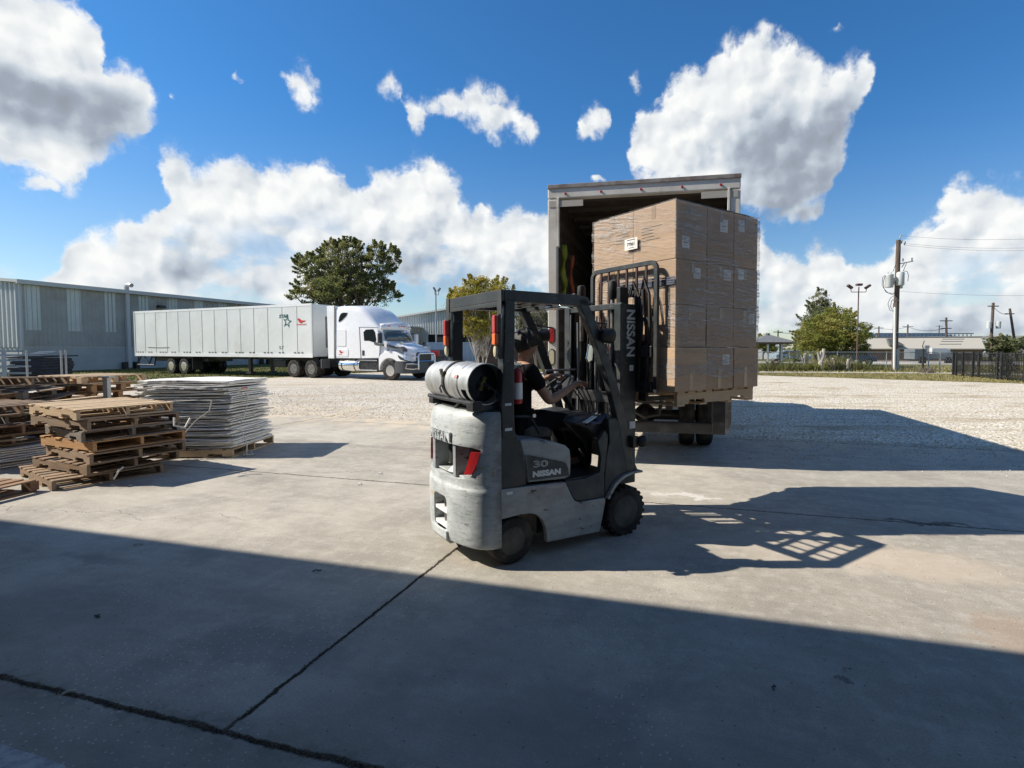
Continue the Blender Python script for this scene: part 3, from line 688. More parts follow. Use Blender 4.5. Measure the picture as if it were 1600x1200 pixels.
M['leafpale'] = leaf('pale_leaves', (.10, .12, .06), (.20, .19, .11), (.22, .21, .13))
M['bark'] = pbr('bark', (.10, .08, .062), .95, col2=(.17, .145, .12), nscale=4, nstretch=(3, 3, .6), bump=.5, bscale=12)
M['barkpale'] = pbr('pale_bark', (.34, .30, .25), .9, col2=(.48, .44, .38), nscale=4, nstretch=(2, 2, .6))
M['wallwhite'] = pbr('own_warehouse_wall', (.30, .31, .32), .7, col2=(.24, .25, .26), nscale=.4)
# ------------------------------------------------------------------ ground
ROT = math.atan2(-.28, 1.0)                 # the warehouse grid is turned this much
mdir = Vector((math.cos(ROT), math.sin(ROT), 0)); ndir = Vector((-math.sin(ROT), math.cos(ROT), 0))
def MN(p): return (p[0]*mdir.x+p[1]*mdir.y, p[0]*ndir.x+p[1]*ndir.y)
def XY(m_, n_): return (mdir.x*m_+ndir.x*n_, mdir.y*m_+ndir.y*n_)
def sheet(name, poly, z, m, rot=False, kind='structure'):
    from mathutils.geometry import tessellate_polygon
    P_ = []
    for p in poly:
        if not P_ or math.hypot(p[0]-P_[-1][0], p[1]-P_[-1][1]) > 1e-4: P_.append((p[0], p[1], 0))
    tri = [list(f) for f in tessellate_polygon([[Vector(p) for p in P_]])]
    for f in tri:
        a_, b_, c_ = (Vector(P_[i]) for i in f)
        if (b_-a_).cross(c_-a_).z < 0: f.reverse()
    me = bpy.data.meshes.new(name); me.from_pydata(P_, [], tri); me.update(); me.materials.append(m)
    o = bpy.data.objects.new(name, me); COL.objects.link(o); o.location.z = z
    if rot: o.rotation_euler.z = ROT
    o['kind'] = kind; return o
def ragged(a, b, n, amp, seed=0):
    rr = random.Random(seed); a = Vector(a); b = Vector(b); d = (b-a); nn = Vector((-d.y, d.x)).normalized()
    out = []; w = 0; amp = min(amp, .22*d.length/n)
    for i in range(n+1):
        w = w*.6+rr.uniform(-amp, amp)
        out.append(tuple(a+d*i/n+nn*(w if 0 < i < n else 0)))
    return out
sheet('ground', [(-900, -300), (900, -300), (900, 1500), (-900, 1500)], -.012, M['turf'])
# gravel lot: wide, with a ragged far edge
lot = ([(-60, -12), (45, -12), (45, 18)] + ragged((30, 18.5), (20.5, 31.5), 40, .35, 3) + ragged((20, 32.5), (-2, 36.5), 60, .5, 4) +
       ragged((-2.2, 36.6), (-8, 40), 20, .3, 5) + [(-20, 46), (-28, 44)] + ragged((-30, 33), (-38, 30), 20, .3, 6) + [(-60, 28)])
sheet('gravel_lot', lot, -.006, M['gravel'])
# warmer, dustier gravel left of the lorry
tan = [(-60, 4)] + ragged((-12, 4), (-2, 9), 12, .3, 8) + ragged((-2, 9), (3.2, 12), 14, .35, 9) + ragged((3.2, 12), (1.5, 24), 24, .8, 10) + ragged((1.5, 24), (-6, 35), 20, .6, 12) + [(-16, 43), (-27.5, 42)] + [(-31, 33.2), (-60, 29)]
sheet('gravel_drive', tan, -.003, M['gravel_tan'])
sheet('grass_strip', [(-70, 20)] + ragged((-24, 22.5), (-19, 24.3), 16, .3, 61) + ragged((-18.8, 24.5), (-15.6, 31), 16, .3, 62) + ragged((-15.4, 31.4), (-9, 44), 20, .3, 63) + [(-12, 62), (-70, 62)], .002, M['turf'])
# concrete yard in slab coordinates
cy = ([(-40, -4), (30, -4)] + ragged((30, 9.9), (6.2, 10.0), 60, .14, 21) + ragged((6.2, 10.0), (4.5, 10.25), 8, .1, 22) + ragged((4.5, 10.25), (-5.2, 10.45), 60, .10, 23) +
      ragged((-5.3, 10.5), (-8.6, 11.2), 24, .14, 24) + ragged((-8.9, 12.9), (-13.5, 12.6), 20, .05, 25) + ragged((-13.8, 12.5), (-40, 12.5), 20, .05, 26))
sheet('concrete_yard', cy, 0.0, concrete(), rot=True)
# strip of dry grass on the right beyond the gravel, road behind the wire fence
gr = ragged((44, 14), (22.0, 24.0), 60, .5, 31) + ragged((21.5, 24.5), (10, 33.5), 50, .45, 32) + ragged((9.5, 33.8), (1.0, 36.0), 30, .25, 33) + [(1.0, 37.2), (24, 34), (46, 22)]
sheet('grass_verge', gr, -.001, M['grass'])
sheet('path', [(0, 37.3), (24.0, 34.6), (34, 29.5), (36, 31), (25, 36.4), (0, 39.2)], -.0005, M['asphalt'])
sheet('road', [(-10, 62), (70, 48), (90, 56), (-10, 72)], -.004, M['asphalt'])
sheet('kerb_strip', [(20, 58.6), (34, 56.2), (34.1, 57.2), (20.1, 59.6)], .12, M['cream'])
# loose stones where gravel spills on the slab and over the lot
def stones(name, n, area, smin, smax, m, seed):
    rr = np.random.default_rng(seed)
    base = np.array([(1,0,0),(-1,0,0),(0,1,0),(0,-1,0),(0,0,.7),(0,0,-.5)], float)
    fc = np.array([(0,2,4),(2,1,4),(1,3,4),(3,0,4),(2,0,5),(1,2,5),(3,1,5),(0,3,5)])
    P_ = area(rr, n); n = len(P_)
    s = rr.uniform(smin, smax, (n, 1, 1)) * rr.uniform(.6, 1.3, (n, 1, 3))
    a = rr.uniform(0, 6.28, n); ca, sa = np.cos(a), np.sin(a)
    v = base[None]*s*(1+rr.uniform(-.25, .25, (n, 6, 1)))
    x = v[..., 0]*ca[:, None]-v[..., 1]*sa[:, None]; y = v[..., 0]*sa[:, None]+v[..., 1]*ca[:, None]
    v = np.stack([x+P_[:, None, 0], y+P_[:, None, 1], v[..., 2]+s[:, :, 2]*.3], -1).reshape(-1, 3)
    f = (fc[None]+np.arange(n)[:, None, None]*6).reshape(-1, 3)
    me = bpy.data.meshes.new(name); me.vertices.add(len(v)); me.vertices.foreach_set('co', v.ravel())
    me.loops.add(f.size); me.loops.foreach_set('vertex_index', f.ravel())
    me.polygons.add(len(f)); me.polygons.foreach_set('loop_start', np.arange(0, f.size, 3)); me.polygons.foreach_set('loop_total', np.full(len(f), 3))
    me.update(); me.materials.append(m)
    o = bpy.data.objects.new(name, me); COL.objects.link(o); return o
def mnarea(m0, m1, n0, n1, pw=1.0):
    def f(rr, n):
        m_ = rr.uniform(m0, m1, n); u = rr.random(n)**pw; nn = n0+(n1-n0)*u
        return np.stack([mdir.x*m_+ndir.x*nn, mdir.y*m_+ndir.y*nn], -1)
    return f
def stonemat(name, a, b):
    m, nt, out = newmat(name); t = NT(nt)
    g = t.n('ShaderNodeNewGeometry').outputs['Random Per Island']
    bs = t.n('ShaderNodeBsdfPrincipled', {'Base Color': t.mix(g, a, b), 'Roughness': .9})
    nt.links.new(bs.outputs[0], out.inputs[0]); return m
M['stone'] = stonemat('stones', (.38, .32, .25), (.80, .75, .66))
tag(stones('gravel_stones', 26000, mnarea(-6, 22, 10.0, 27, 1.5), .006, .020, M['stone'], 5), 'crushed white stones lying loose over the gravel lot right of the lorry', 'gravel', kind='stuff')
tag(stones('gravel_stones', 14000, mnarea(-16, -4, 10.6, 24, 1.3), .006, .018, M['stone'], 6), 'crushed pale stones lying loose between the yard slab and the long trailer', 'gravel', kind='stuff')
tag(stones('grit', 5200, mnarea(-5, 6, 7.6, 10.4, .45), .004, .014, M['stone'], 7), 'fine grit washed over the edge of the concrete yard', 'grit', kind='stuff')
def patch(rr, n):
    a = rr.normal(0, 1, (n, 2)); m_ = 3.4+a[:, 0]*.9; nn = 4.3+a[:, 1]*.45
    return np.stack([mdir.x*m_+ndir.x*nn, mdir.y*m_+ndir.y*nn], -1)
tag(stones('grit', 1500, patch, .002, .006, M['stone'], 8), 'thin scatter of grit on the sunlit slab right of the forklift shadow', 'grit', kind='stuff')
# rough broken apron at the near left
ap = MB()
px = [gnd(-40, 1140), gnd(0, 1165), gnd(30, 1177), gnd(62, 1186), gnd(100, 1200), gnd(130, 1240), gnd(-60, 1260)]
ap.prism([(p[0], p[1]) for p in px], .0005, .014, 'z')
o = ap.build('apron_patch', pbr('rough_patch', (.40, .41, .41), .9, col2=(.26, .27, .28), nscale=14, bump=1.0, bscale=30)); o['kind'] = 'structure'
# soil, leaves and litter lying in the joint, as a low ridge
def joint_litter(seed):
    rr = np.random.default_rng(seed)
    def f(r_, n):
        m_ = rr.uniform(-6, 3.5, n); nn = 1.72+rr.normal(0, .007, n)
        k = n//3; m_[:k] = -2.0+rr.normal(0, .006, k); nn[:k] = rr.uniform(1.8, 5.5, k)
        return np.stack([mdir.x*m_+ndir.x*nn, mdir.y*m_+ndir.y*nn], -1)
    return f
M['soilbit'] = stonemat('soil_crumbs', (.025, .02, .014), (.14, .11, .07))
tag(stones('joint_litter', 9000, joint_litter(3), .0015, .005, M['soilbit'], 9), 'dark soil crumbs and dead leaves filling the joints of the slab', 'litter', kind='stuff')
# a few bits of rubbish
def litterbit(x, y, l, w, rz, m, label, name='twig', cat='twig', h=.004):
    p = gnd(x, y); mb = MB(); mb.tube([(-l/2, 0, h), (-l*.1, w, h*2), (l*.2, -w*.3, h*2), (l/2, w*.6, h)], h, 5)
    o = mb.build(name, m); o.location = (p[0], p[1], .001); o.rotation_euler.z = R(rz); tag(o, label, cat)
litterbit(150, 965, .05, .02, -30, M['ink'], 'small black curled twig on the shaded slab at left')
litterbit(108, 1084, .05, .003, 35, M['cream'], 'pale stick lying across the wide slab joint', h=.006)
litterbit(216, 852, .07, .003, 10, M['cream'], 'pale splinter at the edge of the shade, left', 'splinter', 'splinter', h=.006)
litterbit(495, 893, .06, .015, 15, M['ink'], 'small dark leaf stalk in the middle of the shaded slab')
litterbit(1210, 1076, .04, .01, 60, M['ink'], 'tiny dark twig on the shaded slab at right')
litterbit(562, 758, .05, .01, 20, M['sticker'], 'scrap of white paper on the sunlit slab left of the forklift', 'paper_scrap', 'paper', h=.008)
litterbit(594, 741, .05, .01, 20, M['sticker'], 'scrap of white paper near the joint behind the forklift', 'paper_scrap', 'paper', h=.008)

# dead-grass tufts
def tufts(name, n, area, h, m, seed, w=.012):
    rr = np.random.default_rng(seed); P_ = area(rr, n); n = len(P_)
    a = rr.uniform(0, 6.28, n); hh = rr.uniform(.4, 1.1, n)*h; ln = rr.uniform(-.5, .5, (n, 2))*h
    dx = np.cos(a)*w; dy = np.sin(a)*w
    v = np.zeros((n, 3, 3)); v[:, 0, 0] = P_[:, 0]-dx; v[:, 0, 1] = P_[:, 1]-dy; v[:, 1, 0] = P_[:, 0]+dx; v[:, 1, 1] = P_[:, 1]+dy
    v[:, 2, 0] = P_[:, 0]+ln[:, 0]; v[:, 2, 1] = P_[:, 1]+ln[:, 1]; v[:, 2, 2] = hh; v[:, :2, 2] = -.01
    me = bpy.data.meshes.new(name); me.vertices.add(n*3); me.vertices.foreach_set('co', v.ravel())
    me.loops.add(n*3); me.loops.foreach_set('vertex_index', np.arange(n*3)); me.polygons.add(n)
    me.polygons.foreach_set('loop_start', np.arange(0, n*3, 3)); me.polygons.foreach_set('loop_total', np.full(n, 3))
    me.update(); me.materials.append(m); o = bpy.data.objects.new(name, me); COL.objects.link(o); return o
def polyarea(poly):
    xs = [p[0] for p in poly]; ys = [p[1] for p in poly]
    P_ = np.array(poly)
    def f(rr, n):
        pts = np.stack([rr.uniform(min(xs), max(xs), n*8), rr.uniform(min(ys), max(ys), n*8)], -1)
        ins = np.zeros(len(pts), bool); j = len(P_)-1
        for i in range(len(P_)):
            xi, yi = P_[i]; xj, yj = P_[j]
            c = ((yi > pts[:, 1]) != (yj > pts[:, 1])) & (pts[:, 0] < (xj-xi)*(pts[:, 1]-yi)/(yj-yi+1e-12)+xi)
            ins ^= c; j = i
        return pts[ins][:n]
    return f
tag(tufts('grass', 26000, polyarea(gr), .07, M['blade'], 3, .02), 'short dry yellow grass of the verge along the gravel, right', 'grass', kind='stuff')
tag(tufts('grass', 14000, polyarea([(1, 37.5), (45, 33), (45, 48), (1, 50)]), .16, M['blade'], 4, .03), 'rough yellow-green grass behind the wire fence', 'grass', kind='stuff')
tag(tufts('grass', 16000, polyarea([(-45, 22), (-19, 24.5), (-15.6, 31), (-9, 44), (-24, 52), (-36, 36)]), .09, M['weed'], 5, .03), 'green grass strip along the foot of the long grey warehouse', 'grass', kind='stuff')
# ------------------------------------------------------------------ the warehouse at the camera's back: its eave shades the near slab
def own_warehouse():
    t_ = thing('warehouse', 'grey warehouse wall with a deep eave right behind the viewer, shading the near slab', 'warehouse', (0, 0, 0), ROT)
    w = MB(); w.bb((-60, -1.0, 0), (26, -.8, 6.3)); w.build('wall', M['wallwhite'], t_)
    e_ = MB(); e_.bb((-60, -6, 6.0), (26, 1.34, 6.0+.16)); e_.build('eave', M['metalwall'], t_)
    d = MB(); d.bb((-1.6, -.79, 0), (1.9, -.74, 3.4)); d.build('door', M['dark'], t_)
own_warehouse()

def corrugated(mb, x0, x1, z0, z1, y, pitch=.3, depth=.04, front=-1, slope=0.0):
    """ribbed sheet standing in the x-z plane at y; slope raises the top along x"""
    n = max(1, int((x1-x0)/pitch)); p = (x1-x0)/n
    pr = []
    for i in range(n):
        a = x0+i*p
        pr += [(a, 0), (a+p*.30, 0), (a+p*.42, 1), (a+p*.58, 1), (a+p*.70, 0)]
    pr.append((x1, 0))
    vs = []; fs = []
    for u, d in pr:
        yy = y+front*depth*d
        vs += [(u, yy, z0), (u, yy, z1+slope*(u-x0))]
    for i in range(len(pr)-1): fs.append((2*i, 2*i+2, 2*i+3, 2*i+1))
    mb.add(vs, fs)

# ------------------------------------------------------------------ long grey warehouse at the left
def left_warehouse():
    # local x runs from the near corner along the long wall, local -y faces the yard
    c = Vector((-36.8, 35.9, 0)); d = Vector((.28, 1.0, 0)).normalized()
    t_ = thing('metal_warehouse', 'long grey ribbed-steel warehouse with pale translucent strips behind the white trailer', 'warehouse', c, math.atan2(d.y, d.x))
    L_ = 62; W_ = 40; H_ = 6.05
    b = MB(); corrugated(b, 0, L_, 1.7, H_, 0, .28, .035); b.build('side_wall', M['metalwall'], t_)
    b = MB(); b.bb((.02, .0, 0), (L_, .35, 1.72)); 
    for x in np.arange(6, L_, 6.1): b.bb((x-.012, -.006, 0), (x+.012, 0, 1.70))
    b.build('base_wall', M['tilt'], t_)
    b = MB(); b.bb((-.05, -.03, 1.70), (L_, .0, 1.76)); b.build('ledge', M['trim'], t_)
    # gable wall faces the camera side: spans local y 0..W
    g = MB(); n = 90; vs = []; fs = []
    pr = []
    for i in range(n):
        a = W_*i/n; p = W_/n
        pr += [(a, 0), (a+p*.35, 0), (a+p*.45, 1), (a+p*.72, 1), (a+p*.82, 0)]
    pr.append((W_, 0))
    for u, k in pr:
        top = H_+.1+(.085*u if u < W_/2 else .085*(W_-u))
        vs += [(-.0-.09*k, u, 1.7), (-.0-.09*k, u, top)]
    for i in range(len(pr)-1): fs.append((2*i, 2*i+1, 2*i+3, 2*i+2))
    g.add(vs, fs); g.build('gable_wall', M['metallight'], t_)
    b = MB(); b.bb((0, .36, 0), (.3, W_, 1.72)); b.build('base_wall', M['tilt'], t_)
    r = MB()
    r.prism([(-.28, H_+.02), (-.28, H_+.22), (W_/2, H_+.22+.085*W_/2), (W_+.3, H_+.22), (W_+.3, H_+.02), (W_/2, H_+.02+.085*W_/2)], -.3, L_+.3, 'x')
    r.build('roof', M['trim'], t_)
    gu = MB(); gu.bb((-.3, -.42, H_-.06), (L_, -.28, H_+.22)); gu.bb((-.22, -.1, H_-.15), (-.1, W_/2, H_+.0)) if False else None
    gu.build('gutter', M['trim'], t_)
    # translucent strips
    for x0, x1 in [(.30+2.46*k_, 1.15+2.46*k_) for k_ in range(14)]:
        s_ = MB(); corrugated(s_, x0, x1, 2.9, H_-.08, -.012, .28, .035); s_.build('skylight_strip', M['skylight'], t_)
    for x in (6.75, 20.0, 33.0, 46.0):
        s_ = MB(); s_.bb((x-.13, -.30, .1), (x+.13, -.055, H_-.06)); s_.build('downpipe', M['trim'], t_)
        [MB().bb((x+q_, -.45, 0), (x+q_+.3, -.15, .55)).build('pipe_guard', M['black'], t_) for q_ in (-.55, .3)]
    s_ = MB(); s_.tube([(7.3, .6, H_+.22), (7.3, .6, H_+.55), (7.3, .5, H_+.68), (7.3, .28, H_+.72), (7.3, .05, H_+.66)], .17, 10); s_.build('roof_vent', M['galv'], t_, smooth=True)
    l = MB(); l.box((9.45, -.22, H_-.9), (.55, .30, .22)); l.build('wall_light', M['black'], t_)
    c_ = MB(); c_.bb((-.02, -.06, 0), (.12, .0, H_)); c_.build('corner_trim', M['trim'], t_)
left_warehouse()

# ------------------------------------------------------------------ middle: grey metal building behind the tractor, with an open bay
def middle_building():
    t_ = thing('metal_shed', 'grey ribbed metal building with a dark open bay behind the tractor and the yellow tree', 'building', (-21.0, 64, 0), ROT)
    b = MB(); vs = []; fs = []; n = 70
    pr = []
    for i in range(n):
        a = 22*i/n; p = 22/n; pr += [(a, 0), (a+p*.5, 0), (a+p*.6, 1), (a+p*.9, 1)]
    pr.append((22, 0))
    for u, k in pr:
        bot = 3.25 if u > 5.2 else 0.0
        vs += [(u, -.07*k, bot), (u, -.07*k, 5.15+.12*u if u < 11 else 5.15+.12*(22-u))]
    for i in range(len(pr)-1): fs.append((2*i, 2*i+2, 2*i+3, 2*i+1))
    b.add(vs, fs); b.build('front_wall', M['metallight'], t_)
    r = MB(); r.prism([(-.3, 5.12), (-.3, 5.3), (11, 5.3+1.35), (22.3, 5.3), (22.3, 5.12), (11, 5.12+1.35)], -.4, 16, 'y'); r.build('roof', M['trim'], t_)
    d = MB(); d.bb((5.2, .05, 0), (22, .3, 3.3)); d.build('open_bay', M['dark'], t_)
    for x in (9.4, 14.6, 19.8):
        p = MB(); p.bb((x-.15, -.1, 0), (x+.15, .04, 3.3)); p.build('bay_post', M['metallight'], t_)
    a = MB(); corrugated(a, -6, 4.3, 0, 4.75, -4.5, .45, .05, slope=-.07); a.bb((4.28, -4.5, 0), (4.34, -.1, 4.0)); a.build('lean_to_wall', M['tanwall'], t_)
    a = MB(); a.prism([(-6.2, 4.8), (-6.2, 4.92), (4.5, 4.17), (4.5, 4.05)], -4.7, -.1, 'y'); a.build('lean_to_roof', M['trim'], t_)
    a = MB(); a.bb((-.8, -4.6, 0), (-.68, -4.56, 4.4)); a.build('door_seam', M['seam'], t_)
middle_building()
def white_store():
    t_ = thing('white_store', 'low white building with a dark band beyond the yellow-leaved tree', 'building', (-9, 92, 0), ROT)
    b = MB(); b.bb((0, 0, 0), (30, 9, 4.4)); b.build('wall', M['whitepaint'], t_)
    b = MB(); b.bb((-.2, -.2, 4.4), (30.2, 9.2, 4.9)); b.build('roof', M['roofgrey'], t_)
    for x in (2, 6.5, 11): w = MB(); w.bb((x, -.05, 1.0), (x+2.6, -.01, 2.6)); w.build('window', M['glassdark'], t_)
white_store()
def container(x, y, rz, l, h, m, label, cat='container', name='shipping_container'):
    t_ = thing(name, label, cat, (x, y, 0), R(rz))
    b = MB()
    for s_ in (-1, 1):
        n = int(l/.28); pr = []
        for i in range(n):
            a = -l/2+l*i/n; p = l/n; pr += [(a, 0), (a+p*.4, 0), (a+p*.5, 1), (a+p*.9, 1)]
        pr.append((l/2, 0)); vs = []; fs = []
        for u, k in pr: vs += [(u, s_*(1.2-.035*k), .12), (u, s_*(1.2-.035*k), h-.1)]
        for i in range(len(pr)-1): fs.append((2*i, 2*i+2, 2*i+3, 2*i+1))
        b.add(vs, fs)
    b.bb((-l/2, -1.17, .1), (-l/2+.04, 1.17, h-.05)); b.bb((l/2-.04, -1.17, .1), (l/2, 1.17, h-.05)); b.bb((-l/2+.05, -1.16, h-.1), (l/2-.05, 1.16, h-.04))
    b.build('shell', m, t_)
    f = MB()
    for a in (-1, 1):
        for c in (-1, 1): f.box((a*(l/2-.06), c*1.18, h/2), (.14, .10, h))
        f.box((0, a*1.19, h-.06), (l-.3, .08, .12)); f.box((0, a*1.19, .08), (l-.3, .08, .16))
    f.build('frame', m, t_)
    return t_
container(-3.9, 44, 4, 6.0, 2.75, M['rust'], 'rusty brown steel container behind the driver, right of the thin tree')
container(-9.6, 50, -3, 6.0, 2.2, M['whitepaint'], 'white steel box half hidden by the small yellow tree', name='storage_box')
container(-12.6, 47, 12, 4.5, 1.5, M['cargrey'], 'low dark grey scrap bin behind the tractor bumper', 'bin', 'scrap_bin')
def blocks(name, label, cat, x, y, items, m, group=None):
    t_ = thing(name, label, cat, (x, y, 0), 0, group)
    for (nm, c, d, mm) in items:
        b = MB(); b.box(c, d, rz=R(random.uniform(-4, 4))); b.build(nm, M[mm], t_, bevel=.03)
    return t_
blocks('flatbed_truck', 'dark flatbed truck with white gear parked in front of the dark bay', 'truck', -11.4, 40,
       [('bed', (0, 0, .95), (4.2, 2.2, .22), 'black'), ('cab', (-2.6, 0, 1.25), (1.4, 2.1, 1.6), 'cargrey'), ('load', (.4, 0, 1.4), (1.6, 1.4, .7), 'whitepaint'),
        ('wheel', (-2.5, -1.0, .42), (.8, .28, .8), 'rubber'), ('wheel', (1.3, -1.0, .42), (.8, .28, .8), 'rubber'), ('toolbox', (1.8, -.6, 1.25), (.7, .5, .4), 'redpaint')], None)

# ------------------------------------------------------------------ right side background
def brick_building():
    # brick wall, cream fascia, low roof
    t_ = thing('brick_building', 'long low brown brick building with a cream fascia behind the wire fence', 'building', (38.6, 70, 0), ROT)
    b = MB(); b.bb((-.0, 0, 0), (14.4, 14, 1.55)); b.build('brick_wall', M['brick'], t_)
    b = MB(); b.prism([(-.45, 1.50), (-.45, 1.62), (.9, 3.0), (14, 3.0), (14, 1.5)], -.1, 14.5, 'x'); b.build('fascia', M['cream'], t_, fix=True)
    b = MB(); b.bb((-.2, .85, 3.0), (14.7, 14.2, 3.12)); b.build('roof', M['roofgrey'], t_)
    b = MB(); b.prism([(3.6, 2.9), (4.2, 2.9), (5.6, 2.0), (3.9, 2.0)], -.9, -.12, 'y'); b.build('awning', M['roofgrey'], t_)
    for z in (2.5, 2.15, 2.8): b = MB(); b.box((11.2+(z-2.5)*.8, -.45+(z-1.62)*.978-.03, z), (2.4, .03, .09)); b.build('sign_bar', M['roofgrey'], t_)
    b = MB(); b.bb((-3.5, -6, 0), (23, -5.8, .12)); b.build('kerb', M['cream'], t_)
brick_building()
def beige_warehouse():
    t_ = thing('beige_warehouse', 'long beige flat-roofed warehouse far behind the iron fence', 'warehouse', (68, 104, 0), ROT)
    b = MB(); b.bb((0, 0, 0), (60, 30, 3.1)); b.build('wall', M['tanwall'], t_)
    b = MB(); b.bb((-.3, -.3, 3.1), (60.3, 30.3, 3.8)); b.build('roof_edge', M['beigeroof'], t_)
    b = MB(); b.prism([(0, 3.8), (0, 3.9), (60, 4.3), (60, 3.8)], 1, 29, 'y'); b.build('roof', M['beigeroof'], t_)
    for x in (11, 22): b = MB(); b.bb((x, -1.2, 2.4), (x+2.0, -.3, 3.3)); b.build('loading_hood', M['whitepaint'], t_)
    b = MB(); b.bb((4, -2.2, 0), (13, -.5, 1.9)); b.build('white_annexe', M['whitepaint'], t_)
beige_warehouse()
def pale_shed():
    t_ = thing('white_annexe', 'low white building seen just left of the brick building, behind the round tree', 'building', (15, 84, 0), ROT)
    b = MB(); b.bb((0, 0, 0), (18, 8, 2.9)); b.build('wall', M['whitepaint'], t_)
    b = MB(); b.bb((-.2, -.2, 2.9), (18.2, 8.2, 3.2)); b.build('roof', M['trim'], t_)
    for x in (3, 6, 9, 12): w = MB(); w.bb((x, -.06, .6), (x+1.8, -.02, 2.1)); w.build('window', M['glassdark'], t_)
pale_shed()
def bleachers():
    t_ = thing('grandstand', 'far blue-grey stadium grandstand showing over the brick building roof', 'grandstand', (100, 170, 0), R(2))
    b = MB()
    for i in range(6): b.bb((0, i*2.0, 0), (32, i*2.0+2, 4.4+i*.45))
    b.build('stand', M['bleach'], t_)
    f = MB()
    for i in range(24): f.tube([(i*1.35, -.2, 3.6), (i*1.35+.7, -.2, 6.2)], .1, 4); f.tube([(i*1.35+.7, -.2, 6.2), (i*1.35+1.35, -.2, 3.6)], .1, 4)
    f.bb((0, -.4, 6.2), (32.5, -.1, 6.5)); f.build('truss', M['bluegrey'], t_)
bleachers()
def pavilion():
    t_ = thing('pavilion', 'open picnic pavilion with a grey hipped roof, left of the round tree', 'pavilion', (21.7, 56, 0), R(-3))
    r = MB(); r.add([(-2.4, -2.4, 2.25), (2.4, -2.4, 2.25), (2.4, 2.4, 2.25), (-2.4, 2.4, 2.25), (-.25, 0, 3.05), (.25, 0, 3.05)], [(0, 1, 5, 4), (1, 2, 5), (2, 3, 4, 5), (3, 0, 4), (3, 2, 1, 0)])
    r.v = [Vector((p.x*.93, p.y, p.z)) for p in r.v]; r.build('roof', M['roofgrey'], t_)
    [MB().box((0, y_, 2.16), (4.4, .08, .2)).build('beam', M['brick'], t_) for y_ in (-2.3, 2.3)]
    r = MB(); r.box((0, 0, 3.12), (.25, .25, .22)); r.build('finial', M['roofgrey'], t_)
    for x in (-2.0, -.7, .7, 2.0):
        for y in (-2.1, 2.1): p = MB(); p.box((x, y, 1.08), (.17, .17, 2.16)); p.build('post', M['whitepaint'] if abs(x) < 1 else M['brick'], t_)
pavilion()
# ------------------------------------------------------------------ forklift: local x forward, y to its far (left) side, z up
FK_O = Vector((-.366, 3.959, 0)); FK_A = R(35.5)
fk = thing('forklift', 'worn grey and charcoal forklift carrying a tall wrapped load of cartons', 'forklift', FK_O, FK_A)
_D = Vector((math.cos(FK_A), math.sin(FK_A))); _N = Vector((-_D.y, _D.x))
def FS(x, y, l=0.0):
    """sight line to the forklift's lengthwise plane at depth l -> (forward, up)"""
    r = ray(x, y); P_ = FK_O.xy+_N*l
    k = P_.dot(_N)/(r[0]*_N.x+r[1]*_N.y); X, Y = r[0]*k, r[1]*k
    return ((X-P_.x)*_D.x+(Y-P_.y)*_D.y, CAM_H+r[2]*k)
def FP(*pts, l=0.0): return [FS(a, b, l) for a, b in pts]
W_ = 1.0      # body width

# --- counterweight: plan outline swept up, real openings cut through
def cw_outline(k=1.0, off=0.0):
    half = [(-.115, 0.0), (-.16, 0.0), (-.205, .010), (-.245, .030), (-.285, .065), (-.32, .115), (-.352, .19), (-.375, .28), (-.388, .38), (-.394, .5)]
    full = half+[(s_, 1.0-l_) for s_, l_ in half[-2::-1]]
    return [(-.115+(s_+.115)*k-off*(1 if s_ < -.13 else 0), .5+(l_-.5)*(1-(1-k)*.12)) for s_, l_ in full]
def cw_s(l, off=0.0):
    pts = cw_outline(1.0, off)
    for (s0, l0), (s1, l1) in zip(pts, pts[1:]):
        if l0 <= l <= l1 and l1 > l0: return s0+(s1-s0)*(l-l0)/(l1-l0)
    return pts[0][0]
cw = MB(); secs = []
for z, k, off in ((.150, .90, -.01), (.165, .97, 0), (.20, 1.0, 0), (.30, 1, .004), (.45, 1, .006), (.575, 1, .006), (.592, 1, .004), (.600, 1, -.004), (.622, 1, -.010), (.66, 1, -.006), (.80, 1, -.002), (.95, 1, -.004), (1.08, 1, -.012), (1.14, .965, -.02), (1.168, .91, -.025), (1.178, .82, -.03)):
    secs.append([Vector((s_, l_, z)) for s_, l_ in cw_outline(k, off)])
cw.loft(secs)
cwo = cw.build('counterweight', M['cw'], fk, smooth=True, fix=True, angle=50)
def cutter(poly, x0, x1):
    c = MB(); c.prism(poly, x0, x1, 'x')
    o = c.build('cutter', M['dark'], fk, fix=True); return o
def boolean(o, cutters):
    for c in cutters:
        md = o.modifiers.new('cut', 'BOOLEAN'); md.operation = 'DIFFERENCE'; md.object = c; md.solver = 'EXACT'
    dg = bpy.context.evaluated_depsgraph_get(); dg.update()
    me = bpy.data.meshes.new_from_object(o.evaluated_get(dg)); o.modifiers.clear(); o.data = me
    for c in cutters: bpy.data.objects.remove(c)
top = [(.075, .885), (.12, .70), (.20, .665), (.80, .665), (.88, .70), (.925, .885)]
top = [(.045, .90), (.075, .76), (.11, .70), (.19, .672), (.5, .655), (.81, .672), (.89, .70), (.925, .76), (.955, .90), (.90, .915), (.5, .925), (.10, .915)]
boolean(cwo, [cutter(top, -.6, -.20), cutter(rrect(.375, .235, .625, .50, .045), -.6, -.17)])
md = cwo.modifiers.new('bevel', 'BEVEL'); md.width = .006; md.segments = 2; md.limit_method = 'ANGLE'; md.angle_limit = R(45)
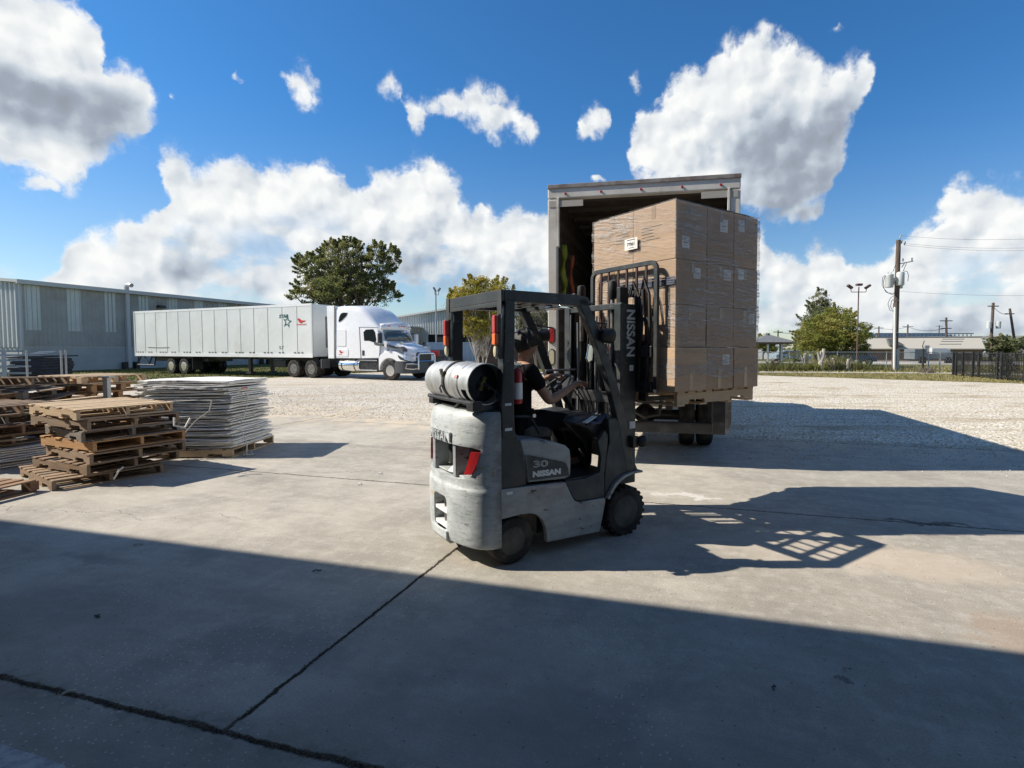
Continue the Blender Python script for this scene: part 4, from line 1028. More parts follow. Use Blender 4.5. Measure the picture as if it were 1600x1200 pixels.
# inside the upper opening: grille bars and dark core
b = MB(); b.bb((-.205, .05, .66), (-.195, .95, .93)); b.build('radiator', M['dark'], fk)
for l0 in (.30, .70):
    b = MB(); b.bb((-.36, l0-.028, .668), (-.24, l0+.028, .915)); b.build('grille_bar', M['greypaint'], fk, bevel=.008)
b = MB(); b.prism([(.16, .672), (.84, .672), (.80, .688), (.5, .682), (.20, .688)], -.335, -.21, 'x'); b.build('opening_ledge', M['cw'], fk, bevel=.004)
b = MB(); b.prism([(-.35, .69), (-.24, .69), (-.24, .78)], .36, .44, 'y'); b.build('bracket', M['whitepaint'], fk)
b = MB(); b.bb((-.175, .38, .24), (-.165, .62, .50)); b.build('hitch_core', M['dark'], fk)
for z in (.36, .245):
    b = MB(); b.bb((-.385, .385, z), (-.17, .615, z+.028)); b.build('hitch_plate', M['whitepaint'], fk, bevel=.004)
b = MB(); b.cyl((-.34, .5, .22), (-.34, .5, .47), .016, seg=10); b.build('hitch_pin', M['steel'], fk, smooth=True)
# lower lip under the hitch opening
b = MB(); b.prism([(-.405, .17), (-.405, .235), (-.36, .235), (-.30, .13), (-.37, .13)], .36, .66, 'y'); b.build('tow_lip', M['cw'], fk, bevel=.008)
# tail lights in the opening's ends
for sgn in (0, 1):
    L0 = lambda l: 1-l if sgn else l
    b = MB(); vs = []
    for z, la, lb in ((.715, .105, .165), (.76, .078, .142), (.82, .060, .122), (.885, .047, .105)):
        for l_ in (la, (la+lb)/2, lb): vs.append((cw_s(l_)-.001+.006, L0(l_), z))
    n = 3; fs = []
    for j in range(3):
        for i in range(2): fs.append((j*n+i, j*n+i+1, (j+1)*n+i+1, (j+1)*n+i))
    b.add(vs, fs); b.add([(x+.03, y, z) for x, y, z in vs], fs)
    o = b.build('tail_light', M['redlens'], fk); o.modifiers.new('solid', 'SOLIDIFY').thickness = .012
# raised lettering around the back
def onback(z0, size):
    def f(x, y, z): return Vector((cw_s(min(.98, max(.02, .5-x)), -.004)-.009-z, .5-x, z0+y))
    return f
textmesh('NISSAN', .105, .009, M['cw'], 'raised_letters', fk, onback(.935, .1), spacing=1.12, bold=.002)
# cap rail on top
b = MB(); b.prism(cw_outline(.72, -.03), 1.178, 1.192, 'z'); b.build('weight_top', M['black'], fk)

# --- lower side panels (near and far)
skirt = FP((781, 765), (884, 753.5), (888, 763), (895, 777.5), (899, 783), (905, 785), (946, 777.5), (946, 785), (941, 812), (936.7, 830.6), (855, 847.6), (854.6, 835), (852, 822), (847, 812), (841, 805.6), (834, 803), (828, 802.4), (812, 804.6), (781, 812.5))
def sidepair(name, poly, t0, t1, m, bevel=.006, both=True, near=True, smooth=False):
    out = []
    if near:
        b = MB(); b.prism(poly, t0, t1, 'y'); out.append(b.build(name, m, fk, bevel=bevel, fix=True))
    if both:
        b = MB(); b.prism(poly, W_-t1, W_-t0, 'y'); out.append(b.build(name, m, fk, bevel=bevel, fix=True))
    return out
sidepair('side_skirt', skirt, 0.0, .05, M['greypaint'])
step = FP((884.5, 752), (888, 762), (895.5, 776), (899.5, 781.5), (905, 783.5), (946, 776), (945, 742), (950, 700), (951, 680), (946, 672), (935, 690), (940, 715), (938, 738), (915, 748))
sidepair('step_panel', step, .006, .05, M['cowl'])
b = MB(); b.prism(FP((884, 752), (946, 745), (946, 772), (900, 780)), .05, .95, 'y'); b.build('floor_well', M['black'], fk)
# floor plate with tread and pedals
sF, zF = FS(900, 748)
b = MB(); b.bb((.48, .03, zF-.03), (1.0, .97, zF)); b.build('floor_plate', M['blackplastic'], fk)
for l_ in (.28, .42):
    b = MB(); b.box((.83, l_, zF+.15), (.02, .07, .11), ry=R(-35)); b.tube([(.84, l_, zF+.13), (.93, l_, zF+.02)], .010, 6); b.build('pedal', M['chrome'] if l_ < .3 else M['black'], fk, bevel=.004)
# tall charcoal panel behind the seat hood
tall = FP((781.5, 764.5), (782.5, 673), (803, 671.5), (808, 680), (812, 692), (817, 708), (821, 730), (823, 757.5), (806, 761))
sidepair('pillar_cover', tall, .004, .06, M['charcoal'])
# seat hood / engine cover
hood = FP((813, 689), (820, 687.2), (850, 688), (872, 692), (886, 696.5), (892.5, 703), (894, 716), (893.6, 743), (889, 748.5), (826.5, 755), (823.5, 738), (819, 715))
b = MB(); b.prism(hood, .012, .988, 'y'); b.build('engine_hood', M['greypaint'], fk, bevel=.018, seg=3, fix=True)
lab = FP((822.5, 711.5), (829, 711), (879, 720.5), (885, 723.5), (888.5, 731), (890, 743.8), (827, 752))
b = MB(); b.prism(lab, .0045, .013, 'y'); lo = b.build('decal_panel', M['cowl'], fk, bevel=.003, fix=True)
b = MB()
pl = [Vector((s_, .006, z_)) for s_, z_ in lab]; b.tube(pl, .0035, 5, closed=True); b.build('decal_rim', M['greypaint'], fk)
# lettering on the side panel, following its slope
def onside(px, py, qx, qy, h_px, text, outline=0, bold=0, yoff=.003, ext=.0012):
    (s0, z0), (s1, z1) = FS(px, py), FS(qx, qy)
    h = (FS(px, py-h_px)[1]-z0)
    dx, dz = (s1-s0), (z1-z0); wd = math.hypot(dx, dz)
    o = textmesh(text, h/.72, ext, M['letter'], 'lettering', fk, None, align='LEFT', outline=outline, bold=bold)
    xs = [v.co.x for v in o.data.vertices]; w0 = max(xs)-min(xs); k = wd/w0; mn = min(xs)
    for v in o.data.vertices:
        x = (v.co.x-mn)*k; z = v.co.y
        v.co = Vector((s0+dx/wd*x-dz*.0, yoff-v.co.z, z0+dz/wd*x+z))
    o.data.update(); return o
onside(832.7, 745.5, 876.5, 740, 8.6, 'NISSAN', bold=.0035)
onside(833.5, 730.5, 856.5, 728.5, 10.4, '30', outline=.0022)
# faded pink stripe along the skirt top
b = MB(); s0, z0 = FS(833, 763); s1, z1 = FS(882, 757); b.prism([(s0, z0-.012), (s1, z1-.022), (s1-.005, z1+.003), (s0, z0+.006)], -.0012, .002, 'y')
b.build('faded_stripe', pbr('faded_pink', (.30, .22, .25), .6, col2=(.36, .36, .36), nscale=16), fk)
for px in (792, 820): b = MB(); s0, z0 = FS(px, 771); b.bb((s0, -.0012, z0-.012), (s0+.05, .002, z0+.008)); b.build('worn_sticker', M['sticker'], fk) if px == 792 else None

# --- front cowl with wheel arch
cowl = FP((951, 655), (963, 653), (968, 662), (985, 705), (997, 734), (985, 736), (972, 741), (962, 750), (955, 760), (948, 773), (946.5, 777), (945.5, 745), (948, 715), (953, 690), (952, 670))
sidepair('front_cowl', cowl, .002, .10, M['cowl'], bevel=.01)
lip = FP((946.3, 778), (951, 767), (957, 756), (965, 747), (974, 741), (985, 736.5), (1001, 734), (1001, 737), (986, 739.5), (976, 744), (968, 750), (960, 759), (954, 769), (949, 779))
sidepair('fender_lip', lip, -.03, .12, M['greypaint'], bevel=.003)
b = MB(); b.prism(FP((908, 664), (925, 656), (952, 650), (960, 656), (965, 672), (950, 690), (930, 672)), .10, .90, 'y'); b.build('dashboard', M['cowl'], fk, bevel=.02, seg=3, fix=True)
b = MB(); b.prism([(.62, 1.02), (.70, 1.06), (.95, 1.08), (.98, 1.04), (.95, .60), (.90, .58), (.86, .80)], .25, .80, 'y'); b.build('steering_console', M['blackplastic'], fk, bevel=.02, fix=True)
# cloth left on the cowl
b = MB(); s0, z0 = FS(905, 663, .06)
b.grid(lambda u, v: Vector((s0+.10+.20*u, .03+.18*v, z0-.02+.075*u+.018*math.sin(u*9+v*5)+.012*math.sin(v*13))), 14, 8); o = b.build('folded_cloth', M['bluecloth'], fk, smooth=True); o.modifiers.new('solid', 'SOLIDIFY').thickness = .012
b = MB(); b.box((s0+.12, .07, z0+.03), (.16, .05, .006), rz=.3, ry=-.25); b.build('paper', M['sticker'], fk)

# --- frame between the panels
b = MB(); b.prism([(-.12, .16), (-.12, .60), (.50, .60), (.50, .52), (.95, .42), (.95, .12), (.32, .12), (.32, .28), (.15, .38), (-.05, .38)], .20, .80, 'y'); b.build('chassis', M['black'], fk, fix=True)
b = MB(); b.prism([(-.11, .60), (-.11, 1.02), (.02, 1.0), (.05, .90), (.12, .60)], .05, .95, 'y'); b.build('rear_bulkhead', M['black'], fk, fix=True)
b = MB(); b.cyl((1.14, .05, .21), (1.14, .95, .21), .07, seg=14); b.build('drive_axle', M['black'], fk, smooth=True)

# --- wheels
def wheel(nm, s_, l_, r, w, out, lugs=0, hubr=.62, turn=0.0):
    """out=-1: outer face toward near side"""
    par = bpy.data.objects.new(nm, None); COL.objects.link(par); par.parent = fk
    par.location = (s_, l_, r); par.rotation_euler.z = turn
    t_ = MB(); h = w/2
    prof = [(-h, r*hubr), (-h, r*.93), (-h*.86, r*.985), (-h*.6, r), (h*.6, r), (h*.86, r*.985), (h, r*.93), (h, r*hubr)]
    t_.lathe(prof, (0, 0, 0), (0, 1, 0), 40, close=True)
    if lugs:
        for i in range(lugs):
            a = 2*PI*i/lugs; q = Matrix.Rotation(a, 4, 'Y')
            t_.box((0, -h*.5, r*1.0), (r*.13, h*.95, r*.07), M=q); t_.box((r*.10, h*.5, r*1.0), (r*.13, h*.95, r*.07), M=q)
    t_.build('tyre', M['rubber'], par, smooth=True, angle=30)
    d = MB(); o = out
    pr = [(h*o*.98, r*hubr*1.02), (h*o*.98, r*hubr*.93), (h*o*.55, r*hubr*.86), (h*o*.5, r*.28), (h*o*.85, r*.25), (h*o*.9, r*.10), (h*o*.9, .002)]
    d.lathe(pr, (0, 0, 0), (0, 1, 0), 32); d.build('rim', M['hub'], par, smooth=True, fix=True)
    for i in range(6):
        nb = MB(); a = 2*PI*i/6+.3; nb.cyl((math.cos(a)*r*.40, h*o*.5, math.sin(a)*r*.40), (math.cos(a)*r*.40, h*o*.72, math.sin(a)*r*.40), r*.05, seg=6)
        nb.build('wheel_nut', M['steel'] if lugs else M['hub'], par)
    return par
wheel('wheel', -.008, .095, .180, .165, -1, turn=R(0))
wheel('wheel', -.008, W_-.095, .180, .165, 1)
wheel('wheel', 1.125, .060, .213, .15, -1, lugs=22, hubr=.68)
wheel('wheel', 1.125, W_-.060, .213, .15, 1, lugs=22, hubr=.68)

# --- overhead guard
def pillar_poly(pts, l): return [FS(a, b, l) for a, b in pts]
rp = [(-.105, .98), (-.115, 1.20), (-.085, 1.70), (-.078, 2.02), (.010, 2.02), (.006, 1.70), (-.002, 1.20), (.005, .98)]
for l0 in (0.0, W_-.09):
    b = MB(); b.prism(rp, l0, l0+.09, 'y'); b.build('rear_pillar', M['charcoal'], fk, bevel=.008, fix=True)
fp = FP((903.5, 468), (916.5, 466.5), (942, 527), (963, 592), (977, 650), (987, 706), (990.5, 738), (979.5, 738), (973, 700), (965, 655), (951, 597), (930, 534))
for l0 in (0.0, W_-.07):
    b = MB(); b.prism(fp, l0, l0+.07, 'y'); b.build('front_pillar', M['charcoal'], fk, bevel=.006, fix=True)
gz = 2.082
(sa, za), (sb, zb) = FS(791, 451), FS(915, 463)
for l0 in (0.0, W_-.07):
    b = MB(); b.prism([(-.085, gz), (.60, gz), (.70, gz-.016), (.735, gz-.055), (.70, gz-.085), (-.085, gz-.085)], l0, l0+.07, 'y'); b.build('guard_rail', M['charcoal'], fk, bevel=.006, fix=True)
b = MB(); b.bb((-.105, .0, gz-.085), (-.085, W_, gz)); b.bb((-.105, .02, 1.965), (-.09, .98, gz-.085)) ; b.build('rear_crossbar', M['charcoal'], fk, bevel=.004)
b = MB(); b.bb((.655, .07, gz-.085), (.715, W_-.07, gz-.02)); b.build('front_crossbar', M['charcoal'], fk, bevel=.006)
for l_ in (.27, .50, .73): b = MB(); b.bb((-.085, l_-.022, gz-.055), (.66, l_+.022, gz-.012)); b.build('guard_bar', M['black'], fk, bevel=.004)
for s_ in (.06, .20, .34, .48): b = MB(); b.bb((s_-.010, .07, gz-.070), (s_+.010, W_-.07, gz-.0565)); b.build('guard_slat', M['black'], fk)
b = MB(); b.box((.55, .20, gz-.095), (.14, .22, .02)); b.build('roof_lamp', M['chrome'], fk, bevel=.004)
# corner plates
for l0 in (-.004, W_-.056): b = MB(); b.bb((-.112, l0, 1.90), (-.106, l0+.06, gz)); b.build('corner_plate', M['cowl'], fk)
# pillar lamps: red, orange, clear, stacked on the rear pillars
for l0 in (.045, W_-.045):
    for z0, z1, m, nm in ((1.76, 1.895, 'redlens', 'stop_lamp'), (1.675, 1.76, 'orangelens', 'turn_lamp')):
        b = MB(); b.prism(rrect(l0-.028, z0, l0+.022, z1-.002, .010), -.155, -.105, 'x'); b.build(nm, M[m], fk, bevel=.006, fix=True)
    b = MB(); b.lathe([(0, .035), (.02, .035), (.035, .028), (.042, .012)], (-.108, l0, 1.625), (-1, 0, 0), 20); b.v = [Vector((p.x, l0+(p.y-l0)*.75, 1.622+(p.z-1.622)*1.4)) for p in b.v]
    b.build('reversing_lamp', M['clearlens'], fk, smooth=True)
    b = MB(); b.bb((-.125, l0-.03, 1.57), (-.105, l0+.03, 1.90)); b.build('lamp_bracket', M['black'], fk)
# vent slots and two small plates on the near pillar
for px, py, w, h in ((794, 632, 10, 4.5), (794.5, 671, 11, 5.5)):
    s0, z0 = FS(px-w/2, py+h/2); s1, z1 = FS(px+w/2, py-h/2)
    b = MB(); b.bb((s0, -.0035, z0), (s1, 0.0, z1)); b.build('maker_plate', M['letter'], fk)
b = MB()
for i in range(22): b.bb((-.085, -.003, 1.26+i*.0115), (-.035, -.0005, 1.265+i*.0115))
b.build('grip_strip', M['black'], fk)
# extinguisher clamped inside the pillar
b = MB(); s0 = .052
for za_, zb_, m in ((1.235, 1.265, 'redpaint'), (1.267, 1.40, 'sticker'), (1.402, 1.475, 'redpaint')): pass
ex = bpy.data.objects.new('fire_extinguisher_mount', None); COL.objects.link(ex); ex.parent = fk
b = MB(); b.lathe([(0, .036), (.012, .041), (.235, .041), (.262, .030), (.275, .014)], (s0, .05, 1.225), (0, 0, 1), 24); b.build('bottle', M['redpaint'], ex, smooth=True)
b = MB(); b.lathe([(0, .0418), (.125, .0418)], (s0, .05, 1.262), (0, 0, 1), 24); b.build('label', M['sticker'], ex, smooth=True)
b = MB(); b.tube([(s0, .05, 1.50), (s0, .05, 1.535), (s0-.02, .05, 1.555), (s0-.05, .05, 1.55)], .008, 6); b.box((s0+.01, .05, 1.53), (.05, .02, .02)); b.build('valve', M['chrome'], ex)
b = MB(); b.tube([(s0, .012, 1.505), (s0+.035, .008, 1.52), (s0+.045, .010, 1.47), (s0+.043, .02, 1.42)], .006, 6); b.build('hose', M['black'], ex)
# seat
b = MB(); b.prism(FP((812, 668), (830, 662), (852, 664), (862, 670), (861, 684), (815, 688), l=.30), .27, .74, 'y'); b.build('seat_cushion', M['blackplastic'], fk, bevel=.03, seg=3, fix=True)
b = MB(); b.prism([(.04, 1.02), (.00, 1.36), (.05, 1.40), (.10, 1.36), (.14, 1.04)], .28, .73, 'y'); b.build('seat_backrest', M['blackplastic'], fk, bevel=.035, seg=3, fix=True)
b = MB(); b.tube([FSv for FSv in [(FS(805, 651, .2)[0], .2, FS(805, 651, .2)[1]), (FS(829, 651, .2)[0], .2, FS(829, 651, .2)[1]), (FS(843, 678, .2)[0], .2, FS(843, 678, .2)[1])]], .011, 6); b.build('hip_guard', M['black'], fk, smooth=True)
b = MB(); p_ = FS(832, 649, .2); b.cyl((p_[0], .185, p_[1]), (p_[0], .17, p_[1]), .016, seg=12); b.build('hip_guard_bolt', M['chrome'], fk)
# steering wheel + knob, lever bank
st = Vector((.76, .52, 1.30)); q = Euler((0, R(-38), 0)).to_matrix()
b = MB(); b.tube([st+q @ Vector((.16*math.cos(a), .16*math.sin(a), 0)) for a in np.linspace(0, 2*PI, 25)[:-1]], .013, 8, closed=True)
for a in (0, 2.09, 4.19): b.tube([st, st+q @ Vector((.155*math.cos(a), .155*math.sin(a), 0))], .010, 6)
b.cyl(st+q @ Vector((0, 0, -.02)), st+q @ Vector((0, 0, .015)), .04, seg=16); b.build('steering_wheel', M['blackplastic'], fk, smooth=True)
b = MB(); b.tube([st, (.92, .52, 1.08)], .026, 10); b.build('steering_column', M['black'], fk, smooth=True)
for i, l_ in enumerate((.20, .255, .31, .365)):
    b = MB(); b.tube([(.93, l_, 1.06), (.89, l_, 1.20), (.845-.01*i, l_, 1.285)], .006, 6); b.lathe([(0, .008), (.012, .015), (.03, .015), (.038, .006)], (.845-.01*i, l_, 1.28), (-.2, 0, 1), 10); b.build('hydraulic_lever', M['greyrod'] if i == 1 else M['black'], fk, smooth=True)
# far dash rail and lamps on the far front pillar
b = MB(); b.tube([(.80, .78, 1.435), (1.12, .72, 1.44)], .012, 6); b.build('grab_rail', M['greyrod'], fk)
def worklamp(s_, l_, z_):
    par = bpy.data.objects.new('work_lamp', None); COL.objects.link(par); par.parent = fk; par.location = (s_, l_, z_)
    b = MB(); b.lathe([(-.055, .022), (-.045, .045), (.0, .062), (.045, .068), (.062, .066)], (0, 0, 0), (1, 0, -.05), 24); b.build('lamp_body', M['blackplastic'], par, smooth=True)
    b = MB(); b.lathe([(.062, .060), (.066, .050), (.068, .002)], (0, 0, 0), (1, 0, -.05), 24); b.build('lamp_glass', M['chrome'], par, smooth=True)
    b = MB(); b.tube([(0, 0, .06), (.01, 0, .10), (-.07, .02, .10)], .007, 6); b.build('lamp_arm', M['black'], par)
s0, z0 = FS(946, 524, -.02); worklamp(s0, -.02, z0)
s0, z0 = FS(846, 524, .98); worklamp(s0, .98, z0)
b = MB(); s0, z0 = FS(838, 510, .98); s1, z1 = FS(862, 512, .98); b.tube([(s0, .98, z0), (s1, .98, z1), (s1, .98, z1-.06)], .008, 6); b.build('lamp_rail', M['black'], fk)
# round mirror lens near the mast and small mirror
b = MB(); p_ = [FS(a, c, .30) for a, c in ((919, 538), (927, 540), (925, 563), (918, 567), (915.5, 560))]
b.prism(p_, .29, .305, 'y'); b.build('mirror', M['chrome'], fk, bevel=.006, fix=True)
b = MB(); s0, z0 = FS(999, 690, -.05); b.lathe([(-.02, .02), (0, .045), (.03, .055), (.05, .05)], (s0, -.05, z0), (.9, -.2, 0), 20); b.box((s0-.04, .0, z0), (.06, .10, .10)); b.build('front_side_lamp', M['black'], fk, smooth=True)
p_ = FS(948, 548, .04); b = MB(); b.box((p_[0], .04, p_[1]), (.018, .018, .085), ry=R(25)); b.build('red_reflector', M['redpaint'], fk, bevel=.003)

# --- mast
M_S0, M_S1 = 1.14, 1.33
for l0 in (.095, .86):
    inner = l0+.085 if l0 < .5 else l0
    b = MB(); b.prism([(M_S0, l0), (M_S1, l0), (M_S1, l0+.085), (M_S1-.03, l0+.085), (M_S1-.03, l0+.02), (M_S0+.03, l0+.02), (M_S0+.03, l0+.085), (M_S0, l0+.085)] if l0 < .5 else
                      [(M_S0, l0), (M_S0+.03, l0), (M_S0+.03, l0+.065), (M_S1-.03, l0+.065), (M_S1-.03, l0), (M_S1, l0), (M_S1, l0+.085), (M_S0, l0+.085)], .42 if l0 < .2 else .10, 2.045, 'z')
    b.build('outer_mast', M['charcoal'], fk, bevel=.004, fix=True)
    l1 = l0+.055 if l0 < .5 else l0-.03
    b = MB(); b.bb((M_S0+.045, l1, .6), (M_S1-.045, l1+.05, 2.20)); b.build('inner_mast', M['black'], fk, bevel=.005)
b = MB(); b.bb((M_S0+.01, .095, 2.0), (M_S0+.05, .945, 2.055)); b.build('mast_tie', M['charcoal'], fk, bevel=.005)
b = MB(); b.bb((M_S0-.02, .18, 1.15), (M_S0+.03, .86, 1.25)); b.build('mast_tie', M['black'], fk, bevel=.005)
b = MB(); b.bb((M_S0+.05, .15, .62), (M_S0+.10, .90, .74)); b.build('mast_tie', M['black'], fk, bevel=.005)
for l_ in (.27, .74):
    b = MB(); b.cyl((1.20, l_, .5), (1.20, l_, 1.72), .032, seg=16); b.build('lift_cylinder', M['black'], fk, smooth=True)
    b = MB(); b.cyl((1.20, l_, 1.72), (1.20, l_, 2.12), .021, seg=12); b.build('cylinder_rod', M['steel'], fk, smooth=True)
    b = MB(); b.lathe([(0, .03), (.02, .042), (.13, .042), (.16, .038), (.17, .02)], (1.20, l_, 2.10), (0, 0, 1), 16); b.build('rod_cap', M['blackplastic'], fk, smooth=True)
b = MB(); b.cyl((1.27, .50, .7), (1.27, .50, 1.60), .045, seg=18); b.build('free_lift_cylinder', M['black'], fk, smooth=True)
# chains, hoses and rods between the uprights
for i, (l_, s_, z0, z1, r, m) in enumerate(((.35, 1.22, .8, 2.0, .006, 'steel'), (.38, 1.24, .8, 2.05, .006, 'steel'), (.62, 1.22, .8, 2.0, .006, 'steel'), (.65, 1.24, .8, 2.05, .006, 'steel'),
        (.44, 1.15, .9, 1.95, .010, 'greyrod'), (.56, 1.15, 1.0, 1.96, .010, 'black'), (.82, 1.13, .95, 1.98, .009, 'greyrod'), (.20, 1.12, .9, 1.7, .012, 'greyrod'), (.69, 1.12, .9, 1.9, .014, 'greyrod'))):
    b = MB(); b.tube([(s_, l_, z0), (s_+.01*math.sin(i), l_+.006, (z0+z1)/2), (s_, l_, z1)], r, 6)
    b.build('lift_chain' if r < .007 else 'hydraulic_hose', M[m], fk, smooth=True)
for k, (l_, dz) in enumerate(((.08, 0), (.11, .05), (.14, .02), (-.02, .08))):
    pts = [(1.36, l_+.02, 1.25), (1.37, l_, 1.6), (1.36, l_-.03, 1.85), (1.38, l_, 2.05+dz), (1.37, l_+.06, 2.20+dz), (1.36, l_+.10, 2.12)]
    b = MB(); b.tube(pts, .014, 7); b.build('hydraulic_hose', M['blackplastic'], fk, smooth=True)
for l_ in (.04, .13):
    b = MB(); b.cyl((1.375, l_, 1.95), (1.375, l_+.01, 2.18), .026, .022, seg=12); b.build('hose_guard', M['blackplastic'], fk, smooth=True)
# vertical lettering on the near upright (top of the letters to the right, reads downwards)
l_m = .095
(sT, zT), (sB, zB) = FS(985, 484, l_m), FS(985, 557, l_m)
o = textmesh('NISSAN', .1, .001, M['letter'], 'lettering', fk, None, align='LEFT', bold=.003)
xs = [v.co.x for v in o.data.vertices]; ys = [v.co.y for v in o.data.vertices]; kx = (zT-zB)/(max(xs)-min(xs)); ky = (FS(992, 520, l_m)[0]-FS(979, 520, l_m)[0])/(max(ys)-min(ys))
s_l = FS(979, 520, l_m)[0]
for v in o.data.vertices: v.co = Vector((s_l+(v.co.y-min(ys))*ky, l_m-.0025-v.co.z, zT-(v.co.x-min(xs))*kx))
o.data.update()
def plate(px, py, w, h, m, nm='sticker', l=l_m):
    s0, z0 = FS(px-w/2, py+h/2, l); s1, z1 = FS(px+w/2, py-h/2, l)
    b = MB(); b.bb((s0, l-.002, z0), (s1, l, z1)); b.build(nm, M[m], fk)
plate(986.5, 575, 6, 9, 'letter'); plate(988, 664, 9, 12, 'sticker')
# tilt cylinder and clutter low in the mast
for l_ in (.16, .84): b = MB(); b.cyl((.70, l_, .45), (1.15, l_, .66), .028, seg=12); b.build('tilt_cylinder', M['black'], fk, smooth=True)
# --- carriage, forks, load backrest, shifted to the near side
LB0, LB1 = -.125, .81; BS = 1.385
for z in (1.30, 1.62): b = MB(); b.bb((BS-.03, LB0+.05, z-.05), (BS+.0, LB1-.05, z+.05)); b.build('carriage_bar', M['black'], fk, bevel=.006)
b = MB(); b.bb((BS-.10, .18, 1.15), (BS-.03, .80, 1.70)); b.build('carriage_plate', M['black'], fk, bevel=.01)
fr = [(LB0+.02, 1.25)]+[(LB0+.02, 2.34)]+[(p[0], p[1]) for p in arc(LB0+.09, 2.34, .07, 180, 90, 5)][1:]+[(p[0], p[1]) for p in arc(LB1-.09, 2.34, .07, 90, 0, 5)]+[(LB1-.02, 1.25)]
b = MB()
def bar(b, p, q, w=.035, t=.018):
    p = Vector((BS, *p)); q = Vector((BS, *q)); d = q-p; L = d.length; a = math.atan2(d.z, d.y)
    b.box((0, 0, 0), (t, L+.004, w), M=Matrix.Translation((p+q)/2) @ Matrix.Rotation(a, 4, 'X'))
for p, q in zip(fr, fr[1:]): bar(b, p, q, .042, .03)
b.build('backrest_frame', M['charcoal'], fk, bevel=.003)
for i in range(1, 7):
    l_ = LB0+.02+(LB1-LB0-.04)*i/7
    b = MB(); bar(b, (l_, 1.62), (l_+.01*math.sin(i*3), 2.40), .020, .016); b.build('backrest_bar', pbr('brown_black_bar', (.05, .022, .018), .5) if i == 1 else bpy.data.materials['brown_black_bar'], fk)
b = MB(); b.bb((BS-.012, LB0+.03, 1.89), (BS+.012, .12, 1.93)); b.build('backrest_brace', M['charcoal'], fk)
for l_ in (.02, .56):
    b = MB(); b.prism([(BS, 1.165), (BS, 1.72), (BS+.035, 1.72), (BS+.035, 1.205), (BS+1.0, 1.185), (BS+1.05, 1.168)], l_, l_+.10, 'y'); b.build('fork', M['black'], fk, bevel=.004, fix=True)

# --- gas bottle on the weight
tk = thing('gas_bottle', 'dented aluminium gas bottle strapped crosswise on the back of the forklift', 'gas bottle', FK_O, FK_A)
TS, TZ = -.205, 1.385
b = MB()
prof = [(1.0, .03), (.985, .085), (.95, .125), (.90, .149), (.83, .157), (.56, .157), (.545, .163), (.50, .163), (.485, .157), (.37, .157), (.355, .165), (.315, .165), (.30, .157), (.25, .157), (.235, .147), (.22, .15), (.215, .155)]
b.lathe(prof, (TS, 0, TZ), (0, 1, 0), 48); b.build('tank_body', M['alu'], tk, smooth=True, fix=True, angle=30)
b = MB(); r0, r1 = .155, .149; n = 48; vs = []; fs = []
for i in range(n+1):
    a = 2*PI*i/n; x, z = math.cos(a), math.sin(a)
    vs += [(TS+x*r0, .055, TZ+z*r0), (TS+x*r0, .22, TZ+z*r0), (TS+x*r1, .22, TZ+z*r1), (TS+x*r1, .055, TZ+z*r1)]
for i in range(n):
    # open handle slots in the collar
    a = (360*i/n) % 360
    hole = 188 < a < 235
    o_ = 4*i; q_ = 4*(i+1)
    if hole:
        continue
    fs += [(o_, o_+1, q_+1, q_), (o_+2, o_+3, q_+3, q_+2), (o_, q_, q_+3, o_+3), (o_+1, o_+2, q_+2, q_+1)]
# bridge rims past the slot
for i in range(n):
    a = (360*i/n) % 360
    if 188 < a < 235:
        for y0, y1 in ((.055, .095), (.18, .22)):
            x0, z0 = math.cos(2*PI*i/n), math.sin(2*PI*i/n); x1, z1 = math.cos(2*PI*(i+1)/n), math.sin(2*PI*(i+1)/n)
            k = len(vs); vs += [(TS+x0*r0, y0, TZ+z0*r0), (TS+x0*r0, y1, TZ+z0*r0), (TS+x1*r0, y1, TZ+z1*r0), (TS+x1*r0, y0, TZ+z1*r0)]
            fs.append((k, k+1, k+2, k+3))
b.add(vs, fs); b.build('collar', M['alu'], tk, smooth=True, angle=40)
b = MB(); b.lathe([(-.02, .148), (.03, .148), (.05, .10), (.06, .04)], (TS, .20, TZ), (0, -1, 0), 28); b.build('head', M['black'], tk, smooth=True)  # black colour stands in for the shade inside the collar
b = MB(); b.cyl((TS, .16, TZ), (TS, .10, TZ), .020, seg=12); b.cyl((TS-.02, .12, TZ-.05), (TS+.02, .12, TZ+.05), .016, seg=10); b.box((TS+.05, .13, TZ-.03), (.03, .05, .03)); b.build('valve', pbr('brass', (.22, .17, .07), .5, .6), tk)
b = MB(); b.tube([(TS, .10, TZ), (TS+.03, .06, TZ-.02), (TS+.10, .03, TZ-.08), (TS+.14, .04, TZ-.12), (TS+.15, .12, TZ-.18)], .010, 8); b.build('gas_hose', M['black'], tk, smooth=True)
b = MB(); b.lathe([(.47, .1648), (.51, .1648)], (TS, 0, TZ), (0, 1, 0), 48); b.v = [v for v in b.v]; st_ = b.build('strap', M['black'], tk, smooth=True)
b = MB(); b.box((TS-.155, .50, TZ+.04), (.02, .035, .13), ry=R(-14)); b.build('strap_latch', M['steel'], tk, bevel=.004)
b = MB(); b.tube([(TS-.168, .495, TZ-.02), (TS-.174, .52, TZ-.05), (TS-.165, .50, TZ-.085)], .008, 6); b.build('latch_hook', M['chrome'], tk)
b = MB(); b.box((TS-.1495, .265, TZ+.055), (.004, .05, .024), ry=R(20)); b.build('red_label', M['pinkink'], tk)
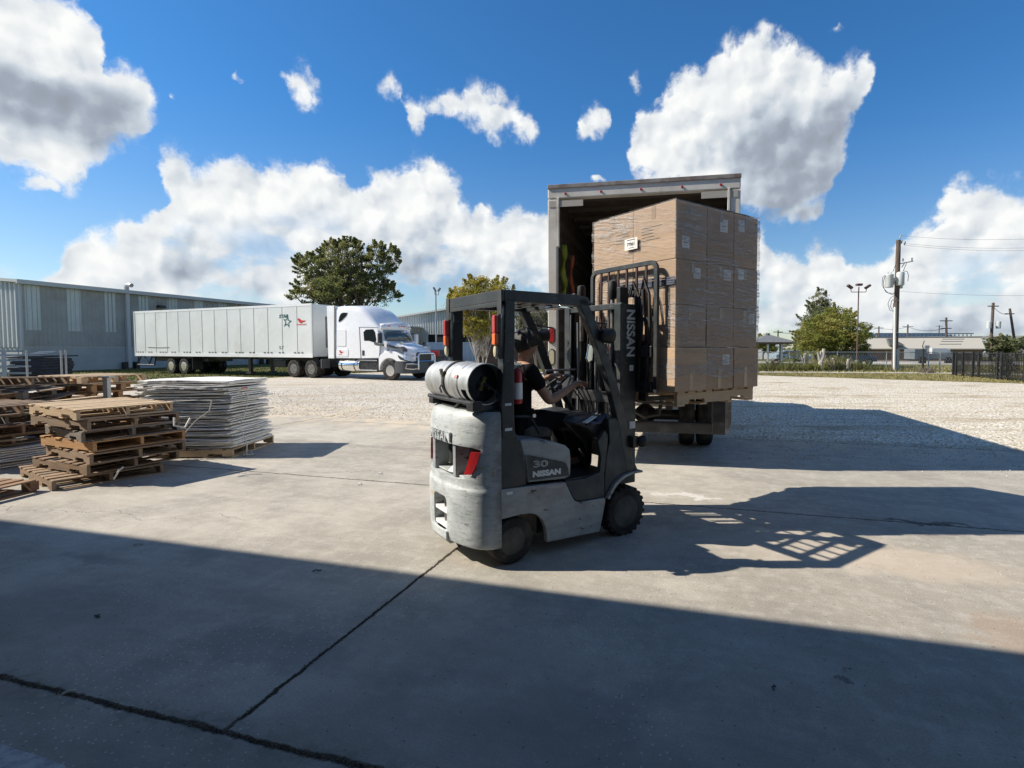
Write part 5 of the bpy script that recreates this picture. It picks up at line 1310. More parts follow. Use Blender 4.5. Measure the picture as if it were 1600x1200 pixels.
# cradle
b = MB(); 
for s_ in (TS-.10, TS+.10): b.tube([(s_, .02, 1.245), (s_, .93, 1.245)], .018, 8)
b.build('cradle_rails', M['black'], fk, smooth=True)
for l_ in (.06, .80): b = MB(); b.bb((TS-.12, l_, 1.185), (TS+.12, l_+.09, 1.232)); b.build('cradle_block', M['black'], fk, bevel=.004)
b = MB(); b.tube([(TS-.09, .33, 1.235), (TS-.09, .42, 1.185)], .010, 6); b.build('cradle_stay', M['black'], fk)
b = MB(); b.bb((TS-.14, -.005, 1.195), (TS-.06, .045, 1.265)); b.build('cradle_end', M['black'], fk, bevel=.006)
# ------------------------------------------------------------------ pallets
def pallet_parts(root, w=1.22, d=1.02, h=.135, m=M['woodold'], nb=7, seed=1, notch=True, block=False, miss=()):
    """local x along the stringers, origin at the middle of the underside"""
    rr = random.Random(seed); th = .017
    b = MB()
    for i in range(nb):
        if i in miss: continue
        x = -w/2+.045+(w-.09)*i/(nb-1); bw = (w/nb)*rr.uniform(.62, .86) if i not in (0, nb-1) else .10
        b.box((x, rr.uniform(-.006, .006), h-th/2+rr.uniform(-.001, .002)), (bw, d+rr.uniform(-.02, .02), th), rz=rr.uniform(-.012, .012), rx=rr.uniform(-.004, .004))
    b.build('top_deck', m, root, bevel=.002, seg=1)
    b = MB()
    for x in (-w/2+.05, -w*.18, w*.18, w/2-.05): b.box((x, 0, th/2), (.10, d, th), rz=rr.uniform(-.01, .01))
    b.build('bottom_deck', m, root, bevel=.002, seg=1)
    z0, z1 = th+.001, h-th-.001
    for y in (-d/2+.02, 0, d/2-.02):
        b = MB()
        if block:
            for x in (-w/2+.06, 0, w/2-.06): b.bb((x-.06, y-.045, z0), (x+.06, y+.045, z1-.018))
            b.bb((-w/2, y-.045, z1-.0175), (w/2, y+.045, z1))
        elif notch:
            n0, n1 = .15, .38; zz = z0+.038
            pts = [(-w/2, z0), (-w/2+n0, z0), (-w/2+n0+.012, zz), (-w/2+n1-.012, zz), (-w/2+n1, z0), (w/2-n1, z0), (w/2-n1+.012, zz), (w/2-n0-.012, zz), (w/2-n0, z0), (w/2, z0), (w/2, z1), (-w/2, z1)]
            b.prism(pts, y-.019, y+.019, 'y')
        else:
            b.bb((-w/2, y-.019, z0), (w/2, y+.019, z1))
        b.build('stringer', m, root)
def make_pallet(label, loc, rz, group=None, tilt=(0, 0), **kw):
    t_ = thing('pallet', label, 'pallet', loc, rz, group)
    t_.rotation_euler = (tilt[0], tilt[1], rz)
    pallet_parts(t_, **kw); return t_

# ------------------------------------------------------------------ the wrapped load on the forks
LA = R(36.3); LO = Vector((.973, 4.60, 0)); ld = Vector((math.cos(LA), math.sin(LA), 0)); ln_ = Vector((-ld.y, ld.x, 0))
def LW(x, y, z): p = LO+ld*x+ln_*y; return Vector((p.x, p.y, z))
def LX(px, py):          # sight line to the load's near side -> (along, up)
    r = ray(px, py); k = LO.dot(ln_)/(r[0]*ln_.x+r[1]*ln_.y); p = Vector((r[0]*k, r[1]*k, 0)); return (p-LO).dot(ld), CAM_H+r[2]*k
def LYf(px, py):         # to the face by the mast -> (across, up)
    r = ray(px, py); k = LO.dot(ld)/(r[0]*ld.x+r[1]*ld.y); p = Vector((r[0]*k, r[1]*k, 0)); return (p-LO).dot(ln_), CAM_H+r[2]*k
zs = [at(1057, y, 4.6)[2] for y in (613, 543, 475, 403, 310)]
LL, LWID = 1.205, 1.115
xs_ = [0, LX(1104, 500)[0], LX(1146, 500)[0], LL]
ys_ = [0, LYf(989, 400)[0], LWID]
rowname = ['bottom row', 'second row up', 'third row up', 'top row']
colname = ['at the corner by the mast', 'in the middle column', 'at the far right']
def tape_strip(mb, x, z0, z1, w=.048): mb.bb((x-w/2, -.0022, z0), (x+w/2, -.0004, z1))
rr = random.Random(4)
for k in range(4):
    for i in range(3):
        for j in range(2):
            g_ = .0025; jx = .012*(k == 0); sx = rr.uniform(-.006, .006); sy = rr.uniform(-.005, .005)
            x0, x1 = xs_[i]+g_-(jx if i == 0 else 0)+sx*(i == 0), xs_[i+1]-g_+(.012 if i == 2 and k == 0 else 0)
            y0, y1 = ys_[j]+g_-(jx if j == 0 else 0)+sy*(j == 0), ys_[j+1]-g_
            z0, z1 = zs[k]+.0015, zs[k+1]-.0015
            if j == 0: where = f'{rowname[k]} of the wrapped load, {colname[i]}'
            elif i == 0: where = f'{rowname[k]} of the wrapped load, far left behind the backrest bars'
            else: where = f'{rowname[k]} of the wrapped load, hidden at its back, ' + ('middle' if i == 1 else 'right')
            t_ = thing('carton', 'brown carton, '+where, 'carton', LW((x0+x1)/2, (y0+y1)/2, z0), LA, 'brown cartons stacked on the lifted pallet')
            a, b_ = (x1-x0)/2, (y1-y0)/2; h = z1-z0
            c = MB(); c.bb((-a, -b_, 0), (a, b_, h)); c.build('carton_body', M['card'], t_, bevel=.006, seg=2)
            if j == 0:
                tp = MB(); xx = rr.uniform(-.02, .02); L_ = .11
                tp.bb((xx-.025, -b_-.0022, h-L_), (xx+.025, -b_-.0004, h-.006)) if k else tp.bb((xx-.025, -b_-.0022, .006), (xx+.025, -b_-.0004, .20))
                tp.build('tape', M['tape'], t_)
            if i == 0:
                tp = MB(); xx = rr.uniform(-.02, .02); tp.bb((-a-.0022, xx-.025, h-.12), (-a-.0004, xx+.025, h-.006)); tp.build('tape', M['tape'], t_)
                # printed lines
                if k >= 2:
                    pr = MB(); y_s = -.18 if j == 1 else .02
                    for q in range(4 if j else 5): pr.bb((-a-.0015, y_s-.0-.13*rr.random(), h*.62-q*.028), (-a-.0003, y_s+.13, h*.62-q*.028+.006))
                    pr.build('printing', M['cardedge'], t_)
# white stickers on the right face, under the film
lab_pts = [(1072, 378, 12, 17, 3, 0), (1132, 353, 12, 17, 3, 1), (1159.5, 353, 10, 16, 3, 2), (1089, 427, 11, 15, 2, 0), (1136.5, 430, 11, 15, 2, 1), (1158, 429, 9, 15, 2, 2), (1174.5, 498, 9, 15, 1, 2), (1133, 562, 11, 16, 0, 1)]
cart = {}
for o in bpy.data.objects:
    if o.get('category') == 'carton': cart[o['label']] = o
for px, py, w, h, row, colm in lab_pts:
    par = cart[f'brown carton, {rowname[row]} of the wrapped load, {colname[colm]}']
    (xa, za), (xb, zb) = LX(px-w/2, py+h/2), LX(px+w/2, py-h/2)
    off = par.location; inv = lambda X, Z: ((LW(X, 0, 0)-Vector((off.x, off.y, 0))).dot(ld), Z-off.z)
    (xa, za), (xb, zb) = inv(xa, za), inv(xb, zb)
    y_ = -(min(ys_[1], 1)-.0)/2 - .006
    body = [c for c in par.children if c.name.startswith('carton_body')][0]; y_ = min(v.co.y for v in body.data.vertices)
    b = MB(); b.bb((xa, y_-.0018, za), (xb, y_-.0003, zb)); s_ = b.build('sticker', M['sticker'], par)
    b = MB(); dx, dz = xb-xa, zb-za
    for q, (f0, f1, g0) in enumerate(((.15, .8, .80), (.15, .6, .68), (.15, .85, .50), (.2, .75, .40), (.15, .7, .18))): b.bb((xa+dx*f0, y_-.003, za+dz*g0), (xa+dx*f1, y_-.002, za+dz*(g0+(.10 if q == 3 else .035))))
    b.build('print', M['tilt'], s_)
# pallet under the cartons
pl = thing('pallet', 'pale wooden pallet lifted on the forks under the wrapped cartons', 'pallet', LW(.635, .56, zs[0]-.136), LA)
pallet_parts(pl, 1.13, 1.06, .134, M['woodnew'], nb=9, seed=5)
# film round the lot
b = MB(); rr = random.Random(9)
out = [(-.006, -.006), (LL+.010, -.006), (LL+.010, LWID+.006), (-.006, LWID+.006)]
per = []
for (xa, ya), (xb, yb) in zip(out, out[1:]+out[:1]):
    n = 26
    for i in range(n): per.append((xa+(xb-xa)*i/n, ya+(yb-ya)*i/n))
nz = 60; z0, z1 = zs[0]+.13, zs[4]+.004
vs = []; 
for j in range(nz+1):
    z = z0+(z1-z0)*j/nz
    for i, (x, y) in enumerate(per):
        cx, cy_ = LL/2, LWID/2; e = .004+.003*math.sin(j*.8+i*.11)+.002*math.sin(j*2.3)
        nx = -1 if x < 0 else (1 if x > LL else 0); ny = -1 if y < 0 else (1 if y > LWID else 0)
        zz = z+(.02*math.sin(i*.35) if j == 0 else 0)
        # the film bridges the step to the wider bottom row
        fl = .010*max(0, 1-(z-z0)/.25)
        p = LW(x+nx*(e+fl), y+ny*(e+fl), zz); vs.append(p)
n = len(per); fs = [[j*n+i, j*n+(i+1) % n, (j+1)*n+(i+1) % n, (j+1)*n+i] for j in range(nz) for i in range(n)]
b.add(vs, fs)
wrap = b.build('stretch_wrap', M['film'], None, smooth=True, angle=60)
tag(wrap, 'creased clear stretch film wound round the stacked cartons', 'stretch film')
# crumpled dark film sheet on top
b = MB()
b.grid(lambda u, v: LW(.02+LL*.97*u, .02+(LWID-.04)*v, zs[4]+.010+.018*abs(math.sin(u*17+v*5))*(.4+.6*v)+.035*math.exp(-((u-.08)**2+(v-.62)**2)*60)+.03*math.exp(-((u-.25)**2+(v-.12)**2)*80)), 26, 26)
top = b.build('top_sheet', pbr('dark_film', (.07, .075, .085), .25, spec=.7), None, smooth=True)
tag(top, 'crumpled dark plastic sheet covering the top of the carton load', 'plastic sheet')
# numbered label on the mast-side face
ya, za = LYf(979, 400); yb, zb = LYf(999, 379)
lb = thing('shipping_label', 'white paper label with a large number stuck on the film facing the mast', 'label', LO, LA)
b = MB(); b.bb((-.026, min(ya, yb), zs[4]-.36), (-.024, max(ya, yb), zs[4]-.255)); b.build('label_paper', M['sticker'], lb)
def onface(x, y, z): return Vector((-.0265-z, (ya+yb)/2-x, zs[4]-.323+y))
textmesh('77061', .043, .0005, M['ink'], 'label_number', lb, onface, bold=.0015)
textmesh('CARTON 12/24', .012, .0004, M['ink'], 'label_heading', lb, lambda x, y, z: onface(x, y+.048, z)) if False else None
b = MB(); b.bb((-.027, (ya+yb)/2-.055, zs[4]-.272), (-.0262, (ya+yb)/2+.055, zs[4]-.265)); b.bb((-.027, (ya+yb)/2-.04, zs[4]-.345), (-.0262, (ya+yb)/2+.03, zs[4]-.340)); b.build('label_lines', M['ink'], lb)
# dark strapping bundle band seen behind the backrest
b = MB()
for q in range(4):
    (y0, z0_), (y1, z1_) = LYf(1057, 433+q*3.2), LYf(965, 444+q*3.4)
    b.box((-.022, (y0+y1)/2, (z0_+z1_)/2), (.004, abs(y1-y0), .012), rx=math.atan2(z1_-z0_, y1-y0))
bb2 = b.build('dark_strapping', M['bluecloth'], None); bb2.location = LO; bb2.rotation_euler.z = LA
tag(bb2, 'dark blue band of strapping round the cartons behind the load backrest', 'strapping')

# ------------------------------------------------------------------ box lorry: local x across (left to right), y forward
TR = thing('box_truck', 'dirty white box lorry with its rear open, backed up facing the forklift', 'truck', (-.208, 7.576, 0), math.atan2(-.194, .981))
TW, TL, TH_, TF = 2.594, 7.2, 3.93, 1.17
def tb(name, a, b_, m, bevel=.0): b = MB(); b.bb(a, b_); return b.build(name, M[m] if isinstance(m, str) else m, TR, bevel=bevel)
tb('floor', (.05, .04, TF-.10), (TW-.05, TL, TF), 'woodgrey')
b = MB(); b.bb((0, .04, TF-.16), (.012, TL, TH_)); b.build('side_wall', M['boxwhite'], TR)
b = MB(); b.bb((TW-.012, .04, TF-.16), (TW, TL, TH_)); b.build('side_wall', M['boxwhite'], TR)
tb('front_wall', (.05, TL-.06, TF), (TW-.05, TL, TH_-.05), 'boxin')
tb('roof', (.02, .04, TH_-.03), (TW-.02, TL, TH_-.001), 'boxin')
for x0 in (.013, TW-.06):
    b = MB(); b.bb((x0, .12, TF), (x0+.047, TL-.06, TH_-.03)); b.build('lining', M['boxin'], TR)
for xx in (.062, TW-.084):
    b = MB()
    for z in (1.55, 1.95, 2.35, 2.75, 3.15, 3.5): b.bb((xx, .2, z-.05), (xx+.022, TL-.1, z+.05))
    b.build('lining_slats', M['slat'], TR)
b = MB()
for y in np.arange(.5, TL, .6): b.bb((.07, y-.03, TH_-.09), (TW-.07, y+.03, TH_-.035))
b.build('roof_bows', M['slat'], TR)
# rear frame
for x0, x1 in ((-.004, .125), (TW-.125, TW+.004)):
    b = MB(); b.bb((x0, -.03, TF-.20), (x1, .10, TH_-.19)); b.build('rear_post', M['boxwhite'], TR, bevel=.012)
tb('rear_header', (-.004, -.03, TH_-.18), (TW+.004, .10, TH_+.0), 'boxwhite', .014)
tb('header_cap', (-.008, -.045, TH_-.045), (TW+.008, .05, TH_+.012), pbr('weathered_brown_trim', (.16, .12, .10), .7, col2=(.30, .28, .26), nscale=5), .006)
b = MB(); b.bb((.02, -.036, TH_-.30), (.50, -.031, TH_-.215)); b.build('torn_sticker', M['cream'], TR)
b = MB(); b.bb((TW-.50, -.036, TH_-.29), (TW-.03, -.031, TH_-.20)); b.build('torn_sticker', M['cream'], TR)
for x in (.16, TW-.16): b = MB(); b.bb((x-.03, -.045, TH_-.85), (x-.0, .02, TH_-.17)) if x < 1 else b.bb((x, -.045, TH_-.85), (x+.03, .02, TH_-.17)); b.build('door_track', M['boxwhite'], TR, bevel=.004)
for x in (.25, .75, TW/2, TW-.75, TW-.25): b = MB(); b.lathe([(0, .018), (.02, .012)], (x, -.03, TH_-.12), (0, -1, 0), 10); b.build('marker_lamp', M['redlens'], TR)
for x in (.055, TW-.055):
    for z, m in ((1.83, 'redlens'), (1.52, 'clearlens')):
        b = MB(); b.prism(rrect(x-.036, z-.10, x+.036, z+.10, .034, 6), -.048, -.03, 'y'); b.build('rear_lamp', M[m], TR, bevel=.006, fix=True)
        b = MB(); b.tube([(p[0], -.038, p[1]) for p in rrect(x-.044, z-.11, x+.044, z+.11, .042, 6)], .009, 6, closed=True); b.build('lamp_rim', M['black'], TR)
tb('threshold', (-.004, -.05, TF-.16), (TW+.004, .10, TF+.004), 'steel', .008)
# straps hanging inside by the left post
def hang(name, label, pts, w, m):
    b = MB(); pts = [Vector(p) for p in pts]; vs = []
    for i, p in enumerate(pts):
        a = .7*math.sin(i*1.1); vs += [p+Vector((math.cos(a)*w/2, math.sin(a)*w/2, 0)), p-Vector((math.cos(a)*w/2, math.sin(a)*w/2, 0))]
    b.add(vs, [(2*i, 2*i+1, 2*i+3, 2*i+2) for i in range(len(pts)-1)])
    o = b.build(name, M[m], None, smooth=True); o.location = TR.location; o.rotation_euler = TR.rotation_euler
    o.modifiers.new('solid', 'SOLIDIFY').thickness = .006; return tag(o, label, 'strap')
hang('cargo_strap', 'yellow-green ratchet strap hanging inside the left wall of the lorry', [(.17+.018*math.sin(i*.9), .25, 3.16-i*.065) for i in range(13)], .085, 'strapyel')
hang('cargo_strap', 'orange ratchet strap hanging inside the lorry beside the yellow one', [(.27+.02*math.sin(i*.8+1), .35, 3.02-i*.06) for i in range(11)], .055, 'straporg')
# underrun frame, chassis, wheels, flaps
b = MB(); b.bb((.55, .05, .47), (2.42, .15, .62)); b.build('underrun_bar', M['black'], TR, bevel=.006)
for x in (.50, 2.28): b = MB(); b.bb((x, .04, .47), (x+.17, .16, TF-.165)); b.build('underrun_post', M['black'], TR, bevel=.006)
for x in (.80, 1.65): b = MB(); b.bb((x, .15, .78), (x+.10, TL+1.8, TF-.17)); b.build('chassis_rail', M['black'], TR)
b = MB()
for y in np.arange(.5, TL, .5): b.bb((.1, y-.03, TF-.165), (TW-.1, y+.03, TF-.105))
b.build('cross_members', M['black'], TR)
b = MB(); b.cyl((.3, 1.9, .5), (2.3, 1.9, .5), .09, seg=12); b.lathe([(-.16, .1), (-.05, .19), (.05, .19), (.16, .1)], (1.3, 1.9, .5), (1, 0, 0), 16); b.build('rear_axle', M['black'], TR, smooth=True)
b = MB(); b.tube([(1.05, .6, .95), (1.15, .6, .72), (1.35, .6, .62), (1.55, .6, .66), (1.6, .6, .9)], .03, 8); b.build('air_hose', M['black'], TR, smooth=True)
def truckwheel(par, x, y, r, w, axis='x', m_rim='hub', side=1, group=None, seg=32):
    """side=+1: hub face towards +axis"""
    g = bpy.data.objects.new('wheel', None); COL.objects.link(g); g.parent = par; g.location = (x, y, r)
    ax = (1, 0, 0) if axis == 'x' else (0, 1, 0); h = w/2
    b = MB(); b.lathe([(-h, r*.56), (-h, r*.9), (-h*.8, r*.985), (0, r), (h*.8, r*.985), (h, r*.9), (h, r*.56)], (0, 0, 0), ax, seg, close=True); b.build('tyre', M['rubber'], g, smooth=True, angle=30)
    b = MB(); s_ = side
    b.lathe([(h*.95*s_, r*.57), (h*.98*s_, r*.50), (h*.4*s_, r*.46), (h*.3*s_, r*.26), (h*.7*s_, r*.22), (h*.9*s_, r*.12), (h*.92*s_, .003)], (0, 0, 0), ax, 24); b.build('rim', M[m_rim], g, smooth=True, fix=True)
    return g
for x in (.30, TW-.30):
    truckwheel(TR, x, 1.9, .48, .25, side=-1 if x < 1 else 1); truckwheel(TR, x+(.30 if x < 1 else -.30), 1.9, .48, .25, side=1)
for x in (.35, TW-.35): truckwheel(TR, x, TL+1.0, .48, .28, side=-1 if x < 1 else 1)
b = MB(); b.prism([(2.30, .62), (2.46, .45), (2.53, .62), (2.53, 1.0), (2.30, 1.0)], .95, .97, 'y'); b.build('mud_flap', M['blackplastic'], TR, fix=True)
b = MB(); b.prism([(2.43, .60), (2.50, .42), (2.56, .60), (2.56, 1.0), (2.43, 1.0)], .30, .33, 'y'); b.build('side_guard', M['steel'], TR, bevel=.004, fix=True)
b = MB(); b.prism([(.10, .62), (.14, .45), (.30, .62), (.30, 1.0), (.10, 1.0)], .95, .97, 'y'); b.build('mud_flap', M['blackplastic'], TR, fix=True)
# cab
b = MB(); secs = []
for y, zt, w in ((TL+.25, 2.75, 2.3), (TL+1.3, 2.78, 2.28), (TL+1.7, 2.55, 2.2), (TL+2.05, 1.75, 2.2), (TL+2.6, 1.55, 2.1), (TL+2.75, 1.1, 2.05)):
    secs.append([Vector((TW/2+u*w/2, y, v)) for u, v in ((-1, .65), (1, .65), (1, zt-.15), (.93, zt), (-.93, zt), (-1, zt-.15))])
b.loft(secs); b.build('cab', M['whitepaint'], TR, bevel=.04, fix=True)
# ------------------------------------------------------------------ semi: local x forward (to the right), y away from the viewer
SA = math.atan2(-.396, .918); SO = Vector((-13.75, 29.0, 0))
sd = Vector((math.cos(SA), math.sin(SA))); sn = Vector((-sd.y, sd.x))
def ST(px, py, l=0.0):
    r = ray(px, py); P_ = SO.xy+sn*l; k = P_.dot(sn)/(r[0]*sn.x+r[1]*sn.y); X, Y = r[0]*k, r[1]*k
    return ((X-P_.x)*sd.x+(Y-P_.y)*sd.y, CAM_H+r[2]*k)
TL_, TB, TT = 16.3, 1.17, 4.08
tr = thing('semi_trailer', 'long white van trailer parked in front of the grey warehouse', 'trailer', SO, SA)
def sb(par, name, a, b_, m, bevel=0): b = MB(); b.bb(a, b_); return b.build(name, M[m], par, bevel=bevel)
sb(tr, 'van_body', (-TL_, 0, TB), (0, 2.59, TT), 'trailerwhite', .03)
sb(tr, 'top_rail', (-TL_-.01, -.012, TT-.11), (.01, .0, TT+.02), 'whitepaint'); sb(tr, 'bottom_rail', (-TL_-.01, -.018, TB-.04), (.01, .0, TB+.16), 'whitepaint')
b = MB()
for i in range(1, 14): b.bb((-TL_+i*1.166-.014, -.006, TB+.16), (-TL_+i*1.166+.014, -.0, TT-.11))
b.build('panel_seams', M['seam'], tr)
b = MB()
for i in range(13):
    x = -TL_+i*1.22+.25
    for q in (0, .28, .56)[:3 if i % 2 == 0 else 2]: b.bb((x+q, -.022, TB+.19), (x+q+.13, -.006, TB+.26))
b.build('reflector_tape', M['seam'], tr)
sb(tr, 'rear_frame', (-TL_-.03, -.02, TB-.05), (-TL_+.10, .06, TT+.02), 'trim'); sb(tr, 'front_corner', (-.06, -.015, TB), (.02, .06, TT), 'trim')
sb(tr, 'front_box', (.0, .9, TT-2.4), (.03, 1.02, TT-.65), 'seam'); b = MB(); b.bb((.0, 1.3, TB+.35), (.05, 1.55, TB+.62)); b.build('connector', M['black'], tr)
b = MB(); b.tube([(-14.9, -.02, 1.72), (-13.6, -.02, 1.69), (-12.6, -.02, 1.71)], .012, 5); b.build('scrape', M['seam'], tr)
def onside2(par, text, px, py, wpx, hpx, m, shear=0.0, bold=0.0):
    (x0, z0) = ST(px, py+hpx); (x1, z1) = ST(px+wpx, py)
    o = textmesh(text, 1.0, .004, M[m], 'lettering', par, None, align='LEFT', bold=bold)
    xs = [v.co.x for v in o.data.vertices]; ys = [v.co.y for v in o.data.vertices]
    kx = (x1-x0)/(max(xs)-min(xs)); kz = (z1-z0)/(max(ys)-min(ys))
    for v in o.data.vertices:
        x, y = v.co.x-min(xs), v.co.y-min(ys); v.co = Vector((x0+x*kx+shear*y*kz, -.008-v.co.z, z0+y*kz))
    return o
onside2(tr, 'STAR', 436, 491, 14.5, 6, 'teal', .25, .03)
onside2(tr, "53'", 436.5, 540.5, 7, 5, 'seam')
def star(cx, cz, r0, r1, rot=90): return [(cx+(r0 if i % 2 == 0 else r1)*math.cos(R(rot+36*i)), cz+(r0 if i % 2 == 0 else r1)*math.sin(R(rot+36*i))) for i in range(10)]
cx, cz = ST(449, 503); k = .032*8.0
b = MB(); p0 = star(cx, cz, .36, .150, 80); p1 = star(cx, cz, .22, .092, 80)
vs = [(x, -.010, z) for x, z in p0]+[(x, -.010, z) for x, z in p1]; b.add(vs, [(i, (i+1) % 10, 10+(i+1) % 10, 10+i) for i in range(10)])
o = b.build('star_emblem', M['teal'], tr); o.modifiers.new('solid', 'SOLIDIFY').thickness = .004
def wing(par, px, py, w, h, m, yy=-.010, l=0.0):
    (x0, z0) = ST(px, py+h, l); (x1, z1) = ST(px+w, py, l)
    f = lambda u, v: (x0+(x1-x0)*u, z0+(z1-z0)*v)
    b = MB(); b.prism([f(.0, .95), f(.2, 1.0), f(.55, .7), f(1.0, .68), f(.8, .5), f(.6, .45), f(.45, .30), f(.25, .42), f(.12, .62)], l+yy, l+yy+.004, 'y'); b.build('bird_emblem', M[m], par, fix=True)
    b = MB()
    for q in range(9 if w > 12 else 6): b.prism([f(-.15+q*.135, .08), f(-.15+q*.135+.095, .08), f(-.15+q*.135+.11, .26), f(-.15+q*.135+.02, .26)], l+yy, l+yy+.004, 'y')
    b.build('faded_name', M['pinkink'], par, fix=True)
wing(tr, 465, 497, 13, 12, 'redink')
# running gear
sb(tr, 'main_frame', (-TL_+.3, .75, .98), (-.4, 1.85, TB-.04), 'black'); sb(tr, 'slider_frame', (-TL_+1.2, .5, .80), (-9.6, 2.1, 1.0), 'black')
for x in (-12.6, -11.3):
    for y, s_ in ((.17, -1), (.45, -1), (2.14, 1), (2.42, 1)): truckwheel(tr, x, y, .50, .25, 'y', 'chrome' if y in (.17, 2.42) else 'hub', s_)
    b = MB(); b.cyl((x, .3, .5), (x, 2.3, .5), .08, seg=10); b.build('axle', M['black'], tr)
for y in (.55, 2.0):
    b = MB(); b.bb((-5.85, y-.08, .25), (-5.65, y+.08, TB-.05)); b.bb((-5.95, y-.15, .10), (-5.55, y+.15, .24)); b.build('landing_leg', M['black'], tr, bevel=.01)
b = MB(); b.tube([(-9.3, .3, 1.12), (-8.6, .3, .98), (-7.6, .3, .96), (-6.5, .3, 1.10)], .035, 6); b.build('air_line', M['black'], tr)
b = MB()
for seg_ in (((-16.1, TB-.04), (-16.25, .55)), ((-16.25, .55), (-14.4, .55)), ((-14.4, .55), (-14.2, TB-.04)), ((-15.5, TB-.04), (-15.0, .60)), ((-15.0, .60), (-14.6, TB-.04)), ((-16.25, .60), (-15.8, TB-.05))):
    b.tube([(seg_[0][0], .1, seg_[0][1]), (seg_[1][0], .1, seg_[1][1])], .045, 6)
b.build('rear_guard', M['black'], tr)
sb(tr, 'spare_rack', (-3.6, .4, .55), (-2.6, 2.2, .95), 'black', .03)
sb(tr, 'mud_flap', (-10.45, .05, .3), (-10.42, .7, 1.1), 'blackplastic')

# ---- tractor
tt = thing('semi_tractor', 'white long-nosed sleeper tractor with a chrome bull bar, coupled to the trailer', 'truck', SO, SA)
Y0, Y1 = .04, 2.54; YM = (Y0+Y1)/2
def sec(x, zb, zt, hw, rt=.22, rb=.05, crown=.0, n=5):
    pts = [(YM-hw, zb), (YM-hw, zt-rt)]
    pts += [(YM-hw+rt-rt*math.cos(R(90*i/n)), zt-rt+rt*math.sin(R(90*i/n))) for i in range(1, n+1)]
    pts += [(YM, zt+crown)]
    pts += [(2*YM-p[0], p[1]) for p in pts[:-1][::-1]]
    return [Vector((x, p[0], p[1])) for p in pts]
def xof(px, l=0.0): return ST(px, 540, l)[0]
def zof(px, py, l=0.0): return ST(px, py, l)[1]
b = MB()
ZB = 1.12
b.loft([sec(x, ZB, zt, hw, rt, crown=cr) for x, zt, hw, rt, cr in ((xof(523.5), 3.84, 1.24, .22, .06), (xof(530), 3.90, 1.25, .24, .07), (xof(545), 3.90, 1.25, .28, .09), (xof(559), 3.84, 1.245, .34, .10), (xof(565), 3.72, 1.235, .38, .12), (xof(571), 3.54, 1.225, .40, .16), (xof(577), 3.30, 1.215, .38, .22), (xof(583), 3.02, 1.205, .30, .28), (xof(588), 2.78, 1.195, .20, .30), (xof(591.5), 2.62, 1.18, .12, .30))])
b.build('cab_shell', M['tractorwhite'], tt, smooth=True, fix=True, angle=60)
# front pillars, windscreen and cowl
xw0, xw1 = xof(591.5), xof(601)
b = MB(); b.loft([sec(xw0, ZB, 2.60, 1.18, .10), sec(xw0+.20, ZB, 2.08, 1.18, .08), sec(xw1, ZB, 1.98, 1.16, .10, crown=.04)]); b.build('cab_front', M['tractorwhite'], tt, smooth=True, fix=True, angle=50)
b = MB(); vs = []; n = 12
for i in range(n+1):
    u = i/n; y = YM-1.06+2.12*u; bow = .34*math.sin(PI*u)
    yt = YM-.98+1.96*u
    vs += [(xw1+.0+bow*.9-.10, y, 2.02), (xw0+.03+bow, yt, 2.60)]
b.add(vs, [(2*i, 2*i+2, 2*i+3, 2*i+1) for i in range(n)])
o = b.build('windscreen', M['glasslite'], tt, smooth=True); o.modifiers.new('solid', 'SOLIDIFY').thickness = .02
# roof brow over the windscreen
b = MB(); vs = []
for j, (dx, z) in enumerate(((-.02, 2.90), (.06, 2.72), (.02, 2.60))):
    for i in range(n+1):
        u = i/n; vs.append((xw0+dx+.36*math.sin(PI*u), YM-1.16+2.32*u, z+.10*math.sin(PI*u)*(j == 0)))
b.add(vs, [(j*(n+1)+i, j*(n+1)+i+1, (j+1)*(n+1)+i+1, (j+1)*(n+1)+i) for j in range(2) for i in range(n)])
o = b.build('roof_visor', M['tractorwhite'], tt, smooth=True); o.modifiers.new('solid', 'SOLIDIFY').thickness = .03
for i in (2, 5, 6, 7, 10):
    u = i/12; b = MB(); b.box((xw0+.08+.36*math.sin(PI*u), YM-1.16+2.32*u, 2.80), (.06, .10, .05)); b.build('cab_marker', M['orangelens'], tt)
def nearpoly(name, px, y0, y1, m, bevel=.004, par=None, l=.04): b = MB(); b.prism([ST(a, c, l) for a, c in px], y0, y1, 'y'); return b.build(name, M[m], par or tt, bevel=bevel, fix=True)
# side fairing behind the sleeper
nearpoly('side_fairing', [(511, 478.5), (523, 477.6), (523, 560), (513.5, 560)], .02, .10, 'tractorwhite', .01)
nearpoly('fairing_seam', [(522.6, 478), (524, 478), (524, 560), (522.6, 560)], .005, .03, 'seam', 0)
# door with window, handle
nearpoly('door', [(562.5, 512), (590, 512.5), (594, 536), (592.5, 559), (565.5, 560)], .022, .05, 'tractorwhite', .012)
nearpoly('door_window', [(568.3, 519), (572, 515), (583.5, 514.3), (586.5, 519), (588.5, 531), (587, 535), (583, 534.5), (577, 532.5), (569.5, 532.5)], .012, .024, 'glassdark', .008)
nearpoly('door_seam', [(561.2, 511), (562.4, 511), (565.2, 560), (563.8, 560)], .018, .03, 'seam', 0)
nearpoly('door_seam', [(561.2, 511), (592, 511.6), (592, 512.6), (561.2, 512)], .018, .03, 'seam', 0)
nearpoly('door_handle', [(566.5, 547.5), (569.8, 547.5), (569.8, 555.5), (566.5, 555.5)], .004, .024, 'blackplastic', .006)
nearpoly('sleeper_window', [(529, 502.5), (530.5, 495), (533, 490), (537, 488.3), (543, 488.6), (541.5, 493), (536, 499), (531, 502.8)], .018, .036, 'glassdark', .004)
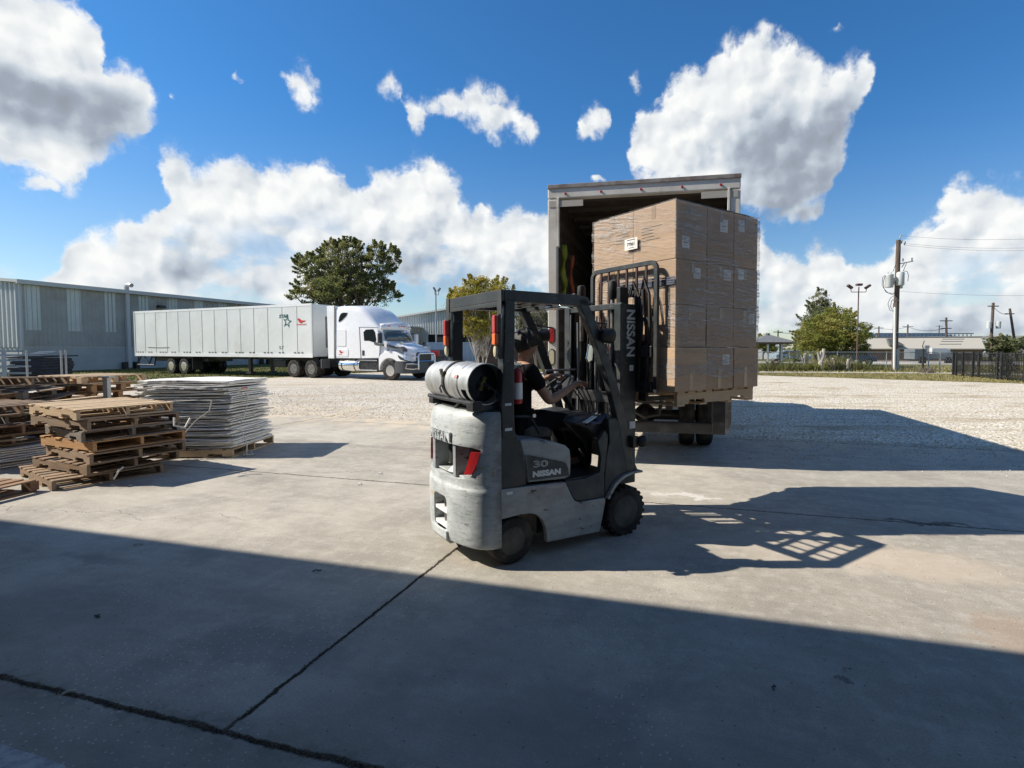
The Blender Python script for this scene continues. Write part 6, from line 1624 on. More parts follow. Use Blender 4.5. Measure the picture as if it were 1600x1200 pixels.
nearpoly('hatch', [(526.5, 516), (527.5, 514.5), (539.5, 514.5), (540.7, 516), (540.7, 539.5), (539.5, 541), (527.5, 541), (526.5, 539.5)], .022, .04, 'tractorwhite', .012)
nearpoly('hatch', [(525.8, 547), (527, 545.6), (543, 545.6), (544.3, 547), (544.3, 556), (543, 557.3), (527, 557.3), (525.8, 556)], .022, .04, 'tractorwhite', .012)
wing(tt, 530.5, 547, 7, 8, 'redink', yy=-.0225, l=.04)
# side belt stripe from door to bonnet
nearpoly('belt_stripe', [(584.5, 535.5), (587, 533.5), (593, 537), (600, 538), (600, 541), (591, 540), (586, 539)], .010, .05, 'tractorgrey', .003)
# bonnet
b = MB(); 
b.loft([sec(x, zb, zt, hw, rt, crown=cr) for x, zb, zt, hw, rt, cr in ((xw1-.04, 1.0, 1.98, .98, .16, .08), (xw1+.35, 1.0, 1.90, .93, .18, .09), (xw1+.75, 1.0, 1.80, .86, .20, .09), (xw1+1.10, .95, 1.68, .78, .20, .08), (xw1+1.32, .95, 1.56, .72, .16, .06), (xw1+1.42, 1.0, 1.44, .66, .10, .04))])
b.build('bonnet', M['tractorwhite'], tt, smooth=True, fix=True, angle=60)
nearpoly('bonnet_vent', [(600.5, 538), (607, 539), (618, 542), (625, 541.5), (630, 545), (630.5, 549.5), (628.5, 546.5), (624, 544), (617, 544.3), (606, 541.8), (600.5, 541.5)], .16, .60, 'tractorgrey', .004, l=.20)
# fenders with wheel arch
XA = xof(607.5); 
for s_, ys in ((0, (.03, .62)), (1, (1.96, 2.55))):
    b = MB(); x0, x1 = xof(590.5), xw1+1.25
    poly = [(x0, .50), (x0, 1.12), (x0+.10, 1.30), (XA-.30, 1.46), (XA+.05, 1.52), (XA+.45, 1.45), (x1-.12, 1.25), (x1, 1.02), (x1, .98)]
    poly += [(XA+.66*math.cos(R(a)), .50+.64*math.sin(R(a))) for a in (48, 60, 75, 90, 105, 120, 135, 150, 165, 180)]
    b.prism(poly, ys[0], ys[1], 'y'); b.build('fender', M['tractorwhite'], tt, bevel=.05, seg=3, fix=True)
    truckwheel(tt, XA, .20 if s_ == 0 else 2.38, .50, .28, 'y', 'chrome', -1 if s_ == 0 else 1, seg=40)
    b = MB(); q = ys[0]-.005 if s_ == 0 else ys[1]-.2
    b.prism([(x1-.44, 1.30), (x1-.10, 1.16), (x1+.02, 1.00), (x1-.30, 1.08), (x1-.40, 1.18)], q-.012 if s_ == 0 else q, q+.22, 'y'); b.build('headlight', M['glasslite'], tt, bevel=.01, fix=True)
# bumper
b = MB(); secs = []
for y, dx in ((.03, -.16), (.12, .0), (.45, .16), (YM, .22), (2.13, .16), (2.46, .0), (2.55, -.16)):
    x1 = xw1+1.28+dx; secs.append([Vector((x1-.5, y, .40)), Vector((x1-.04, y, .36)), Vector((x1, y, .55)), Vector((x1-.02, y, .92)), Vector((x1-.5, y, 1.02))])
b.loft(secs); b.build('bumper', M['tractorgrey'], tt, smooth=True, fix=True, angle=40)
b = MB(); b.prism([(YM-.58, .70), (YM+.58, .70), (YM+.62, 1.36), (YM+.5, 1.44), (YM-.5, 1.44), (YM-.62, 1.36)], xw1+1.40, xw1+1.46, 'x'); b.build('grille', M['black'], tt, bevel=.01, fix=True)
xb = xw1+1.62
b = MB()
for y0_, y1_ in ((.62, 1.96),):
    b.tube([(xb, y0_, .55), (xb, y0_, 1.25), (xb, y0_+.12, 1.38), (xb, y1_-.12, 1.38), (xb, y1_, 1.25), (xb, y1_, .55)], .045, 8)
for z in (.98,): b.tube([(xb, .62, z), (xb, 1.96, z)], .03, 6)
for a, c in ((.06, .62), (1.96, 2.5)):
    b.tube([(xb-.05, (a if a > 1 else c), .82), (xb-.12, (a+c)/2, .86), (xb-.30, a if a < 1 else c, .86), (xb-.34, a if a < 1 else c, .62), (xb-.12, (a+c)/2, .58), (xb-.05, (a if a > 1 else c), .60)], .035, 7, closed=True)
b.tube([(xb, .62, 1.20), (xb-.25, .45, 1.25), (xb-.40, .10, 1.42), (xb-.42, .06, 1.15)], .025, 6); b.build('bull_bar', M['chrome'], tt, smooth=True)
# mirrors
for y, s_ in ((-.12, -1), (2.72, 1)):
    g = bpy.data.objects.new('mirror', None); COL.objects.link(g); g.parent = tt; g.location = (xw1-.20, y, 0)
    b = MB(); b.bb((-.06, -.12, 1.90), (.08, .12, 2.42)); b.build('mirror_head', M['black'] if s_ < 0 else M['tractorwhite'], g, bevel=.03)
    b = MB(); b.tube([(0, -s_*.02, 2.40), (-.1, -s_*.2, 2.46), (-.2, -s_*.3, 2.42)], .022, 6); b.build('mirror_arm', M['black'], g)
for y in (.40, 2.18):
    b = MB(); b.tube([(xw1+.72, y, 1.55), (xw1+.80, y-.03, 1.86)], .015, 5); b.box((xw1+.81, y-.04, 1.90), (.08, .16, .12)); b.build('bonnet_mirror', M['chrome'] if y < 1 else M['black'], tt, bevel=.01)
# tank, steps, frame, drive wheels, under-sleeper
b = MB(); x0, x1 = xof(525.5), xof(558); b.lathe([(0, .20), (.04, .30), (.10, .325), (x1-x0-.1, .325), (x1-x0-.04, .30), (x1-x0, .20)], (x0, .36, .74), (1, 0, 0), 32); b.build('fuel_tank', M['chrome'], tt, smooth=True, angle=50)
for f in (.18, .78): b = MB(); b.lathe([(0, .333), (.07, .333)], (x0+(x1-x0)*f, .36, .74), (1, 0, 0), 32); b.build('tank_strap', M['black'], tt, smooth=True)
sb(tt, 'step_box', (xof(560), .10, .42), (xof(588), .5, 1.04), 'black', .02)
for z in (.46, .98): sb(tt, 'step', (xof(559), .05, z), (xof(587), .14, z+.06), 'chrome', .01)
sb(tt, 'chassis', (-3.0, .85, .60), (xw1+1.0, 1.75, 1.10), 'black')
sb(tt, 'side_box', (xof(524), .30, .62), (xof(590), .9, 1.14), 'black')
for x in (ST(457, 560)[0], ST(484.5, 560)[0]):
    for y, s_ in ((.17, -1), (.45, -1), (2.14, 1), (2.42, 1)): truckwheel(tt, x, y, .50, .25, 'y', 'hub' if y != .17 else 'steel', s_)
sb(tt, 'quarter_fender', (.55, .03, .55), (.62, .6, 1.05), 'tractorgrey')
b = MB(); 
for k in range(3): b.tube([(.9, 1.0+.15*k, 1.3), (.6, 1.0+.15*k, 1.15), (.15, 1.1+.1*k, 1.5)], .02, 5)
b.build('coupling_hoses', M['black'], tt)
# ------------------------------------------------------------------ the near pallet stack, left
G1 = 'wooden pallets stacked in the nearest pile'
sx, sy = -5.98, 6.93; srz = R(154-180)
stack = [ # z, dx, dy, drz, tilt, material, nb, seed, label
 (.000, -.16, -.10, -7, (0.0, .010), 'woodold', 8, 11, 'widest grey-brown pallet at the very bottom of the near pallet pile, on the slab'),
 (.137, -.04, .00, 3, (.01, .0), 'woodold', 7, 12, 'weathered pallet second from the slab in the near pile'),
 (.268, .06, .03, -2, (0, .008), 'woodold', 7, 13, 'brown-grey pallet third from the slab in the near pile'),
 (.399, .02, .05, 2, (.0, -.004), 'woodorange', 7, 14, 'orange-brown solid-sided pallet halfway up the near pile'),
 (.530, -.02, .08, -5, (.008, .01), 'woodgrey', 6, 15, 'dark weathered pallet third from the top of the near pile'),
 (.661, -.05, .02, 4, (-.012, .014), 'woodold', 7, 16, 'split weathered pallet just below the pale top pallet of the near pile'),
 (.800, -.10, .02, 0, (.0, .012), 'woodnew', 9, 17, 'pale yellow close-boarded pallet on top of the near pile'),
]
for i, (z, dx, dy, dr, tl, m, nb, sd_, lab_) in enumerate(stack):
    make_pallet(lab_, (sx+dx, sy+dy, z), srz+R(dr), G1, tilt=tl, w=1.30 if i == 0 else 1.22, d=1.10 if i == 0 else 1.04, h=.128, m=M[m], nb=nb, seed=sd_, notch=(i != 3), miss=(2,) if i in (1, 4) else ())
def strand(name, label, pts, r, m=None, cat='strapping'):
    b = MB(); b.tube(pts, r, 5); o = b.build(name, m or M['twine'], None, smooth=True); return tag(o, label, cat)
p_ = gnd(150, 772)
strand('torn_film', 'white tuft of torn film hanging off the bottom pallet of the near pile', [(-5.30, 6.30, .22), (-5.31, 6.25, .19), (-5.34, 6.24, .13), (-5.36, 6.23, .09)], .011, cat='film')
strand('torn_film', 'white twist of film drooping from the right side of the near pallet pile', [(-5.0, 6.75, .76), (-4.98, 6.72, .66), (-4.90, 6.8, .62), (-4.86, 6.85, .74)], .014, cat='film')

# pallet poking in at the lower left
make_pallet('lone wooden pallet cut off by the left edge, nearest to the viewer', (-6.66, 5.60, 0), R(-6), None, w=1.1, d=.95, h=.14, m=M['woodbrown'], nb=7, seed=30, block=True)

# ------------------------------------------------------------------ tied stack of white sheets on a pallet
G2 = 'white sheets in the tied stack'
wx, wy, wr = -5.70, 8.48, R(3)
make_pallet('pale pallet on the slab under the tied stack of white sheets', (wx+.08, wy, 0), wr, None, w=1.22, d=1.25, h=.13, m=M['woodnew'], nb=7, seed=31)
rr = random.Random(12); proto = []
def panel_mesh(seed):
    r_ = random.Random(seed); W2, D2 = 1.32, 1.16; nu, nv = 16, 10
    a1, a2, p1, p2 = r_.uniform(.002, .010), r_.uniform(.002, .007), r_.uniform(0, 6), r_.uniform(0, 6)
    ex = [r_.uniform(-.012, .012) for _ in range(nu+1)]; ey = [r_.uniform(-.014, .014) for _ in range(nv+1)]
    def f(u, v):
        x = (u-.5)*W2+(ey[int(v*nv)] if u in (0, 1) else 0); y = (v-.5)*D2+(ex[int(u*nu)] if v in (0, 1) else 0)
        return Vector((x, y, a1*math.sin(u*7+p1)+a2*math.sin(v*6+p2)))
    b = MB(); b.grid(f, nu, nv); return b
for k in range(6):
    b = panel_mesh(k); th = .017
    n = len(b.v); nu, nv = 16, 10
    ring = [i for i in range(nu+1)]+[(j+1)*(nu+1)-1 for j in range(1, nv+1)]+[nv*(nu+1)+i for i in range(nu-1, -1, -1)]+[j*(nu+1) for j in range(nv-1, 0, -1)]
    fs = list(b.f); b.v += [v+Vector((0, 0, th)) for v in b.v[:]]
    b.f = [f[::-1] for f in fs]+[[i+n for i in f] for f in fs]+[[ring[i], ring[(i+1) % len(ring)], ring[(i+1) % len(ring)]+n, ring[i]+n] for i in range(len(ring))]; b.mi = [0]*len(b.f)
    proto.append(b)
z = .135; pm = []
for k, b in enumerate(proto):
    me = bpy.data.meshes.new('white_panel'); me.from_pydata([tuple(v) for v in b.v], [], b.f); me.materials.append(M['panelwhite']); pm.append(me)
N_ = 36
for i in range(N_):
    o = bpy.data.objects.new('white_sheet', pm[i % 6]); COL.objects.link(o)
    up_ = i/N_
    o.location = (wx+rr.uniform(-.035, .035)-.045*up_+(.03 if i < 8 else 0), wy+rr.uniform(-.042, .042), z); o.rotation_euler = (rr.uniform(-.006, .006), rr.uniform(-.006, .006)+.004, wr+rr.uniform(-.05, .05)+(PI if i % 3 == 0 else 0))
    gap = rr.choice([.022, .026, .029, .032, .036]); z += gap
    if i == N_-1: tag(o, 'brightest flat white sheet lying on top of the tied stack', 'sheet', G2)
    elif i == 0: tag(o, 'lowest white sheet of the tied stack, resting on the pallet', 'sheet', G2)
    else: tag(o, 'scuffed white sheet in the middle of the tied stack', 'sheet', G2)
ZT = z
def px3(x, y, Y): p = at(x, y, Y); return Vector(p)
# plastic strapping round the stack, with loose ends and knots
hw, hd = .70, .63
q = Matrix.Rotation(wr, 3, 'Z')
def WP(x, y, z): v = q @ Vector((x, y, 0)); return (wx+v.x, wy+v.y, z)
for zz, lb in ((.86, 'taut white strap round the middle of the white sheet stack'), (.62, 'lower white strap with a loop round the white sheet stack')):
    ring = [WP(-hw, -hd, zz), WP(-.3, -hd-.01, zz-.01), WP(.2, -hd-.005, zz+.01), WP(hw, -hd, zz), WP(hw+.005, 0, zz+.01), WP(hw, hd, zz), WP(-hw, hd, zz), WP(-hw-.01, 0, zz)]
    b = MB(); b.tube(ring, .009, 5, closed=True); tag(b.build('strapping', M['twine'], None, smooth=True), lb, 'strapping')
strand('strapping', 'loose strap end slanting down the front of the white sheet stack', [WP(.42, -hd-.02, .88), WP(.40, -hd-.05, .72), WP(.22, -hd-.08, .58), WP(.05, -hd-.09, .38), WP(-.12, -hd-.05, .24)], .009)
strand('strapping', 'tangle of white strap at the left side of the white sheet stack', [WP(-.80, -hd-.02, .90), WP(-.72, -hd-.08, .84), WP(-.62, -hd-.05, .92), WP(-.56, -hd-.03, .82), WP(-.70, -hd-.04, .80), WP(-.78, -hd-.03, .86)], .006)
strand('strapping', 'strap end bowing out and down at the right of the white sheet stack', [WP(hw-.08, -hd, .46), WP(hw+.10, -hd+.05, .40), WP(hw+.16, -hd+.08, .20), WP(hw+.15, -hd+.08, .02)], .010)
strand('strapping', 'slack strap slanting across the right face of the white sheet stack', [WP(hw+.01, -.50, .98), WP(hw+.03, -.25, .92), WP(hw+.03, -.30, .70), WP(hw+.015, -.48, .44)], .009)
strand('torn_film', 'crumpled clear film on the slab by the right foot of the white sheet stack', [WP(hw+.02, -.35, .03), WP(hw+.14, -.42, .05), WP(hw+.22, -.50, .015), WP(hw+.10, -.55, .02)], .018, cat='film')
b = MB(); b.bb((-.07, -.004, -.012), (.07, .004, .012)); o = b.build('red_tag', M['redpaint'], None); o.location = WP(hw+.012, -.30, 1.03); o.rotation_euler.z = R(90); tag(o, 'small red tag near the top right of the white sheet stack', 'tag')

# ------------------------------------------------------------------ the heap of mixed pallets behind and left
G3 = 'mixed pallets heaped behind the near pile'
def pl_(label, px, py, Y, rz, m, tilt=(0, 0), **kw):
    p = at(px, py, Y); return make_pallet(label, (p[0], Y, p[2]), R(rz), G3, tilt=tilt, m=M[m], **kw)
# block pallets, orange, behind the near pile: centre px 160
for i, (dz, dx, dr, m, lab_) in enumerate(((0, 0, 4, 'woodgrey', 'grey pallet at the foot of the far stack behind the near pile'), (.145, .05, -3, 'woodbrown', 'brown pallet second up in the far stack behind the near pile'), (.29, -.03, 6, 'woodbrown', 'brown block pallet third up in the far stack behind the near pile'),
        (.435, .0, -4, 'woodorange', 'orange block pallet fourth up in the far stack behind the steel post'), (.58, .04, 3, 'woodbrown', 'brown block pallet fifth up in the far stack'), (.725, -.06, 8, 'woodorange', 'orange block pallet third from the top of the far stack'),
        (.87, .02, 2, 'woodorange', 'orange block pallet second from the top of the far stack'), (1.015, -.04, -2, 'woodnew', 'pale block pallet on top of the far stack behind the near pile'))):
    make_pallet(lab_, (-8.72+dx, 9.85+dx*.6, dz), R(-16+dr), G3, w=1.22, d=1.02, h=.14, m=M[m], nb=6, seed=50+i, block=True)
# leaning pallet between
make_pallet('long weathered pallet leaning up on the pile, left of the white sheets', (-7.85, 9.1, .52), R(-10), G3, tilt=(.02, -.16), w=1.35, d=1.0, h=.13, m=M['woodold'], nb=8, seed=61, block=True)
make_pallet('orange block pallet lying beneath the leaning pallet, left of the white sheets', (-7.35, 9.0, .30), R(-14), G3, tilt=(.0, .0), w=1.22, d=1.02, h=.14, m=M['woodorange'], nb=7, seed=62, block=True)
make_pallet('brown block pallet low on the slab left of the white sheets', (-7.40, 9.05, .15), R(-8), G3, w=1.22, d=1.02, h=.14, m=M['woodbrown'], nb=7, seed=63, block=True)
make_pallet('grey block pallet flat on the slab left of the white sheets', (-7.40, 9.05, .0), R(-12), G3, w=1.22, d=1.02, h=.14, m=M['woodgrey'], nb=7, seed=64, block=True)
# left pile, cut off by the frame
for i, (dz, dx, dr, m, tl, lab_) in enumerate(((0, 0, 8, 'woodgrey', 0, 'grey pallet lowest in the pile at the left edge'), (.145, .08, -4, 'woodold', 0, 'weathered pallet second up at the left edge'), (.29, -.05, 5, 'woodbrown', 0, 'brown pallet third up at the left edge'), (.435, .06, 2, 'woodold', .01, 'weathered pallet fourth up at the left edge'),
        (.58, .10, -7, 'woodgrey', .02, 'grey pallet fifth up at the left edge, boards curling'), (.725, -.05, 6, 'woodbrown', -.02, 'dark brown pallet third from the top at the left edge'), (.87, .12, 12, 'woodgrey', .05, 'tilted grey pallet second from the top at the left edge'), (1.02, .0, -8, 'woodold', -.03, 'weathered pallet on top of the left edge pile'))):
    make_pallet(lab_, (-9.35+dx, 8.9, dz), R(-10+dr), G3, tilt=(tl, tl*.6), w=1.22, d=1.02, h=.14, m=M[m], nb=6, seed=70+i, block=(i % 2 == 0), miss=(3,) if i in (2, 5) else ())
for i, (dz, dx, dr, m, lab_) in enumerate(((0.30, 0, -3, 'woodold', 'weathered pallet over the white boards at the left edge'), (.44, .05, 4, 'woodbrown', 'brown pallet upper middle at the left edge, nearer'), (.58, -.04, -6, 'woodgrey', 'grey pallet nearly on top at the left edge, nearer'), (.72, .05, 3, 'woodold', 'weathered slat pallet topmost at the left edge, nearer'))):
    make_pallet(lab_, (-8.25+dx, 7.55, dz), R(-18+dr), G3, w=1.22, d=1.02, h=.135, m=M[m], nb=6, seed=90+i, miss=(2,) if i == 1 else ())
for i in range(8):
    o = bpy.data.objects.new('white_sheet', pm[i % 6]); COL.objects.link(o); o.location = (-8.2+rr.uniform(-.03, .03), 7.5+rr.uniform(-.03, .03), .02+i*.034); o.rotation_euler.z = R(-16)+rr.uniform(-.04, .04)
    tag(o, 'off-white sheet in the low stack under the pallets at the left edge', 'sheet', 'white sheets under pallets at the left edge')
# loose boards on the heap
def plank(label, a, b_, w, m, th=.022, twist=0):
    a = Vector(a); b_ = Vector(b_); d = b_-a; L_ = d.length; mb = MB(); mb.box((0, 0, 0), (L_, w, th)); o = mb.build('loose_board', M[m], None, bevel=.002)
    o.location = (a+b_)/2; o.rotation_euler = d.to_track_quat('X', 'Z').to_euler(); return tag(o, label, 'board')
plank('pale loose board jutting left across the heap behind the near pile', at(66, 629, 8.3), at(170, 618, 9.1), .14, 'woodnew')
plank('long grey-brown board sloping up to the orange pallets', at(36, 637, 8.2), at(118, 611, 9.3), .16, 'woodold')
plank('grey warped board lying over the pile at the left edge', at(0, 607, 8.6), at(75, 604, 8.8), .2, 'woodgrey')
plank('pale grey board on top of the left edge pile', at(8, 596, 8.9), at(90, 599, 9.3), .2, 'woodgrey')
plank('short pale board sticking out of the left edge pile', at(60, 611, 8.6), at(98, 606, 8.9), .12, 'woodnew')
plank('white splintered board end on the left edge pile', at(0, 616, 8.3), at(35, 613, 8.5), .10, 'woodnew')
plank('thin pale board lying on top beside the orange pallets', at(72, 591, 9.5), at(98, 594, 9.6), .12, 'woodgrey')
plank('pale board end near the foot of the left edge pile', at(-20, 664, 7.4), at(42, 661, 7.5), .14, 'woodnew')
plank('pale board halfway down the left edge pile', at(-20, 690, 7.2), at(38, 686, 7.3), .12, 'woodnew')
# steel post with a cap plate
ps = thing('steel_post', 'dark steel post with a small cap plate standing among the pallets', 'post', (*[at(168, 630, 8.4)[i] for i in (0, 1)], 0))
zt = at(168, 590, 8.4)[2]
b = MB(); b.bb((-.035, -.035, 0), (.035, .035, zt)); b.build('shaft', M['galv'], ps); b = MB(); b.bb((-.09, -.06, zt), (.09, .06, zt+.025)); b.build('cap', M['galv'], ps)

# ------------------------------------------------------------------ dark bundle, steel racks and thin posts by the warehouse
Yd = 24.0
a0 = at(14, 592, Yd); a1 = at(119, 592, Yd+1.6)
bd = thing('plastic_pallet_stack', 'wide stack of dark navy plastic pallets in front of the grey warehouse', 'pallet stack', (a0[0], Yd, 0))
zt = at(60, 556, Yd)[2]; w = a1[0]-a0[0]
for i in range(9):
    b = MB(); z0 = i*(zt-.12)/9; b.bb((.05*math.sin(i*2.1), .03*math.sin(i), z0), (w-.1+.06*math.sin(i*1.3), 1.6, z0+(zt-.12)/9-.006)); b.build('layer', M['navy'], bd, bevel=.02)
b = MB(); b.bb((.10, .06, 0), (w-.16, 1.5, zt-.12)); b.build('core', M['navy'], bd)
b = MB(); b.prism([(-.05, zt-.11), (w+.12, zt-.04), (w+.10, zt+.02), (w*.5, zt+.0), (-.05, zt-.05)], -.05, 1.65, 'y'); b.build('cover', M['navy'], bd, bevel=.01, fix=True)
rk = thing('steel_rack', 'blue-grey steel racking frames piled at the far left by the dark pallets', 'rack', (at(-60, 592, 22)[0], 22.0, 0))
xr = at(8, 592, 22)[0]-at(-60, 592, 22)[0]
for i, z in enumerate((.25, .55, .85, 1.12, 1.34, 1.52)):
    b = MB(); b.bb((0, -.05, z-.05), (xr*(1 if i < 4 else .8), .03, z+.05)); b.build('beam', M['bluegrey'], rk); b = MB(); b.bb((0, 1.2, z-.04), (xr*.9, 1.28, z+.04)); b.build('beam', M['bluegrey'], rk)
for x in (.3, 1.4, xr-.05): b = MB(); b.bb((x, -.06, 0), (x+.09, .05, 1.6)); b.build('upright', M['bluegrey'], rk)
fr_ = thing('steel_tubes', 'thin dark steel frames lying on top of the navy pallet stack', 'frames', (a0[0], Yd+.9, zt+.02))
for i in range(3): b = MB(); b.tube([(.1, i*.2, .04+.05*i), (w*.62, i*.2, .06+.05*i)], .025, 5); b.build('tube', M['bluegrey'], fr_)
for px in (43, 97, 104):
    p0 = at(px, 590, 21); zt_ = at(px, 547, 21)[2]
    b = MB(); b.tube([(0, 0, 0), (0, 0, zt_)], .035, 6); o = b.build('thin_post', M['galv'], None); o.location = (p0[0], 21, 0)
    tag(o, {43: 'thin grey post standing before the left part of the navy stack', 97: 'short thin post just left of another before the navy stack', 104: 'thin grey post before the right end of the navy stack'}[px], 'post')
# ------------------------------------------------------------------ trees
def leafmesh(name, centres, radii, n_per, size, m, parent, seed, droop=0.0, aspect=.5, flat=.7):
    rr = np.random.default_rng(seed)
    C_ = np.repeat(np.array(centres), n_per, 0); Rr = np.repeat(np.array(radii), n_per, 0)
    n = len(C_)
    d = rr.normal(0, 1, (n, 3)); d /= np.linalg.norm(d, axis=1)[:, None]; rad = rr.random(n)**.5
    P_ = C_+d*rad[:, None]*Rr*np.array([1, 1, flat])
    P_[:, 2] -= droop*rr.random(n)
    a = rr.normal(0, 1, (n, 3)); a[:, 2] *= .7; a /= np.linalg.norm(a, axis=1)[:, None]
    c = rr.normal(0, 1, (n, 3)); b_ = np.cross(a, c); b_ /= np.linalg.norm(b_, axis=1)[:, None]
    s = size*rr.uniform(.6, 1.4, (n, 1))
    v = np.stack([P_-a*s, P_+b_*s*aspect, P_+a*s, P_-b_*s*aspect], 1).reshape(-1, 3)
    me = bpy.data.meshes.new(name); me.vertices.add(n*4); me.vertices.foreach_set('co', v.ravel())
    me.loops.add(n*4); me.loops.foreach_set('vertex_index', np.arange(n*4)); me.polygons.add(n)
    me.polygons.foreach_set('loop_start', np.arange(0, n*4, 4)); me.polygons.foreach_set('loop_total', np.full(n, 4)); me.update()
    me.materials.append(m); o = bpy.data.objects.new(name, me); COL.objects.link(o); o.parent = parent; return o
def limbs(mb, p, d, L_, r, depth, rr, tips, spread=.55, up=.15, nb=(2, 4), ok=None):
    pts = [p]; dd = d.normalized(); q = p
    for i in range(3):
        dd = (dd+Vector((rr.uniform(-.14, .14), rr.uniform(-.14, .14), up*rr.random()))).normalized(); q = q+dd*L_/3; pts.append(q)
    if ok and not ok(q): return
    mb.tube(pts, [r, r*.85, r*.7, r*.55], 6 if r > .05 else 4)
    if depth == 0: tips.append(q); return
    for k in range(rr.randint(*nb)):
        ax = Vector((rr.uniform(-1, 1), rr.uniform(-1, 1), rr.uniform(-.2, .7))).normalized()
        limbs(mb, pts[rr.choice((2, 3, 3))], (dd+ax*spread*1.4).normalized(), L_*rr.uniform(.62, .85), r*.55, depth-1, rr, tips, spread, up, nb, ok)
    tips.append(q)
def tree(name, label, cat, base, h_trunk, crown, m, seed, leafsize=.12, n_per=60, n_cl=260, trunk_r=.2, bark='bark', stems=1, shape='ball', group=None, droop=0, clr=.55, depth=3, shoots=3):
    """crown: list of (dx, dy, z, rx, ry, rz)"""
    t_ = thing(name, label, cat, base, 0, group); rr = random.Random(seed)
    tips = []; mb = MB(); ok = lambda q: q.z < crown[0][2]-crown[0][5]*.8 or any(((q.x-c[0])/c[3])**2+((q.y-c[1])/c[4])**2+((q.z-c[2])/c[5])**2 < 1.05 for c in crown)
    zc = sum(c[2] for c in crown)/len(crown)
    for k in range(stems):
        a = rr.uniform(0, 6.28); off = Vector((math.cos(a), math.sin(a), 0))*(.0 if stems == 1 else .18)
        lean = Vector((math.cos(a)*.18, math.sin(a)*.18, 1)) if stems > 1 else Vector((rr.uniform(-.05, .05), 0, 1))
        p0 = off; p1 = off+lean*h_trunk
        mb.tube([p0-Vector((0, 0, .1)), p0+(p1-p0)*.3, p0+(p1-p0)*.65, p1], [trunk_r*1.25, trunk_r, trunk_r*.85, trunk_r*.7], 9)
        for c in crown:
            tgt = Vector((c[0], c[1], c[2]))+Vector((rr.uniform(-.4, .4)*c[3], rr.uniform(-.4, .4)*c[4], rr.uniform(-.2, .3)*c[5]))
            d = tgt-p1; limbs(mb, p1, d, d.length*.6, trunk_r*.5, depth-1, rr, tips, ok=ok)
    mb.build('trunk', M[bark], t_, smooth=True)
    cs = []; rs = []
    vol = [c[3]*c[4]*c[5] for c in crown]; tot = sum(vol)
    for c, v in zip(crown, vol):
        for _ in range(max(6, int(n_cl*v/tot))):
            for _try in range(20):
                d = Vector((rr.gauss(0, 1), rr.gauss(0, 1), rr.gauss(0, 1))).normalized(); rad = rr.random()**.38
                if shape == 'cone':
                    z = rr.random()**1.3; w = (1-z)*rr.random()**.5; p = Vector((c[0]+c[3]*w*math.cos(d.x*9), c[1]+c[4]*w*math.sin(d.x*9), c[2]-c[5]+2*c[5]*z)); break
                p = Vector((c[0]+d.x*rad*c[3], c[1]+d.y*rad*c[4], c[2]+d.z*rad*c[5]))
                if d.z > -.75 or rr.random() < .4: break
            cs.append(tuple(p)); k = rr.uniform(.5, 1.3)*clr; rs.append((k, k, k*.8))
    for tp in tips:
        if tp.z > h_trunk*.7 and any(((tp.x-c[0])/c[3])**2+((tp.y-c[1])/c[4])**2+((tp.z-c[2])/c[5])**2 < 1.3 for c in crown): cs.append(tuple(tp)); rs.append((clr*.8,)*3)
    # leafy shoots standing out of the outline
    for c in crown:
        for _ in range(shoots):
            a = rr.uniform(-.35, 3.5); d = Vector((math.cos(a), rr.uniform(-.5, .5), math.sin(a)*.9+.15)).normalized()
            for k in range(4):
                f = .92+k*.085; cs.append((c[0]+d.x*f*c[3], c[1]+d.y*f*c[4], c[2]+d.z*f*c[5]+.06*k)); q_ = clr*(.55-.1*k); rs.append((q_, q_, q_*1.3))
    leafmesh('crown', cs, rs, n_per, leafsize, m, t_, seed, droop)
    return t_
# oak behind the tractor: px 455-630, top 375
def cpx(px, py, Y, base): p = at(px, py, Y); return (p[0]-base[0], 0, p[2])
Y = 47.0; B = (at(546, 560, Y)[0], Y, 0); s_ = Y/825
cr = []
for px, py, rx, ry in ((500, 425, 32, 30), (540, 412, 38, 32), (580, 428, 34, 32), (545, 455, 62, 30), (492, 455, 30, 22), (598, 462, 26, 20), (520, 480, 40, 18), (480, 412, 18, 12), (610, 410, 14, 22), (545, 388, 18, 12), (470, 465, 18, 10), (590, 402, 14, 20), (517, 392, 12, 14)):
    c = cpx(px, py, Y, B); cr.append((c[0], 0, c[2], rx*s_, rx*s_*.8+.4, ry*s_))
tree('oak_tree', 'large olive-green tree rising behind the white tractor and trailer', 'tree', B, 1.9, cr, M['leafoak'], 5, .078, 42, 640, .26, 'bark', 2, clr=.40, depth=4, shoots=14)
# thin yellow multi-stemmed tree seen through the guard
Y = 34.0; B = (at(752, 560, Y)[0], Y, 0); s_ = Y/825; cr = []
for px, py, rx, ry in ((735, 462, 28, 20), (770, 458, 30, 20), (752, 445, 24, 12), (725, 490, 24, 22), (775, 492, 28, 24), (750, 512, 34, 18), (712, 478, 14, 22), (798, 470, 16, 18)):
    c = cpx(px, py, Y, B); cr.append((c[0], 0, c[2], rx*s_, rx*s_*.9, ry*s_))
tree('crape_myrtle', 'slender many-stemmed tree turning yellow, seen through the forklift guard', 'tree', B, 1.0, cr, M['leafyel'], 8, .055, 42, 320, .055, 'barkpale', 6, clr=.38, depth=3, shoots=5)
Y = 42.0; B = (at(842, 560, Y)[0], Y, 0); s_ = Y/825; cr = []
for px, py, rx, ry in ((835, 500, 26, 22), (850, 480, 18, 16), (820, 520, 20, 16), (862, 510, 20, 20)):
    c = cpx(px, py, Y, B); cr.append((c[0], 0, c[2], rx*s_, rx*s_, ry*s_))
